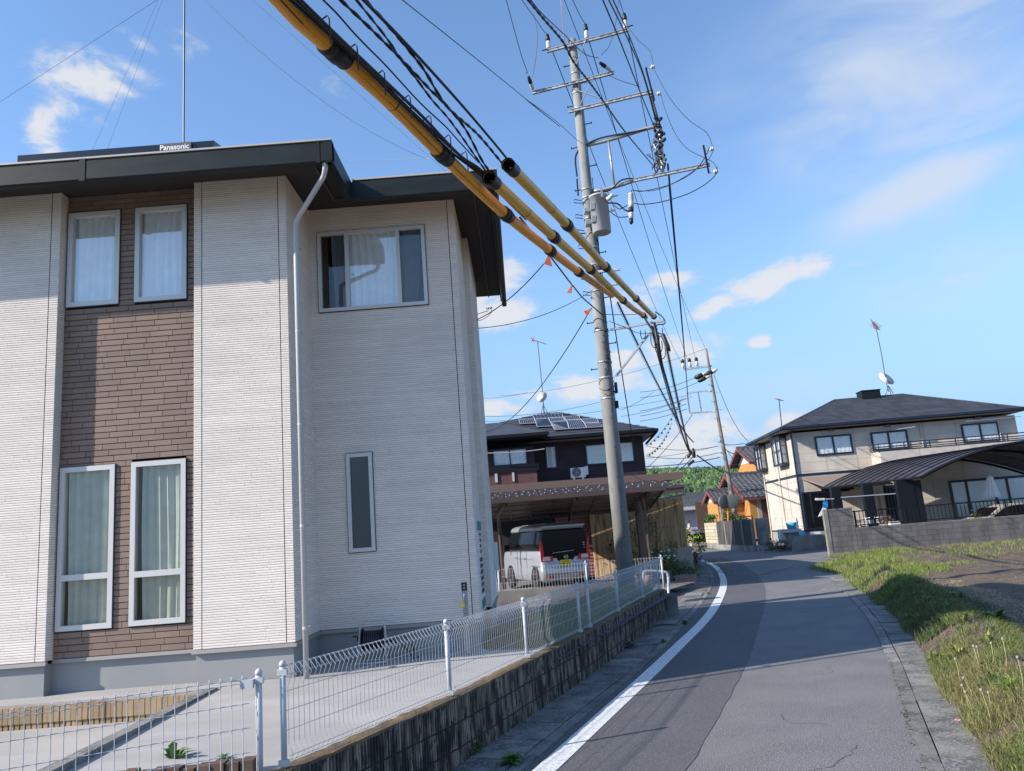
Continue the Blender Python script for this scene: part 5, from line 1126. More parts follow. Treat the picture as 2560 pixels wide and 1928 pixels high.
# left wing roof
yw = YL-.7; zw_ = P(*z1(575, 308), yw)[2]; xwr = P(*z1(578, 308), yw)[0]; ap = P(*z1(200, 237), 34.6); zl = zw_
mb = MB(); mb.add([(-6, yw, zl), (xwr, yw, zl), (xwr, 35.4, zl+.05), (ap[0], 34.6, ap[2]), (-6, 34.6, ap[2])], [(0, 1, 3, 4), (1, 2, 3)]); mb.build('roof', 'slate', H2)
mb = MB(); mb.box(-6, xwr, yw-.03, yw+.02, zl-.18, zl+.01).box(xwr-.03, xwr+.02, yw, YF, zl-.18, zl+.01).box(-6, xwr+.08, yw-.13, yw-.03, zl-.12, zl+.0).box(-6, xwr, yw+.02, YL, zl-.17, zl-.15); mb.build('fascia', 'black_paint', H2)
FL = Plane(0, YL); g = lambda pl, x, y: pl.sz(*z1(x, y))
def wz(root, pl, p, q, **k): a = g(pl, *p); b = g(pl, *q); return twin(root, pl, a[0], b[0], min(a[1], b[1]), max(a[1], b[1]), **k)
a = g(FL, 165, 575); b = g(FL, 420, 432); twin(H2, FL, a[0], b[0], a[1]-.02, b[1], mull=((a[0]+b[0])/2,))
a = g(F2_, 575, 595); b = g(F2_, 645, 415); twin(H2, F2_, a[0], b[0], a[1], b[1]); a = g(F2_, 885, 568); b = g(F2_, 1060, 395); b = (b[0]+1.0, b[1]); twin(H2, F2_, a[0], b[0], a[1], b[1], mull=(a[0]+.62*2, ), hm=())
# balcony
YBk = 30.6; FB = Plane(0, YBk); a = g(FB, 515, 690); b = g(FB, 515, 565); mb = MB(); mb.box(-6, b[0]-.1, YBk, YL-.004, a[1]-.3, b[1]-.15); bl = mb.build('balcony', 'h2_red', H2)
mb = MB(); mb.box(-6, b[0], YBk-.06, YBk+.12, b[1]-.2, b[1]+.06); mb.build('cap', 'black_paint', bl)
mb = MB()
for p in ((175, 630, 200, 698), (308, 618, 330, 690)): c = g(FB, p[0], p[1]); d = g(FB, p[2], p[3]); mb.box(c[0], d[0], YBk-.05, YBk-.003, d[1], c[1])
mb.build('drain_slot', 'pipe_grey', bl)
MB().tube(sag(P(*z1(100, 472), 30.2), P(*z1(560, 440), 30.2), .05), .02, 6).build('laundry_pole', 'alu', H2)
ac = thing('air_conditioner', (2, 32.4, 3.4), 'white outdoor air conditioner unit on the first-floor roof of the dark house', 'air conditioner')
FA = Plane(0, 32.3); a = g(FA, 765, 665); b = g(FA, 872, 580); mb = MB(); mb.box(a[0], b[0], 32.3, 32.6, a[1], b[1]).box(b[0], b[0]+.12, 32.35, 32.5, a[1]+.1, a[1]+.45).box(a[0]+.08, a[0]+.16, 32.3, 32.6, a[1]-.09, a[1]).box(b[0]-.16, b[0]-.08, 32.3, 32.6, a[1]-.09, a[1]); mb.build('casing', 'white_plastic', ac)
c = g(FA, 806, 620); mb = MB(); mb.lathe((c[0], 32.3, c[1]), (0, -1, 0), [(0, .19), (.012, .19)], 24); gr = mb.build('fan_grille', 'ac_dark', ac)
mb = MB(); mb.lathe((c[0], 32.285, c[1]), (0, -1, 0), [(0, .035), (.01, .035)], 12)
for r in (.08, .12, .16): mb.tube([(c[0]+r*math.cos(t), 32.28, c[1]+r*math.sin(t)) for t in np.linspace(0, 6.283, 20)], .006, 4)
mb.build('ring', 'pipe_grey', gr)
# lower brown roof band and the wall under it
YA_ = 25.3; FAp = Plane(0, YA_); a = P(*z1(130, 775), YA_); b = P(*z1(1605, 622), YA_)
mb = MB(); mb.prism([(-3, YA_, 3.20), (b[0], YA_, 3.17), (b[0]+.1, YA_, 3.26), (b[0]+.1, YA_, 3.40), (-3, YA_, 3.45)], (0, .12, 0)); mb.box(-3, b[0], YA_+.12, YL-.5, 3.22, 3.26); mb.build('lean_to_roof', 'h2_fascia', H2)
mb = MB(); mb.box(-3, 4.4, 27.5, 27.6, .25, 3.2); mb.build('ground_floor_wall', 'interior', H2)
mb = MB(); FS = Plane(0, 26.4); a = FS.sz(*z1(682, 1275)); b = FS.sz(*z1(912, 940))
z = .3
while z < b[1]-.0: mb.prism([(a[0], 26.4, z), (a[0], 26.37, z+.015), (a[0], 26.39, z+.10), (a[0], 26.4, z+.10)], (b[0]-a[0], 0, 0)); z += .11
mb.box(a[0]-.05, a[0], 26.35, 26.45, .3, b[1]).box(a[0], b[0], 26.4, 26.45, .3, b[1]); one(mb, 'red_shutter', 'pink_siding', 'dull pink horizontal-slatted siding between the van and the rusty corrugated fence', 'siding')
# translucent sheet with white fasteners
sh = thing('corrugated_roof', (2, 22, 3), 'dark corrugated roofing sheet dotted with white fasteners above the carport', 'roof sheet')
YS0 = 21.4; f0 = P(*z1(130, 838), YS0); f1 = P(*z1(1640, 768), YS0); mb = MB(); x = -1.2; k = 0; vs = []
while x < f1[0]: vs += [(x, YS0, 2.80+.02*(k % 2)), (x, YA_-.02, 3.19+.02*(k % 2))]; x += .10; k += 1
n = len(vs)//2; mb.add(vs, [(2*i, 2*i+2, 2*i+3, 2*i+1) for i in range(n-1)]); mb.build('sheet', 'sheet_dark', sh)
random.seed(8); mb = MB()
for r, yy in enumerate((21.75, 22.5, 23.3, 24.1)):
    x = -1.1+.13*(r % 2)
    while x < f1[0]-.1:
        z = 2.83+(yy-YS0)/(YA_-YS0)*.39; mb.lathe((x, yy, z-.005), (0, -.1, 1), [(0, .018), (.008, .017), (.012, .004)], 6); x += .34+random.uniform(-.03, .03)
mb.build('fastener', 'white_plastic', sh)
mb = MB(); mb.box(-1.2, f1[0]+.02, YS0-.03, YS0, 2.74, 2.80).box(3.9, f1[0], YS0, YS0+.06, 2.60, 2.74).bar((f1[0], YS0, 2.78), (f1[0], YA_, 3.17), .05); mb.build('edge_rail', 'brown_metal', sh)
# carport
cpt = thing('carport', (1.5, 22, .3), 'brown metal carport with translucent roof over the silver van', 'carport')
YC0, YC1 = 20.6, 23.4; c0 = P(*z1(130, 850), YC0); c1 = P(*z1(1490, 742), YC0); zc0 = (c0[2]+c1[2])/2; zc1 = P(*z1(1270, 905), YC1)[2]; x0, x1 = -1.5, c1[0]
def cz(y): return lerp(zc0, zc1, (y-YC0)/(YC1-YC0))-.0
mb = MB(); mb.box(x0, x1, YC0-.05, YC0, zc0-.05, zc0+.06).box(x0, x1-.05, YC1, YC1+.06, zc1-.06, zc1+.04); 
for y in (21.3, 22.0, 22.7): mb.box(x0, x1, y, y+.035, cz(y)-.035, cz(y))
k = x0
for i in range(10): k = lerp(x0, x1, i/9); mb.bar((k, YC0, zc0), (k, YC1, zc1), .045)
mb.build('frame', 'brown_metal', cpt)
mb = MB(); mb.add([(x0, YC0, zc0+.035), (x1, YC0, zc0+.035), (x1, YC1, zc1+.035), (x0, YC1, zc1+.035)], [(0, 1, 2, 3)]); mb.build('roof_panel', 'poly_panel', cpt)
for px in ((228, 870), (775, 830), (1340, 790)):
    t = P(*z1(px[0]+30, px[1]), YC0+.3); mb = MB(); xx = P(*z1(px[0]-20, 1000), YC1-.1)[0] if px[0] < 1000 else P(*z1(1275, 1000), YC1-.1)[0]
    mb.tube(cr([(xx+.02, YC1-.1, .28), (xx, YC1-.1, 1.9), (xx, YC1-.25, 2.2), (xx+.03, YC1-1., 2.42), (t[0], YC0+.3, cz(YC0+.3)-.05)], 5), .05, 8); mb.build('post', 'brown_metal', cpt, True)
mb = MB(); a = P(*z1(1325, 850), 21.2)[0]; mb.tube([(a, 21.2, 2.7), (a+.02, 21.2, .2)], .04, 8); mb.build('post', 'brown_metal', cpt)
MB().tube([(P(*z1(1290, 900), 21.6)[0], 21.6, 2.6), (P(*z1(1290, 900), 21.6)[0]+.03, 21.6, .2)], .06, 8).build('post', 'brown_metal', cpt)
# rusty corrugated fence
rf_ = thing('corrugated_fence', (3, 23, .2), 'rust-stained corrugated sheet fence beside the carport with a paler patched corner', 'fence')
wa = P(*z1(905, 925), 26.2); wb = P(*z1(1622, 805), 25.7); WPn = Plane(wa[0], wa[1], math.atan2(wb[1]-wa[1], wb[0]-wa[0])); Lw = float(np.hypot(wb[0]-wa[0], wb[1]-wa[1])); zt0, zt1 = wa[2], wb[2]
def corr(a0, a1, zf0, zf1, t, m, name, pitch=.036):
    mb = MB(); N = int((a1-a0)/pitch*4); vs = []
    for i in range(N+1):
        a = lerp(a0, a1, i/N); n = .006*math.sin(i*math.pi/2); vs += [WPn.w(a, t+n, zf0(a)), WPn.w(a, t+n, zf1(a))]
    mb.add(vs, [(2*i, 2*i+2, 2*i+3, 2*i+1) for i in range(N)]); return mb.build(name, m, rf_, False)
tz = lambda a: lerp(zt0, zt1, a/Lw)
corr(0, Lw, lambda a: .15, lambda a: tz(a), 0, 'rust_frp', 'sheet'); sp = WPn.sz(*z1(1560, 1160)); corr(Lw*.80, Lw+.12, lambda a: .15, lambda a: 1.02+.05*(a-Lw), -.03, 'frp_pale', 'patch')
mb = MB()
for f in (.0, .4, .75): mb.box(0, 0, 0, 0, 0, 0) if False else mb.tube([WPn.w(lerp(0, Lw, f)+.3, .04, .2), WPn.w(lerp(0, Lw, f)+.3, .04, 2.3)], .04, 6)
mb.build('batten', 'rust_dark', rf_)
mb = MB()
for zf in (.66, .36): mb.tube([WPn.w(0, -.012, tz(0)*zf-.02), WPn.w(Lw, -.012, tz(Lw)*zf-.02)], .006, 4)
for zf in (.96, .66, .36):
    for k in range(12): a = Lw*(k+.5)/12; mb.lathe(WPn.w(a, -.018, tz(a)*zf), (0, -1, 0), [(0, .018), (.01, .015)], 6)
mb.build('nail', 'galv', rf_)
mb = MB(); q = [WPn.sz(*z1(*c)) for c in ((1045, 960), (1320, 960))]
# hanging pot on the fence
hp = P(*z1(1070, 1215), 25.9); hb = thing('hanging_pot', tuple(hp), 'terracotta half pot with a few pink flowers hung on the rusty fence', 'flower pot')
mb = MB(); mb.lathe(hp+V3(0, -.12, -.12), (0, 0, 1), [(0, .09), (.02, .10), (.17, .145), (.17, .16), (.23, .165), (.23, .13)], 14); mb.build('pot', 'terracotta', hb, True)
m = leafy('foliage', hp[0], hp[1]-.12, hp[2]+.10, 26, .16, 'shrub', None, None, 1.4); m.parent = hb; m.location = -hb.location; 
m = MB()
for k in range(5): m.lathe((hp[0]+random.uniform(-.1, .08), hp[1]-.14, hp[2]+.22+random.uniform(0, .1)), (0, 0, 1), [(0, .01), (.02, .03), (.035, .01)], 6)
m.build('flower', 'flower_magenta', hb)
mb = MB(); mb.poly([(-9, 17.1, .24), (2.45, 17.1, .24), (3.2, 19.5, .18), (4.6, 21.9, .18), (2, 24.5, .24), (2, 33, .24), (-9, 33, .24)]); struct(mb, 'carport_floor', 'gravel')
mb = MB(); e = WB[-1]; ap_ = [(e[0]+.15, e[1]+.1), (xat(LE, 15.5)-.55, 15.5), (xat(LE, 18)-.55, 18), (xat(LE, 20.5)-.56, 20.5), (4.5, 22.2), (3.0, 19.5), (2.3, 17.1)]
mb.poly([(x, y, -.004+.0) if i in (1, 2, 3) else (x, y, .02) for i, (x, y) in enumerate(ap_)]); struct(mb, 'apron', 'gravel')
mb = MB(); l_ = [(xat(LE, y)-.56, y) for y in (20.4, 22, 24, 26, 28, 30, 33, 36)]; mb.poly([(x, y, -.006) for x, y in l_]+[(2.6, 36, -.006), (2.6, 21, -.006)]); struct(mb, 'verge', 'gravel')
# van
ang = math.radians(19.5); VO = V3(.42, 21.9, .26); ex = V3(math.cos(ang), math.sin(ang), 0); ey = V3(-math.sin(ang), math.cos(ang), 0)
VX = lambda x, y, z: tuple(VO+ex*x+ey*y+V3(0, 0, z*1.05)); van = thing('van', tuple(VO), 'small silver box-shaped van with black tailgate glass parked under the brown carport', 'van')
Wv, Lv = 1.475, 3.40
def ring(z, i, yr, yf, r, n=5):
    pts = []
    for cx_, cy_, a0 in ((Wv-i-r, yf-r, 0), (i+r, yf-r, 90), (i+r, yr+r, 180), (Wv-i-r, yr+r, 270)):
        for k in range(n+1): a = rad(a0+90*k/n); pts.append((cx_+r*math.cos(a), cy_+r*math.sin(a), z))
    return pts
def loft(rings, m, name, cap=True, cap0=True):
    mb = MB(xf=VX); n = len(rings[0]); fs = [(i*n+k, i*n+(k+1) % n, (i+1)*n+(k+1) % n, (i+1)*n+k) for i in range(len(rings)-1) for k in range(n)]
    if cap: fs.append(tuple(range((len(rings)-1)*n, len(rings)*n)))
    if cap0: fs.append(tuple(range(n))[::-1])
    mb.add([p for r in rings for p in r], fs); return mb.build(name, m, van, True)
body = loft([ring(.20, .05, .06, Lv-.06, .10), ring(.25, .01, .0, Lv, .12), ring(.40, .0, -.03, Lv+.02, .13), ring(.52, .0, -.03, Lv+.02, .13), ring(.56, .005, .0, Lv, .13), ring(.80, .0, .0, Lv-.02, .13), ring(.97, .015, .01, Lv-.1, .13), ring(1.0, .03, .02, Lv-.2, .13)], 'van_silver', 'body')
loft([ring(.99, .035, .03, Lv-.22, .13), ring(1.2, .045, .05, Lv-.40, .13), ring(1.50, .075, .09, Lv-.68, .12), ring(1.56, .085, .10, Lv-.72, .12)], 'glass_black', 'glasshouse')
loft([ring(1.535, .07, .04, Lv-.68, .13), ring(1.60, .07, .0, Lv-.70, .13), ring(1.65, .10, .04, Lv-.75, .14), ring(1.69, .17, .15, Lv-.85, .15), ring(1.705, .30, .30, Lv-1.0, .18)], 'van_silver', 'roof')
def vbox(name, m, *bs, parent=None):
    mb = MB(xf=VX)
    for b in bs: mb.box(*b)
    return mb.build(name, m, parent or van)
def vpoly(name, m, pts, y, d=.012, parent=None): mb = MB(xf=VX); mb.prism([(x, y, z) for x, z in pts], (0, -d, 0)); return mb.build(name, m, parent or van)
vpoly('tailgate_glass', 'glass_black', [(.10, 1.50), (1.38, 1.50), (1.42, 1.25), (1.40, .80), (1.02, .80), (.96, .72), (.52, .72), (.47, .80), (.07, .80), (.05, 1.25)], .018, .03)
for s in (0, 1):
    X = (lambda x: x) if s == 0 else (lambda x: Wv-x)
    vpoly('tail_lamp', 'lamp_red', [(X(-.005), .80), (X(.10), .80), (X(.085), 1.05), (X(.05), 1.26), (X(-.002), 1.30)], -.004, .03); vpoly('tail_lamp', 'lamp_red', [(X(.0), .72), (X(.36), .72), (X(.34), .86), (X(.0), .86)], -.008, .025)
    vpoly('reversing_lamp', 'lamp_clear', [(X(.05), .745), (X(.27), .745), (X(.26), .84), (X(.07), .84)], -.030, .010)
    mb = MB(xf=VX)
    for yy in (.50, 2.66):
        xo = (-.012 if s == 0 else Wv+.012); dr = -1 if s == 0 else 1
        arch = MB(xf=VX); arch.lathe((xo+(.008*-dr), yy, .28), (dr, 0, 0), [(0, .335), (.006, .335)], 28); arch.build('wheel_arch', 'black_rubber', van)
        w = MB(xf=VX); w.lathe((xo-dr*.12, yy, .265), (dr, 0, 0), [(0, .2), (0, .26), (.03, .272), (.13, .272), (.155, .25), (.150, .19)], 28); wo_ = w.build('wheel', 'tyre', van, True)
        r_ = MB(xf=VX); r_.lathe((xo+dr*.015, yy, .265), (dr, 0, 0), [(0, .04), (.008, .04)], 10)
        for k in range(8):
            a = k*math.pi/4; r_.bar((xo+dr*.02, yy, .265), (xo+dr*.012, yy+.185*math.cos(a), .265+.185*math.sin(a)), .022)
        r_.tube([(xo+dr*.02, yy+.188*math.cos(t), .265+.188*math.sin(t)) for t in np.linspace(0, 6.283, 25)], .010, 5); r_.build('rim', 'rim', wo_)
        dk = MB(xf=VX); dk.lathe((xo-dr*.0, yy, .265), (dr, 0, 0), [(0, .185), (.004, .185)], 24); dk.build('hub_shadow', 'black_rubber', wo_)
plt = vbox('number_plate', 'plate_yellow', (.56, .89, -.035, -.022, .57, .735))
tx = lambda x, z: VX(x, -.037, z)
text_part('46-61', 'characters', 'sash_line', plt, tx(.738, .62), tuple(ex), (0, 0, 1), .115, .001, offset=.003)
mb = MB(xf=VX)
for k in range(3): mb.box(.63+k*.035, .655+k*.035, -.0365, -.0355, .682, .688).box(.63+k*.035, .655+k*.035, -.0365, -.0355, .700, .705).box(.640+k*.035, .645+k*.035, -.0365, -.0355, .678, .715)
for k in range(3): mb.box(.75+k*.028, .768+k*.028, -.0365, -.0355, .682, .688).box(.75+k*.028, .768+k*.028, -.0365, -.0355, .708, .714).box(.763+k*.028, .768+k*.028, -.0365, -.0355, .682, .714)
mb.box(.578, .590, -.0365, -.0355, .60, .645); mb.build('small_characters', 'sash_line', plt)
mb = MB(xf=VX); c = (.75, .805); mb.tube([(c[0]+.058*math.cos(t), -.022, c[1]+.045*math.sin(t)) for t in np.linspace(0, 6.283, 25)], .007, 6).tube(cr([(c[0]-.052, -.022, c[1]+.015), (c[0]-.022, -.022, c[1]+.015), (c[0], -.022, c[1]-.012), (c[0]+.022, -.022, c[1]+.015), (c[0]+.052, -.022, c[1]+.015)], 4), .008, 6); mb.build('emblem', 'chrome', van, True)
vbox('stop_lamp', 'lamp_red', (.66, .80, -.010, .04, 1.605, 1.625)) ; vbox('reflector', 'lamp_red', (.16, .35, -.045, -.025, .30, .335)); vbox('reflector', 'lamp_red', (Wv-.35, Wv-.16, -.045, -.025, .30, .335))
seam = MB(xf=VX)
def ln(*p): seam.tube([(x, -.033 if z < .54 else -.003, z) for x, z in p], .0045, 4)
ln((.11, .70), (.11, .43), (.16, .38), (1.32, .38), (1.37, .43), (1.37, .70)); ln((.0+.02, .545), (.1, .545))
seam.tube([(-.003, 1.15, 1.0), (-.004, 1.17, .3)], .005, 4).tube([(-.003, 1.95, 1.0), (-.003, 2.0, .3)], .005, 4).tube([(-.005, .55, .78), (-.005, 1.95, .80)], .004, 4).tube([(-.004, .15, .60), (-.004, .75, .615)], .012, 4); seam.build('panel_gap', 'sash_line', van)
vbox('door_handle', 'chrome', (-.03, -.005, 1.2, 1.34, .80, .825)); vbox('door_handle', 'chrome', (-.03, -.005, 1.96, 2.10, .82, .845))
vbox('tail_handle', 'chrome', (.23, .40, -.012, -.002, .515, .530)); vbox('tail_handle', 'chrome', (.62, .74, -.014, -.002, .50, .525))
vbox('door_mirror', 'black_paint', (-.20, -.03, 2.55, 2.63, 1.02, 1.2)); vbox('sticker', 'white_plastic', (1.30, 1.35, -.016, -.011, 1.13, 1.15)); vbox('sticker', 'sticker_green', (1.30, 1.35, -.016, -.011, 1.07, 1.105)); vbox('sticker', 'sticker_blue', (1.30, 1.36, -.016, -.011, 1.00, 1.03))
mb = MB(xf=VX); mb.tube([(.35, -.02, .93), (.45, -.022, .935), (1.0, -.022, .96)], .008, 5); mb.build('wiper', 'pipe_grey', van)
vbox('spoiler', 'van_silver', (.10, Wv-.10, -.06, .10, 1.60, 1.64))
mb = MB(xf=VX)
for x in (.35, .75, 1.12): mb.box(x-.02, x+.02, .3, 2.3, 1.70, 1.715)
mb.build('roof_rib', 'van_silver', van)
# planting between carport and road
random.seed(17)
def shrub(name, c, rad_, h, n, m, label, cat='shrub', L=.05, flowers=None, stem=True):
    r = thing(name, tuple(c), label, cat); mb = MB(); c = V3(*c)
    if stem:
        for k in range(7): a = random.uniform(0, 6.28); mb.tube([c, c+V3(math.cos(a)*rad_*.4, math.sin(a)*rad_*.3, h*.5), c+V3(math.cos(a)*rad_*.8, math.sin(a)*rad_*.6, h*random.uniform(.7, 1.))], .010, 4, .003)
        mb.build('stem', 'bark', r)
    mb = MB(); cl = [V3(random.gauss(0, .45)*rad_, random.gauss(0, .4)*rad_, h*random.uniform(.2, .95)) for _ in range(max(5, n//60))]
    for k in range(n):
        p = c+random.choice(cl)+V3(random.gauss(0, .16)*rad_, random.gauss(0, .16)*rad_, random.gauss(0, .09)*h); p[2] = max(p[2], c[2]+.02)
        d = V3(random.gauss(0, 1), random.gauss(0, 1), random.gauss(0, .7)); d = d/np.linalg.norm(d); s = np.cross(d, V3(random.gauss(0, 1), random.gauss(0, 1), random.gauss(0, 1))); s = s/np.linalg.norm(s); l = L*random.uniform(.6, 1.3)
        mb.add([p-s*l*.3, p+d*l*.5-s*l*.1, p+d*l, p+d*l*.5+s*l*.35], [(0, 1, 2, 3)])
    mb.build('foliage', m, r)
    if flowers:
        mb = MB()
        for k in range(flowers[1]): p = c+V3(random.gauss(0, .4)*rad_, -rad_*.4+random.gauss(0, .1), h*random.uniform(*flowers[2])); mb.lathe(p, (random.gauss(0, .3), -.5, 1), [(0, .01), (flowers[3]*.4, flowers[3]), (flowers[3]*.8, flowers[3]*.4)], 6)
        mb.build('blossom', flowers[0], r)
    return r
c = P(*(1600+.12*500, 1300+.12*1250), 24.); c[2] = .1
shrub('shrub', c+V3(-.25, .9, 0), .75, 2.1, 900, 'shrub', 'tall thin twiggy shrub in front of the rusty fence', L=.07); shrub('shrub', c+V3(.1, .3, 0), .55, .95, 1300, 'leaf_green', 'low leafy green shrub with white blossoms by the guard rail', L=.07, flowers=('flower_white', 14, (.6, .95), .05))
c2 = P(1600+.12*930, 1300+.12*1200, 24.2); c2[2] = .1; shrub('shrub', c2+V3(.0, .35, 0), .75, .50, 2200, 'leaf_green', 'low green planting behind the pink picket fence', L=.06, stem=False)
c3 = P(1600+.12*1130, 1300+.12*950, 27.); c3[2] = .0; shrub('shrub', c3+V3(-.05, 0, 0), .35, .95, 700, 'shrub', 'dark bush with magenta flowers at the corner of the rusty fence', L=.08, flowers=('flower_magenta', 16, (.4, .8), .06))
def picket(a, b, z, h, n, label):
    r = thing('picket_fence', (*a, z), label, 'fence', 'pink picket fences'); a = V3(*a); b = V3(*b); t = (b-a)/np.linalg.norm(b-a); n_ = V3(t[1], -t[0]); L = float(np.linalg.norm(b-a)); mb = MB()
    for k in range(n):
        s = L*(k+.5)/n; w_ = L/n*.30; p0 = a+t*(s-w_); p1 = a+t*(s+w_); hh = h*random.uniform(.94, 1.04)
        pts = [(*p0, z), (*p1, z), (*p1, z+hh*.86), (*(a+t*s), z+hh), (*p0, z+hh*.86)]; mb.prism(pts, (n_[0]*.02, n_[1]*.02, 0))
    mb.build('picket', 'pink_fence', r); mb = MB()
    for zz in (.30, .68): mb.bar((*(a-n_*.006), z+h*zz), (*(b-n_*.006), z+h*zz), .012, .04)
    mb.build('rail', 'pink_fence', r)
a = P(1600+.12*740, 1300+.12*1300, 23.3); b = P(1600+.12*1190, 1300+.12*1320, 22.9); a[2] = b[2] = .06; picket((a[0], a[1]), (b[0], b[1]), b[2]-.03, .30, 9, 'low pink picket fence at the front of the flower bed'); b2 = P(1600+.12*1010, 1300+.12*1060, 25.2); b3 = P(1600+.12*1160, 1300+.12*1080, 25.0); b2[2] = b3[2] = .1; picket((b2[0], b2[1]), (b3[0], b3[1]), b3[2]+.02, .28, 4, 'short pink picket fence farther back by the rusty fence corner')
mb = MB(); mb.box(a[0]-.3, b[0], a[1]+.03, a[1]+1.6, -.05, .10); struct(mb, 'flower_bed', 'soil')
# guard pipe and things behind it
Yg = 17.2; gp = [P(1607, 1470, Yg), P(1609, 1438, Yg), P(1616, 1428, Yg), P(1660, 1430, Yg), P(1669, 1437, Yg), P(1671, 1452, Yg), P(1670, 1510, Yg-.1)]; gp[-1][2] = .0
one(MB().tube(cr(gp, 5), .030, 10), 'guard_pipe', 'fence_white', 'white peeling U-shaped guard pipe beyond the end of the mesh fence', 'guard rail', None, True)
q = P(1652, 1441, 18.4); mb = MB(); mb.prism([(q[0]-.2, 18.4, q[2]-.14), (q[0]+.22, 18.4, q[2]-.14), (q[0]+.26, 18.4, q[2]+.10), (q[0]-.24, 18.4, q[2]+.10)], (0, .3, 0)); one(mb, 'planter', 'navy_frame', 'dark blue planter tub behind the guard pipe', 'planter')
q = P(1618, 1448, 18.2); mb = MB(); mb.lathe(q-V3(0, 0, .1), (0, 0, 1), [(0, .07), (.18, .10), (.18, .08)], 12); one(mb, 'flower_pot', 'terracotta', 'small terracotta pot seen through the end of the mesh fence', 'flower pot', None, True)
# roof furniture of the dark house
dsh = thing('aerial_mast', tuple(P(*z1(550, 160), 36)), 'aerial mast with red aerial and white dish on the dark house roof', 'aerial')
b = P(*z1(555, 165), 36); t = P(1344, 855, 36); m_ = P(*z1(545, 5), 36); mb = MB(); mb.tube([b, m_, t], .022, 6)
for q in ((535, 165), (585, 165)): mb.tube([P(*z1(548, 95), 36), P(*z1(*q), 35.9)], .018, 5)
mb.tube([P(*z1(560, 165), 36.4), P(*z1(548, 95), 36)], .018, 5); mb.build('mast', 'dark_pole', dsh)
mb = MB(); c = P(*z1(540, 45), 35.9); mb.lathe(c+V3(.02, .0, 0), (-.5, -.8, .45), [(0, .02), (.02, .20), (.05, .28), (.045, .27), (.015, .14), (.01, .01)], 18); mb.build('dish', 'dish_white', dsh, True)
mb = MB(); a = P(1333, 850, 36); b = P(1366, 861, 36); mb.tube([a, b], .018, 5)
for k in range(9): c = a+(b-a)*k/8; L = .16+.02*(8-k) if k > 1 else .3; mb.tube([c-V3(0, L, L*.2), c+V3(0, L, L*.2)], .008, 4)
mb.tube([a+V3(-.1, 0, .12), a+V3(.05, 0, -.12)], .02, 4).tube([a+V3(-.1, 0, -.1), a+V3(.05, 0, .16)], .02, 4); mb.build('antenna', 'antenna_red', dsh)
# solar panels on the dark roof
p0 = V3(*E0); nn = np.cross(V3(*E1_)-p0, V3(*RA)-p0); nn = nn/np.linalg.norm(nn)
def onroof(x, y, d=.10): r = ray(*z1(x, y)); o = V3(0, 0, H); t = ((p0+nn*d-o)@nn)/(r@nn); return o+r*t
for k, qd in enumerate(([(466, 178), (690, 166), (706, 193), (484, 206)], [(362, 213), (480, 207), (494, 240), (372, 246)], [(486, 211), (590, 205), (606, 232), (620, 262), (504, 268), (494, 240)], [(592, 203), (712, 196), (730, 222), (606, 230)], [(622, 262), (608, 234), (732, 225), (750, 284), (640, 292)], [(702, 190), (824, 183), (838, 210), (716, 216)], [(735, 220), (840, 212), (866, 240), (884, 276), (752, 284)], [(842, 211), (962, 204), (978, 232), (868, 238)], [(870, 242), (980, 235), (1050, 231), (1050, 266), (886, 275)])):
    r = thing('roof_solar_panel', tuple(onroof(*qd[0])), 'dark blue solar panel on the dark house hip roof, one of the staggered rows', 'solar panel', 'solar panels on the dark house roof')
    pts = [tuple(onroof(*c)) for c in qd]; m = MB(); m.prism(pts, tuple(-nn*.04*np.sign(nn[2]))); m.build('module', 'solar_cell', r)
    m = MB()
    for i in range(len(pts)): m.tube([pts[i], pts[(i+1) % len(pts)]], .012, 4)
    a, b, c, d = V3(*pts[0]), V3(*pts[1]), V3(*pts[-2]), V3(*pts[-1])
    for j in range(1, 8): t = j/8; m.tube([a+(b-a)*t, d+(c-d)*t], .004, 3)
    m.build('frame', 'transformer', r)
# ================================================================== beige house on the right and its yard
AR = rad(-3.); PR = Plane(14.2, 40., AR); RH = thing('house', (14.2, 40, .6), 'beige two-storey house with dark slate hip roof and balcony behind the grey block wall', 'house')
XR3 = lambda a, t, z: PR.w(a, t, z); g3 = lambda x, y: PR.sz(*z3(x, y))
ztop = g3(412, 790)[1]; WR = g3(1862, 660)[0]; DR = 6.4; z0r = .35
pr = lambda t: Plane(*PR.w(0, t, 0)[:2], AR)
mb = MB(xf=XR3); mb.box(0, WR, 0, DR, z0r, ztop); mb.build('wall', 'rh_wall', RH)
PL = Plane(*PR.w(0, 0, 0)[:2], AR+math.pi/2)                    # left side wall: s runs away from the viewer, outside is +n... (n points to -a)
mb = MB(xf=XR3)
for a in (1.55, 3.1, 5.0, 6.6, 8.2, 9.8): mb.box(a, a+.012, -.004, 0, z0r, ztop)
for t in (1.9, 3.9): mb.box(-.004, 0, t, t+.06, z0r+.2, ztop)
z = z0r+.3
while z < ztop-.1: mb.box(0, WR, -.003, 0, z, z+.008).box(-.003, 0, 0, DR, z, z+.008); z += .455
mb.build('siding_joint', 'rh_joint', RH)
zbnd = (g3(470, 1060)[1]+g3(945, 1027)[1])/2
mb = MB(xf=XR3); mb.box(-.03, WR*.62, -.03, 0, zbnd-.06, zbnd+.06).box(-.03, 0, 0, DR, zbnd-.06, zbnd+.06); zb0 = g3(520, 1425)[1]; mb.box(-.03, 3.2, -.03, 0, zb0-.04, zb0+.04).box(-.03, 0, 0, DR, zb0-.04, zb0+.04); mb.build('belt_trim', 'navy_frame', RH)
mb = MB(xf=XR3); mb.box(-.01, 3.2, -.012, .0, .2, zb0-.04).box(-.012, 0, 0, DR, .2, zb0-.04); mb.build('plinth', 'foundation', RH)
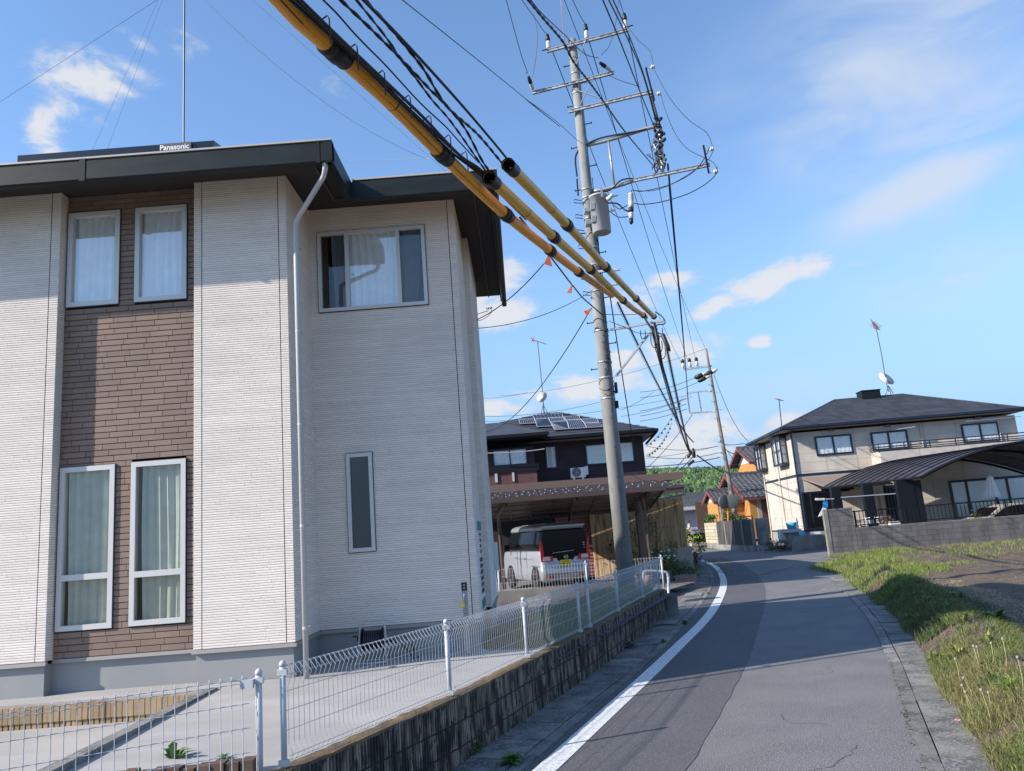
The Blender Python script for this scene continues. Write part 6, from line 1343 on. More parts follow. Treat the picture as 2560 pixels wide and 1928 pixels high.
# roof
ov = .62; pe = pr(-ov); ze = pe.sz(*z3(350, 752))[1]; aR = pe.sz(*z3(1935, 612))[0]; rt = DR/2; pm = pr(rt); r0 = pm.sz(*z3(690, 573)); r1 = pm.sz(*z3(1145, 535)); zr = (r0[1]+r1[1])/2
c = [(-ov, -ov, ze), (aR, -ov, ze), (aR, DR+ov, ze), (-ov, DR+ov, ze)]; rg = [(r0[0], rt, zr), (r1[0], rt, zr)]
mb = MB(xf=XR3); mb.add(c+rg, [(0, 1, 5, 4), (1, 2, 5), (2, 3, 4, 5), (3, 0, 4)]); rf = mb.build('roof', 'slate', RH)
mb = MB(xf=XR3)
for (a, b, cc, d) in ((c[0], c[1], rg[1], rg[0]), (c[3], c[0], rg[0], rg[0])):
    a, b, cc, d = map(lambda k: V3(*k), (a, b, cc, d)); nr = 20
    for r in range(nr):
        t, t2 = r/nr, (r+1)/nr; u = V3(0, 0, .03); p, q, s_, v_ = a+(d-a)*t, b+(cc-b)*t, b+(cc-b)*t2, a+(d-a)*t2; K = max(2, int(np.linalg.norm(q-p)/.9))
        for k in range(K): 
            f0, f1 = k/K, (k+1)/K; mb.add([p+(q-p)*f0+u, p+(q-p)*f1+u, v_+(s_-v_)*f1+u*.2, v_+(s_-v_)*f0+u*.2, p+(q-p)*f0, p+(q-p)*f1], [(0, 1, 2, 3), (4, 5, 1, 0)])
mb.build('roof_course', 'slate', rf)
mb = MB(xf=XR3); mb.bar(c[0], rg[0], .09, .05).bar(c[1], rg[1], .09, .05).bar(rg[0], rg[1], .12, .06); mb.build('ridge_cap', 'slate', rf)
mb = MB(xf=XR3); mb.box(-ov-.02, aR, -ov-.02, -ov+.02, ze-.16, ze+.02).box(-ov-.02, -ov+.02, -ov, DR+ov, ze-.16, ze+.02)
mb.box(-ov-.10, aR, -ov-.12, -ov-.02, ze-.11, ze+.0).box(-ov-.12, -ov-.02, -ov-.1, DR+ov, ze-.11, ze+.0); mb.build('gutter', 'navy_frame', RH)
mb = MB(xf=XR3); mb.box(-ov, aR, -ov, DR+ov, ze-.155, ze-.145); mb.build('soffit', 'cream_soffit', RH)
mb = MB(xf=XR3); mb.tube([(-.05, -.07, ztop), (-.05, -.07, z0r)], .045, 8).tube([(-.05, -ov, ze-.1), (-.05, -.07, ze-.35), (-.05, -.07, ztop-.3)], .04, 8); mb.build('downpipe', 'navy_frame', RH)
for q in (((-.06, DR-.05, ztop), (-.06, DR-.05, z0r)), ((-.06, 3.2, ztop), (-.06, 3.2, z0r+1)), ((6.45, -.05, ztop), (6.45, -.05, 3.6)), ((WR-.9, -.05, ztop), (WR-.9, -.05, 3.6))): MB(xf=XR3).tube(list(q), .035, 8).build('downpipe', 'rh_wall', RH)
# windows
def wr(p, q, **k): a = g3(*p); b = g3(*q); return twin(RH, PR, a[0], b[0], a[1], b[1], frame='navy_frame', fw=.09, **k)
wr((578, 938), (798, 792), mull=(g3(686, 870)[0],)); wr((942, 905), (1160, 765), mull=(g3(1045, 830)[0],)); wr((1533, 855), (1752, 712), mull=(g3(1642, 780)[0],))
for q in ((672, 770), (1035, 742), (1625, 690)): a = g3(*q); mb = MB(xf=XR3); mb.box(a[0]-.16, a[0]+.16, -.08, 0, a[1]-.05, a[1]+.05); mb.build('vent_hood', 'rh_joint', RH)
# bay windows on the left side, reaching towards -a
def bay(p, q, lab):
    t0 = None; a = PL.sz(*z3(*p)); b = PL.sz(*z3(*q)); s0, s1 = sorted((a[0], b[0])); zl, zh = sorted((a[1], b[1]))
    return s0, s1, zl, zh
for (p, q) in (((262, 1018), (205, 880)), ((400, 980), (318, 832))):
    s0, s1, zl, zh = bay(p, q, '')
    d = .38; mb = MB(xf=XR3); f_ = .07; s0 = max(s0, .1)
    mb.box(-d, 0, s0, s1, zh-.06, zh+.06).box(-d, 0, s0, s1, zl-.08, zl+.02)
    for t in (s0, s1-f_, (s0+s1)/2-f_/2): mb.box(-d, -d+f_, t, t+f_, zl, zh)
    mb.box(-f_, 0, s0, s0+f_, zl, zh).box(-f_, 0, s1-f_, s1, zl, zh).box(-d, -d+.03, s0, s1, (zl+zh)/2-.02, (zl+zh)/2+.02).box(-d, 0, s0, s0+.03, zl+(zh-zl)*.33-.015, zl+(zh-zl)*.33+.015).box(-d, 0, s0, s0+.03, zl+(zh-zl)*.66-.015, zl+(zh-zl)*.66+.015)
    for k in (.25, .75): mb.box(-d, -d+.03, lerp(s0, s1, k)-.012, lerp(s0, s1, k)+.012, zl, zh)
    fr = mb.build('window', 'navy_frame', RH); m = MB(xf=XR3); m.box(-d+.035, -.01, s0+.04, s1-.04, zl+.02, zh-.06); m.build('pane', 'rh_glass', fr); m = MB(xf=XR3); m.box(-d+.09, -.03, s0+.10, s1-.1, zl+.04, zh-.25); m.build('curtain', 'curtain', fr)
# ground-floor openings
a = g3(512, 1418); b = g3(660, 1160); fr = twin(RH, PR, a[0], b[0]+.2, a[1], b[1], mull=((a[0]+b[0]+.2)/2,), frame='navy_frame', cur=None, fw=.08)
mb = MB(xf=XR3); z = a[1]+.1
while z < b[1]-.1: mb.box(a[0]+.1, b[0]+.1, -.075, -.055, z, z+.035); z += .075
mb.build('louvre', 'black_paint', fr)
a = g3(1472, 1330); b = g3(1926, 1060); twin(RH, PR, a[0], b[0]+1.5, a[1]-.25, b[1], mull=(g3(1562, 1200)[0], g3(1745, 1200)[0], g3(1830, 1200)[0]), frame='navy_frame', fw=.12)
for p, q, m in (((640, 1300), (690, 1160), 'rh_glass'),): pass
mb = MB(xf=XR3); a = g3(650, 1280); b = g3(700, 1150); mb.box(a[0], b[0]+.9, -.012, -.0, a[1]-.4, b[1]); mb.build('porch_screen', 'black_paint', RH)
mb = MB(xf=XR3)
for x, y, x2, y2 in ((735, 1290, 800, 1165), (812, 1290, 880, 1150), (940, 1280, 975, 1140), (985, 1290, 1040, 1130)): a = g3(x, y); b = g3(x2, y2); mb.box(a[0], b[0], -.03, -.015, a[1]-.5, b[1])
mb.build('porch_panel', 'rh_wall', RH)
a = g3(1045, 1380); b = g3(1130, 1120); dr_ = MB(xf=XR3); dr_.box(a[0], b[0], -.06, -.02, a[1], b[1]); do = dr_.build('door', 'navy_frame', RH)
mb = MB(xf=XR3)
for k in range(6): x = lerp(a[0], b[0], (k+.5)/6); mb.box(x-.03, x+.03, -.08, -.06, a[1]+.2, b[1]-.1)
mb.build('door_slat', 'black_paint', do)
# small awning and porch canopy
a = g3(478, 1085); b = g3(870, 1058); mb = MB(xf=XR3); zz = a[1]; mb.prism([(a[0], 0, zz+.05), (a[0]+.9, -1.4, zz-.62), (a[0]+.9, -1.4, zz-.68), (a[0], 0, zz-.02)], (b[0]-a[0], 0, 0)); mb.build('awning', 'awning', RH)
# balcony
pb = pr(-1.15); a = pb.sz(*z3(1003, 1002)); b = pb.sz(*z3(1003, 908)); la = a[0]
mb = MB(xf=XR3); mb.box(la, WR+.6, -1.15, -1.03, a[1], b[1]).box(la, la+.12, -1.03, 0, a[1], b[1]).box(la, WR+.6, -1.03, 0, a[1], a[1]+.1); bl = mb.build('balcony', 'rh_wall', RH)
mb = MB(xf=XR3); k = la+1.9
while k < WR: mb.box(k, k+.012, -1.154, -1.15, a[1], b[1]); k += 1.9
mb.build('siding_joint', 'rh_joint', bl)
zt = pb.sz(*z3(935, 862))[1]; zt2 = pb.sz(*z3(1400, 823))[1]; zt = (zt+zt2)/2; mb = MB(xf=XR3); mb.box(la-.1, WR+.6, -1.16, -1.02, b[1], b[1]+.05)
for f in (.35, .62, 1.): mb.box(la-.05, WR+.6, -1.12, -1.06, lerp(b[1], zt, f)-.05, lerp(b[1], zt, f)).box(la-.05, la, -1.1, 0, lerp(b[1], zt, f)-.03, lerp(b[1], zt, f))
k = la
while k < WR+.6: mb.box(k-.03, k+.01, -1.11, -1.07, b[1], zt); k += 1.25
mb.build('railing', 'navy_frame', bl)
mb = MB(xf=XR3); p = g3(1110, 762); mb.bar((p[0]-.3, -.5, p[1]-.05), (p[0]+.6, -.5, p[1]+.0), .035); p2_ = g3(1530, 720); mb.bar((p2_[0]-.1, -.5, p2_[1]), (p2_[0]+2.6, -.5, p2_[1]+.02), .03); mb.build('laundry_pole', 'alu', RH)
# chimney-like vent and dish mast
rv = thing('roof_vent', XR3(r0[0]+1.9, rt, zr), 'black box ventilator on the ridge of the beige house', 'roof vent'); a = pm.sz(*z3(858, 560)); b = pm.sz(*z3(970, 515)); mb = MB(xf=XR3); mb.box(a[0], b[0], rt-.4, rt+.4, a[1]-.3, b[1]); mb.build('box', 'black_paint', rv); mb = MB(xf=XR3); mb.box(a[0]-.03, b[0]+.03, rt-.44, rt+.44, b[1], b[1]+.05); mb.build('lid', 'black_paint', rv)
dm = thing('aerial_mast', XR3(r0[0]+3, rt, zr), 'tall aerial mast with white satellite dish on the beige house roof', 'aerial'); f3 = lambda x, y: pm.hit(*z3(x, y))
mb = MB(); mb.tube([f3(1045, 520), f3(1024, 430), f3(1000, 280), f3(963, 100)], .022, 6).tube([f3(1043, 480), f3(1026, 540)], .02, 5).tube([f3(1043, 480), f3(1062, 540)], .02, 5).tube([f3(1043, 480), f3(1075, 530)], .02, 5); mb.build('mast', 'dark_pole', dm)
mb = MB(); c_ = f3(1026, 440); mb.lathe(c_, (.35, -.75, .55), [(0, .02), (.02, .3), (.08, .46), (.07, .46), (.01, .2), (.005, .01)], 20); mb.build('dish', 'dish_white', dm, True)
mb = MB(); a = f3(940, 75); b = f3(980, 105); mb.tube([a, b], .03, 5)
for k in range(6): q = a+(b-a)*k/5; mb.tube([q+V3(-.12, -.1, .28-.03*k), q+V3(.12, .1, -.28+.03*k)], .014, 4).tube([q+V3(.2, 0, .1), q-V3(.2, 0, .1)], .012, 4)
mb.build('antenna', 'antenna_red', dm)
a2_ = thing('aerial_mast', tuple(P(*z3(350, 735), 52)), 'thin red-tipped aerial behind the left eave of the beige house', 'aerial'); mb = MB(); mb.tube([P(*z3(352, 760), 52), P(*z3(332, 575), 52)], .035, 5); mb.build('mast', 'dark_pole', a2_)
mb = MB(); a = P(*z3(312, 565), 52); b = P(*z3(352, 576), 52); mb.tube([a, b], .04, 5)
for k in range(7): q = a+(b-a)*k/6; mb.tube([q-V3(0, .3, .06), q+V3(0, .3, .06)], .02, 4)
mb.build('antenna', 'antenna_red', a2_)
# ---- grey block wall with railing
XW0, YW0 = 11.75, 31.3; PW = Plane(XW0, YW0, 0.0); s3 = lambda x, y: PW.sz(*z3(x, y)); zt1 = s3(640, 1288)[1]; zt2 = s3(850, 1405)[1]; zcb = s3(690, 1568)[1]; sP = s3(808, 1280)[0]-.0; sa0 = s3(645, 1300)[0]
gw = thing('block_wall', (XW0, YW0, 0), 'grey ribbed block wall stepping up to a pillar at its left end beside the field', 'wall')
random.seed(2); mb = MB(); xf = lambda a, t, z: PW.w(a, t, z)
def blocks(a0, a1, z0, z1, m=mb):
    z = z0
    while z < z1-.02:
        k = a0+(0 if int(round(z/.2)) % 2 else -.2)
        while k < a1:
            l, r = max(k, a0), min(k+.395, a1)
            if r-l > .03: q = random.uniform(0, .004); m.add([xf(l+.004, -q, z+.004), xf(r-.004, -q, z+.004), xf(r-.004, -q, min(z+.196, z1)), xf(l+.004, -q, min(z+.196, z1)), xf(l+.004, .12, z+.004), xf(r-.004, .12, z+.004), xf(r-.004, .12, min(z+.196, z1)), xf(l+.004, .12, min(z+.196, z1))], [(0, 1, 2, 3), (3, 2, 6, 7), (0, 3, 7, 4), (1, 5, 6, 2)])
            k += .4
        z += .2
blocks(sa0, sP, zcb, zt1); blocks(sP+.002, 22, zcb, zt2); mb.build('block_course', 'block_grey', gw)
mb = MB(xf=xf); mb.box(sa0+.01, sP-.01, .006, .11, zcb, zt1-.01).box(sP, 22, .006, .11, zcb, zt2-.01); mb.build('mortar', 'joint', gw)
mb = MB(xf=xf); mb.box(sa0-.03, 22, -.03, .15, -.3, zcb); mb.build('footing', 'conc_wall', gw)
mb = MB(xf=xf); mb.box(sa0-.16, sa0, -.02, .14, -.3, zt1+.01); mb.box(sa0-.14, sP, -.0, .12, zt1, zt1+.02).box(sP, 22, 0, .12, zt2, zt2+.015); mb.build('end_pillar', 'conc_wall', gw)
ra_ = thing('railing', (XW0+sP, YW0, zt2), 'black metal bar railing standing on the lower part of the grey block wall', 'railing'); zrt = s3(835, 1293)[1]; mb = MB(xf=xf); mb.box(sP+.02, 22, .04, .08, zrt-.05, zrt).box(sP+.02, 22, .045, .075, zt2+.08, zt2+.12); mb.build('rail', 'black_paint', ra_)
mb = MB(xf=xf); k = sP+.1
while k < 12.5: mb.box(k, k+.022, .05, .07, zt2+.1, zrt-.02); k += .155
o = mb.build('bar', 'black_paint', ra_)
k = sP+.05
while k < 14: MB(xf=xf).box(k, k+.05, .035, .085, zt2, zrt).build('upright', 'black_paint', ra_); k += 2.0
# ---- arched carport behind the wall
ar = thing('arched_carport', (18, 35, .3), 'dark arched carport with ribbed metal roof in front of the beige house', 'carport')
L0 = P(*z3(1255, 1072), 33.0); L1 = P(*z3(608, 1150), 38.6); pA = Plane(L0[0], L0[1], rad(2)); apex = pA.sz(*z3(1926, 868)); mid = pA.sz(*z3(1640, 930))
def arch(u, w_): # u along the depth, w_ across
    b = L0+(L1-L0)*u; s = w_; rise = (apex[1]-L0[2]); z = b[2]+rise/.856*(1-((s-5)/5)**2)
    return (b[0]+s, b[1]-.02*s, z)
NU, NW = 12, 22; vs = [arch(i/NU, 10.0*j/NW) for i in range(NU+1) for j in range(NW+1)]
mb = MB(); mb.add(vs, [(i*(NW+1)+j, i*(NW+1)+j+1, (i+1)*(NW+1)+j+1, (i+1)*(NW+1)+j) for i in range(NU) for j in range(NW)]); mb.build('roof_sheet', 'cp_roof', ar, True)
mb = MB()
for i in range(0, NU+1): mb.tube([V3(*arch(i/NU, 10.0*j/NW))+V3(0, 0, .02) for j in range(NW+1)], .022, 4)
mb.build('roof_rib', 'black_paint', ar)
mb = MB(); mb.tube([V3(*arch(0, 10.0*j/NW))+V3(0, -.02, -.03) for j in range(NW+1)], .075, 6).tube([V3(*arch(.5, 10.0*j/NW))-V3(0, 0, .1) for j in range(NW+1)], .06, 6).tube([V3(*arch(1, 10.0*j/NW))-V3(0, 0, .1) for j in range(NW+1)], .06, 6).tube([L0-V3(0, 0, .02), L1], .06, 6)
mb.build('arch_beam', 'black_paint', ar)
mb = MB()
for u0, u1 in ((.08, .30), (.34, .48), (.54, .72), (.76, .95)):
    for j in range(2, NW): q = [V3(*arch(u, 10.0*(j+d)/NW))-V3(0, 0, .035) for u, d in ((u0, .12), (u0, .85), (u1, .85), (u1, .12))]; mb.quad(*[tuple(k) for k in q])
mb.build('ceiling_panel', 'poly_panel', ar)
mb = MB()
for (x, yb, wd, Yp) in ((715, 1285, .22, 36.8), (928, 1300, .22, 35.3), (1190, 1395, .36, 34.0)): 
    b = P(*z3(x, yb), Yp); mb.box(b[0]-wd, b[0]+wd, Yp-.12, Yp+.12, .2, 2.85)
mb.box(P(*z3(1226, 1300), 34)[0]-.05, P(*z3(1226, 1300), 34)[0]+.35, 33.9, 34.2, .2, 2.8)
mb.build('post', 'black_paint', ar)
# parasol, car, bicycles, plants, laundry
um = thing('parasol', tuple(P(*z3(1715, 1240), 35.)), 'closed white parasol standing before the beige house window', 'parasol'); a = P(*z3(1702, 1062), 35.); b = P(*z3(1716, 1205), 35.); mb = MB(); N = 12; vs = []
for k, (f, r) in enumerate(((0, .05), (.06, .13), (.3, .19), (.6, .26), (.9, .36), (1., .33))):
    c_ = a+(b-a)*f
    for i in range(N*2): t = i*math.pi/N; rr = r*(1 if i % 2 else .62); vs.append(c_+V3(math.cos(t)*rr, math.sin(t)*rr, -.04*(i % 2)))
mb.add(vs, [(k*2*N+i, k*2*N+(i+1) % (2*N), (k+1)*2*N+(i+1) % (2*N), (k+1)*2*N+i) for k in range(5) for i in range(2*N)]+[tuple(range(2*N))]); mb.build('canopy', 'cloth_white', um)
MB().tube([(b[0], b[1], .2), (b[0], b[1], b[2]+.3)], .025, 6).build('pole', 'alu', um)
ca = thing('car', tuple(P(*z3(1760, 1350), 33.2)), 'beige rounded car parked behind the black railing, mostly hidden', 'car'); CX, CY = float(P(*z3(1600, 1330), 33.4)[0])-1.0, 32.6
XC = lambda x, y, z: (CX+x, CY+y, z)
prof = [(0, .55), (.0, .95), (.35, 1.08), (1.15, 1.20), (1.75, 1.62), (2.2, 1.76), (3.0, 1.78), (3.9, 1.70), (4.5, 1.30), (4.75, 1.1), (4.8, .55)]
mb = MB(xf=XC); prof = [(x*.98, z*.86) for x, z in prof]; mb.prism([(x, 0, z) for x, z in prof], (0, 1.6, 0)); mb.build('body', 'car_beige', ca)
def cwin(pts): mb = MB(xf=XC); mb.prism([(x*.98, -.006, z*.86) for x, z in pts], (0, -.012, 0)); mb.build('window', 'glass_black', ca)
cwin([(1.35, 1.20), (1.85, 1.58), (2.2, 1.68), (2.75, 1.70), (2.75, 1.20)]); cwin([(2.85, 1.20), (2.85, 1.70), (3.6, 1.66), (4.1, 1.42), (4.2, 1.22)])
mb = MB(xf=XC); mb.prism([(1.20*.98, .1, 1.20*.86+.02), (1.75*.98, .2, 1.62*.86+.015), (1.75*.98, 1.4, 1.62*.86+.015), (1.2*.98, 1.5, 1.2*.86+.02)], (-.02, 0, .015)); mb.build('windscreen', 'glass_black', ca)
for x in (.85, 3.9): mb = MB(xf=XC); mb.lathe((x, -.02, .3), (0, 1, 0), [(0, .2), (.0, .3), (.2, .3)], 20); mb.build('wheel', 'tyre', ca)
def bike(x, y, ang_, m, label):
    X = lambda a, b, z: (x+a*math.cos(ang_)-b*math.sin(ang_), y+a*math.sin(ang_)+b*math.cos(ang_), .35+z); r = thing('bicycle', (x, y, .35), label, 'bicycle')
    for a in (-.52, .52): mb = MB(xf=X); mb.tube([(a+.32*math.cos(t), 0, .33+.32*math.sin(t)) for t in np.linspace(0, 6.283, 22)], .022, 5); w_ = mb.build('wheel', 'tyre', r); mb = MB(xf=X); [mb.tube([(a, 0, .33), (a+.31*math.cos(k*.785), 0, .33+.31*math.sin(k*.785))], .004, 3) for k in range(8)]; mb.build('spokes', 'alu', w_)
    mb = MB(xf=X); mb.tube([(-.52, 0, .33), (-.1, 0, .32), (.33, 0, .72), (.52, 0, .33)], .018, 6).tube([(-.1, 0, .32), (-.2, 0, .85)], .018, 6).tube([(.33, 0, .72), (.28, 0, 1.0), (.38, .2, 1.02)], .014, 6).tube([(.28, 0, 1.0), (.30, -.22, 1.02)], .014, 6); mb.build('frame', m, r)
    mb = MB(xf=X); mb.box(-.32, -.1, -.07, .07, .85, .9); mb.build('saddle', 'black_rubber', r); mb = MB(xf=X); mb.box(.36, .62, -.14, .14, .72, .92); mb.build('basket', 'galv', r)
q = P(*z3(870, 1370), 34.5); bike(q[0], 34.5, .5, 'white_plastic', 'white bicycle behind the railing beside the left porch post'); q = P(*z3(985, 1360), 34.3); bike(q[0], 34.3, 1.1, 'alu', 'silver bicycle behind the railing between the two porch posts')
q = P(*z3(1045, 1375), 33.2); shrub('potted_plant', (q[0], 33.2, .6), .35, .75, 500, 'shrub_red', 'reddish potted shrub behind the railing', L=.09); q = P(*z3(1580, 1345), 32.6); shrub('potted_plant', (q[0], 32.4, .75), .3, .5, 300, 'leaf_green', 'green plant beside the beige car', L=.08)
mb = MB(); q = P(*z3(1085, 1392), 31.9); mb.box(q[0]-.2, q[0]+.2, 31.8, 32.0, zt2-.02, zt2+.13); one(mb, 'planter_box', 'white_plastic', 'small white planter box just behind the grey wall top', 'planter')
la_ = thing('laundry', tuple(P(*z3(630, 1260), 36.)), 'blue and white cloths hanging from pegs at the left porch corner', 'laundry'); f = lambda x, y: tuple(P(*z3(x, y), 33.)); 
mb = MB(); mb.prism([f(622, 1230), f(648, 1228), f(652, 1268), f(640, 1278), f(615, 1274)], (0, .03, 0)); mb.build('blue_cloth', 'cloth_blue', la_); mb = MB(); mb.prism([f(618, 1274), f(642, 1278), f(606, 1328), f(588, 1332)], (0, .03, 0)); mb.build('white_cloth', 'cloth_white', la_)
mb = MB(); mb.bar(f(565, 1220), f(690, 1216), .03)
for k in range(5): mb.bar(f(575+k*12, 1212), f(575+k*12, 1226), .06)
mb.build('peg_rail', 'white_plastic', la_)
MB_ = MB(); MB_.bar(f(735, 1207), f(1090, 1182), .035); one(MB_, 'laundry_pole', 'alu', 'long pale laundry pole hung under the porch roof', 'pole')
# side yard: low wall, basin, units
mb = MB(); a = P(*z3(420, 1560), 37.5); mb.prism([(a[0], 37.5, -.1), (a[0]+.15, 37.5, .72), (a[0]+4, 37.5, .78), (a[0]+4, 37.5, -.1)], (0, .14, 0)); one(mb, 'low_wall', 'conc_wall', 'low stained concrete wall between the house corner and the grey pillar', 'wall')
mb = MB(); mb.poly([(11.7, 31.5, .012), (26, 31.5, .012), (26, 37.4, .3), (12.8, 37.4, .012)]); struct(mb, 'forecourt', 'asphalt'); mb = MB(); mb.box(13.2, 27, 37.6, 40.5, -.1, .42); mb.box(13.0, 14.1, 38.5, 46, -.1, .4) if False else None; struct(mb, 'beige_house_yard', 'gravel')
bs = thing('garden_sink', tuple(P(*z3(430, 1480), 39)), 'concrete garden sink with a blue bucket by the beige house corner', 'sink'); a = P(*z3(402, 1490), 39.); b = P(*z3(462, 1425), 39.); mb = MB(); mb.box(a[0], b[0], 39, 39.5, .2, b[2]-.02); mb.build('stand', 'conc_wall', bs); mb = MB(); mb.box(a[0]-.12, b[0]+.1, 38.9, 39.6, b[2]-.05, b[2]+.12); mb.build('basin', 'pipe_grey', bs)
q = P(*z3(415, 1415), 39.2); mb = MB(); mb.lathe((q[0], 39.2, b[2]+.12), (0, 0, 1), [(0, .20), (.32, .26), (.32, .22)], 14); one(mb, 'bucket', 'bucket_blue', 'light blue bucket standing on the garden sink', 'bucket', None, True)
q = P(*z3(443, 1400), 39.2); mb = MB(); mb.lathe((q[0], 39.2, b[2]+.12), (0, 0, 1), [(0, .12), (.1, .14), (.2, .11), (.3, .14), (.42, .10), (.5, .12)], 10); one(mb, 'stacked_pots', 'cloth_white', 'stack of pale pots next to the blue bucket', 'pot', None, True)
mb = MB(); a = P(*z3(340, 1480), 39.6); b = P(*z3(385, 1412), 39.6); mb.box(a[0], b[0], 39.6, 39.9, a[2], b[2]); mb.lathe((a[0]+.32, 39.59, (a[2]+b[2])/2), (0, -1, 0), [(0, .2), (.01, .2)], 14); one(mb, 'outdoor_unit', 'white_plastic', 'white outdoor unit against the left wall of the beige house', 'air conditioner')
mb = MB(); a = P(*z3(550, 1478), 38.2); b = P(*z3(603, 1428), 38.2); mb.box(a[0], b[0], 38.2, 38.3, a[2], b[2]).box(a[0]+.1, b[0]-.05, 38.3, 38.6, a[2]-.1, a[2]+.1); one(mb, 'white_tub', 'cloth_white', 'bright white plastic tub propped up on the low wall', 'tub')
q = P(*z3(490, 1470), 38.4); mb = MB(); mb.lathe((q[0], 38.4, .5), (0, 0, 1), [(0, .15), (.35, .16), (.4, .06)], 10); one(mb, 'watering_can', 'bucket_blue', 'pale blue can at the foot of the beige house downpipe', 'can', None, True)
q = P(*z3(310, 1505), 39.4); shrub('shrub', (q[0], 39.4, .0), .9, .5, 900, 'shrub', 'low dark green plants by the dark panelled wall end', L=.10, stem=False)
# ================================================================== far side of the bend
# dark panelled wall running away, cream block wall beyond
e0 = P(*z2(860, 1612), 41.); 
def on(px, Y): return P(*px, Y)
dw0 = on(z2(770, 1605), 41.5); dw1 = on(z2(498, 1578), 47.5); DP = Plane(dw0[0], dw0[1], math.atan2(dw1[1]-dw0[1], dw1[0]-dw0[0])); Ld = float(np.hypot(*(dw1-dw0)[:2])); zt = (DP.sz(*z2(765, 1352))[1]+DP.sz(*z2(500, 1372))[1])/2
dwl = thing('panel_wall', (dw0[0], dw0[1], 0), 'dark weathered concrete panel wall along the far side of the bend', 'wall'); xf = lambda a, t, z: DP.w(a, t, z)
mb = MB(xf=xf)
for k in range(4): a0, a1 = Ld*k/4+.06, Ld*(k+1)/4-.06; mb.box(a0, a1, 0, .12, .30, zt)
mb.build('panel', 'dark_panel', dwl); mb = MB(xf=xf); mb.box(-.05, Ld+.05, .01, .15, -.2, .30)
for k in range(5): a = Ld*k/4; mb.box(a-.06, a+.06, .05, .17, .3, zt-.01)
mb.build('footing', 'conc_wall', dwl)
mb = MB(xf=xf); mb.box(0, Ld*.6, .03, .07, zt+.14, zt+.18); 
for k in range(5): mb.box(Ld*.6*k/4, Ld*.6*k/4+.04, .03, .07, zt, zt+.16)
mb.build('top_rail', 'black_paint', dwl)
c0_ = on(z2(865, 1615), 41.3); mb = MB(); f = lambda x, y, Y: tuple(P(*z2(x, y), Y))
ep = thing('end_panel', tuple(c0_), 'pale concrete end panel of the dark wall nearest the beige house', 'wall'); A = V3(*f(770, 1600, 41.5)); B = V3(*f(862, 1612, 40.6)); A[2] = B[2] = 0
def wall_between(A, B, z0, z1, th, name, m, root): d = (B-A); d = d/np.linalg.norm(d); n = V3(-d[1], d[0], 0)*th; mb = MB(); mb.prism([(A[0], A[1], z0), (B[0], B[1], z0), (B[0], B[1], z1), (A[0], A[1], z1)], tuple(n)); return mb.build(name, m, root)
wall_between(A+V3(.06, -.02, 0), B, .32, zt+.02, .13, 'slab', 'conc_wall', ep); wall_between(A+V3(.04, -.05, 0), B+V3(.02, -.03, 0), -.2, .32, .2, 'footing', 'foundation', ep)
A = V3(*f(385, 1555, 51)); B = V3(*f(497, 1580, 48)); zc = P(*z2(390, 1385), 51)[2]; random.seed(6)
cw = thing('block_wall', tuple(A), 'cream stone block wall between the iris bed and the dark panel wall', 'wall'); CP = Plane(A[0], A[1], math.atan2(B[1]-A[1], B[0]-A[0])); Lc = float(np.hypot(*(B-A)[:2])); mb = MB(xf=lambda a, t, z: CP.w(a, t, z))
z = .35
while z < zc-.05:
    k = random.uniform(-.3, 0)
    while k < Lc: w_ = random.uniform(.35, .6); l, r = max(k, 0), min(k+w_-.02, Lc); (mb.box(l, r, -.02*random.random(), .2, z+.01, min(z+.20, zc)) if r > l+.05 else None); k += w_
    z += .21
mb.build('block', 'cream_block', cw); mb = MB(xf=lambda a, t, z: CP.w(a, t, z)); mb.box(0, Lc, .02, .18, -.2, .36).box(0, Lc, .03, .17, .3, zc-.03); mb.build('core', 'conc_wall', cw)
A = V3(*f(235, 1530, 56)); B = V3(*f(282, 1530, 54)); zc = P(*z2(240, 1385), 56)[2]; gp_ = thing('gate_pillar', tuple(A), 'cream stone gate pillar beside the purple irises', 'pillar'); mb = MB(); z = .1
while z < zc: q = random.uniform(-.05, .05); mb.box(A[0]+q, B[0]+q*.5, 54.5, 55.2, z+.01, z+.2); z += .21
mb.build('block', 'cream_block', gp_); mb = MB(); mb.box(A[0]-.05, B[0]+.05, 54.4, 55.3, zc, zc+.16); mb.build('cap', 'dark_panel', gp_)
q = f(330, 1550, 53); shrub('iris_bed', (q[0], 53, .25), 1.0, .9, 900, 'grass_bright', 'clump of purple irises in front of the pale shed wall', 'flowers', L=.3, flowers=('flower_purple', 30, (.75, 1.15), .085), stem=False)
mb = MB(); mb.poly([(-20, 50.2, .02), (11.5, 49.6, .02), (12.6, 48.5, .02), (14, 60, .1), (-20, 60, .1)]); struct(mb, 'far_verge', 'ground')
# mirrors
mi = thing('traffic_mirror', tuple(P(*z2(560, 1580), 49)), 'pair of round traffic mirrors seen from behind on an orange post at the bend', 'traffic mirror')
mb = MB(); mb.tube([P(*z2(548, 1540), 48.8), P(*z2(545, 1230), 48.8)], .055, 8); mb.build('post', 'post_orange', mi)
for (x, y, rx) in ((515, 1225, .33), (572, 1222, .45)): c = P(*z2(x, y), 48.7); mb = MB(); mb.lathe(c, (.35 if x < 540 else -.2, -1, -.1), [(0, .05), (.02, .40), (-.05+.07, .43), (.10, .44), (.12, .40)], 20); mb.build('mirror_back', 'mirror_back', mi, True)
mb = MB(); mb.bar(P(*z2(505, 1235), 48.8), P(*z2(590, 1230), 48.8), .05); mb.build('bracket', 'galv', mi)
for x0_, y0_, x1_, y1_ in ((525, 1500, 485, 1265), (500, 1500, 520, 1330), (540, 1520, 530, 1300)): pass
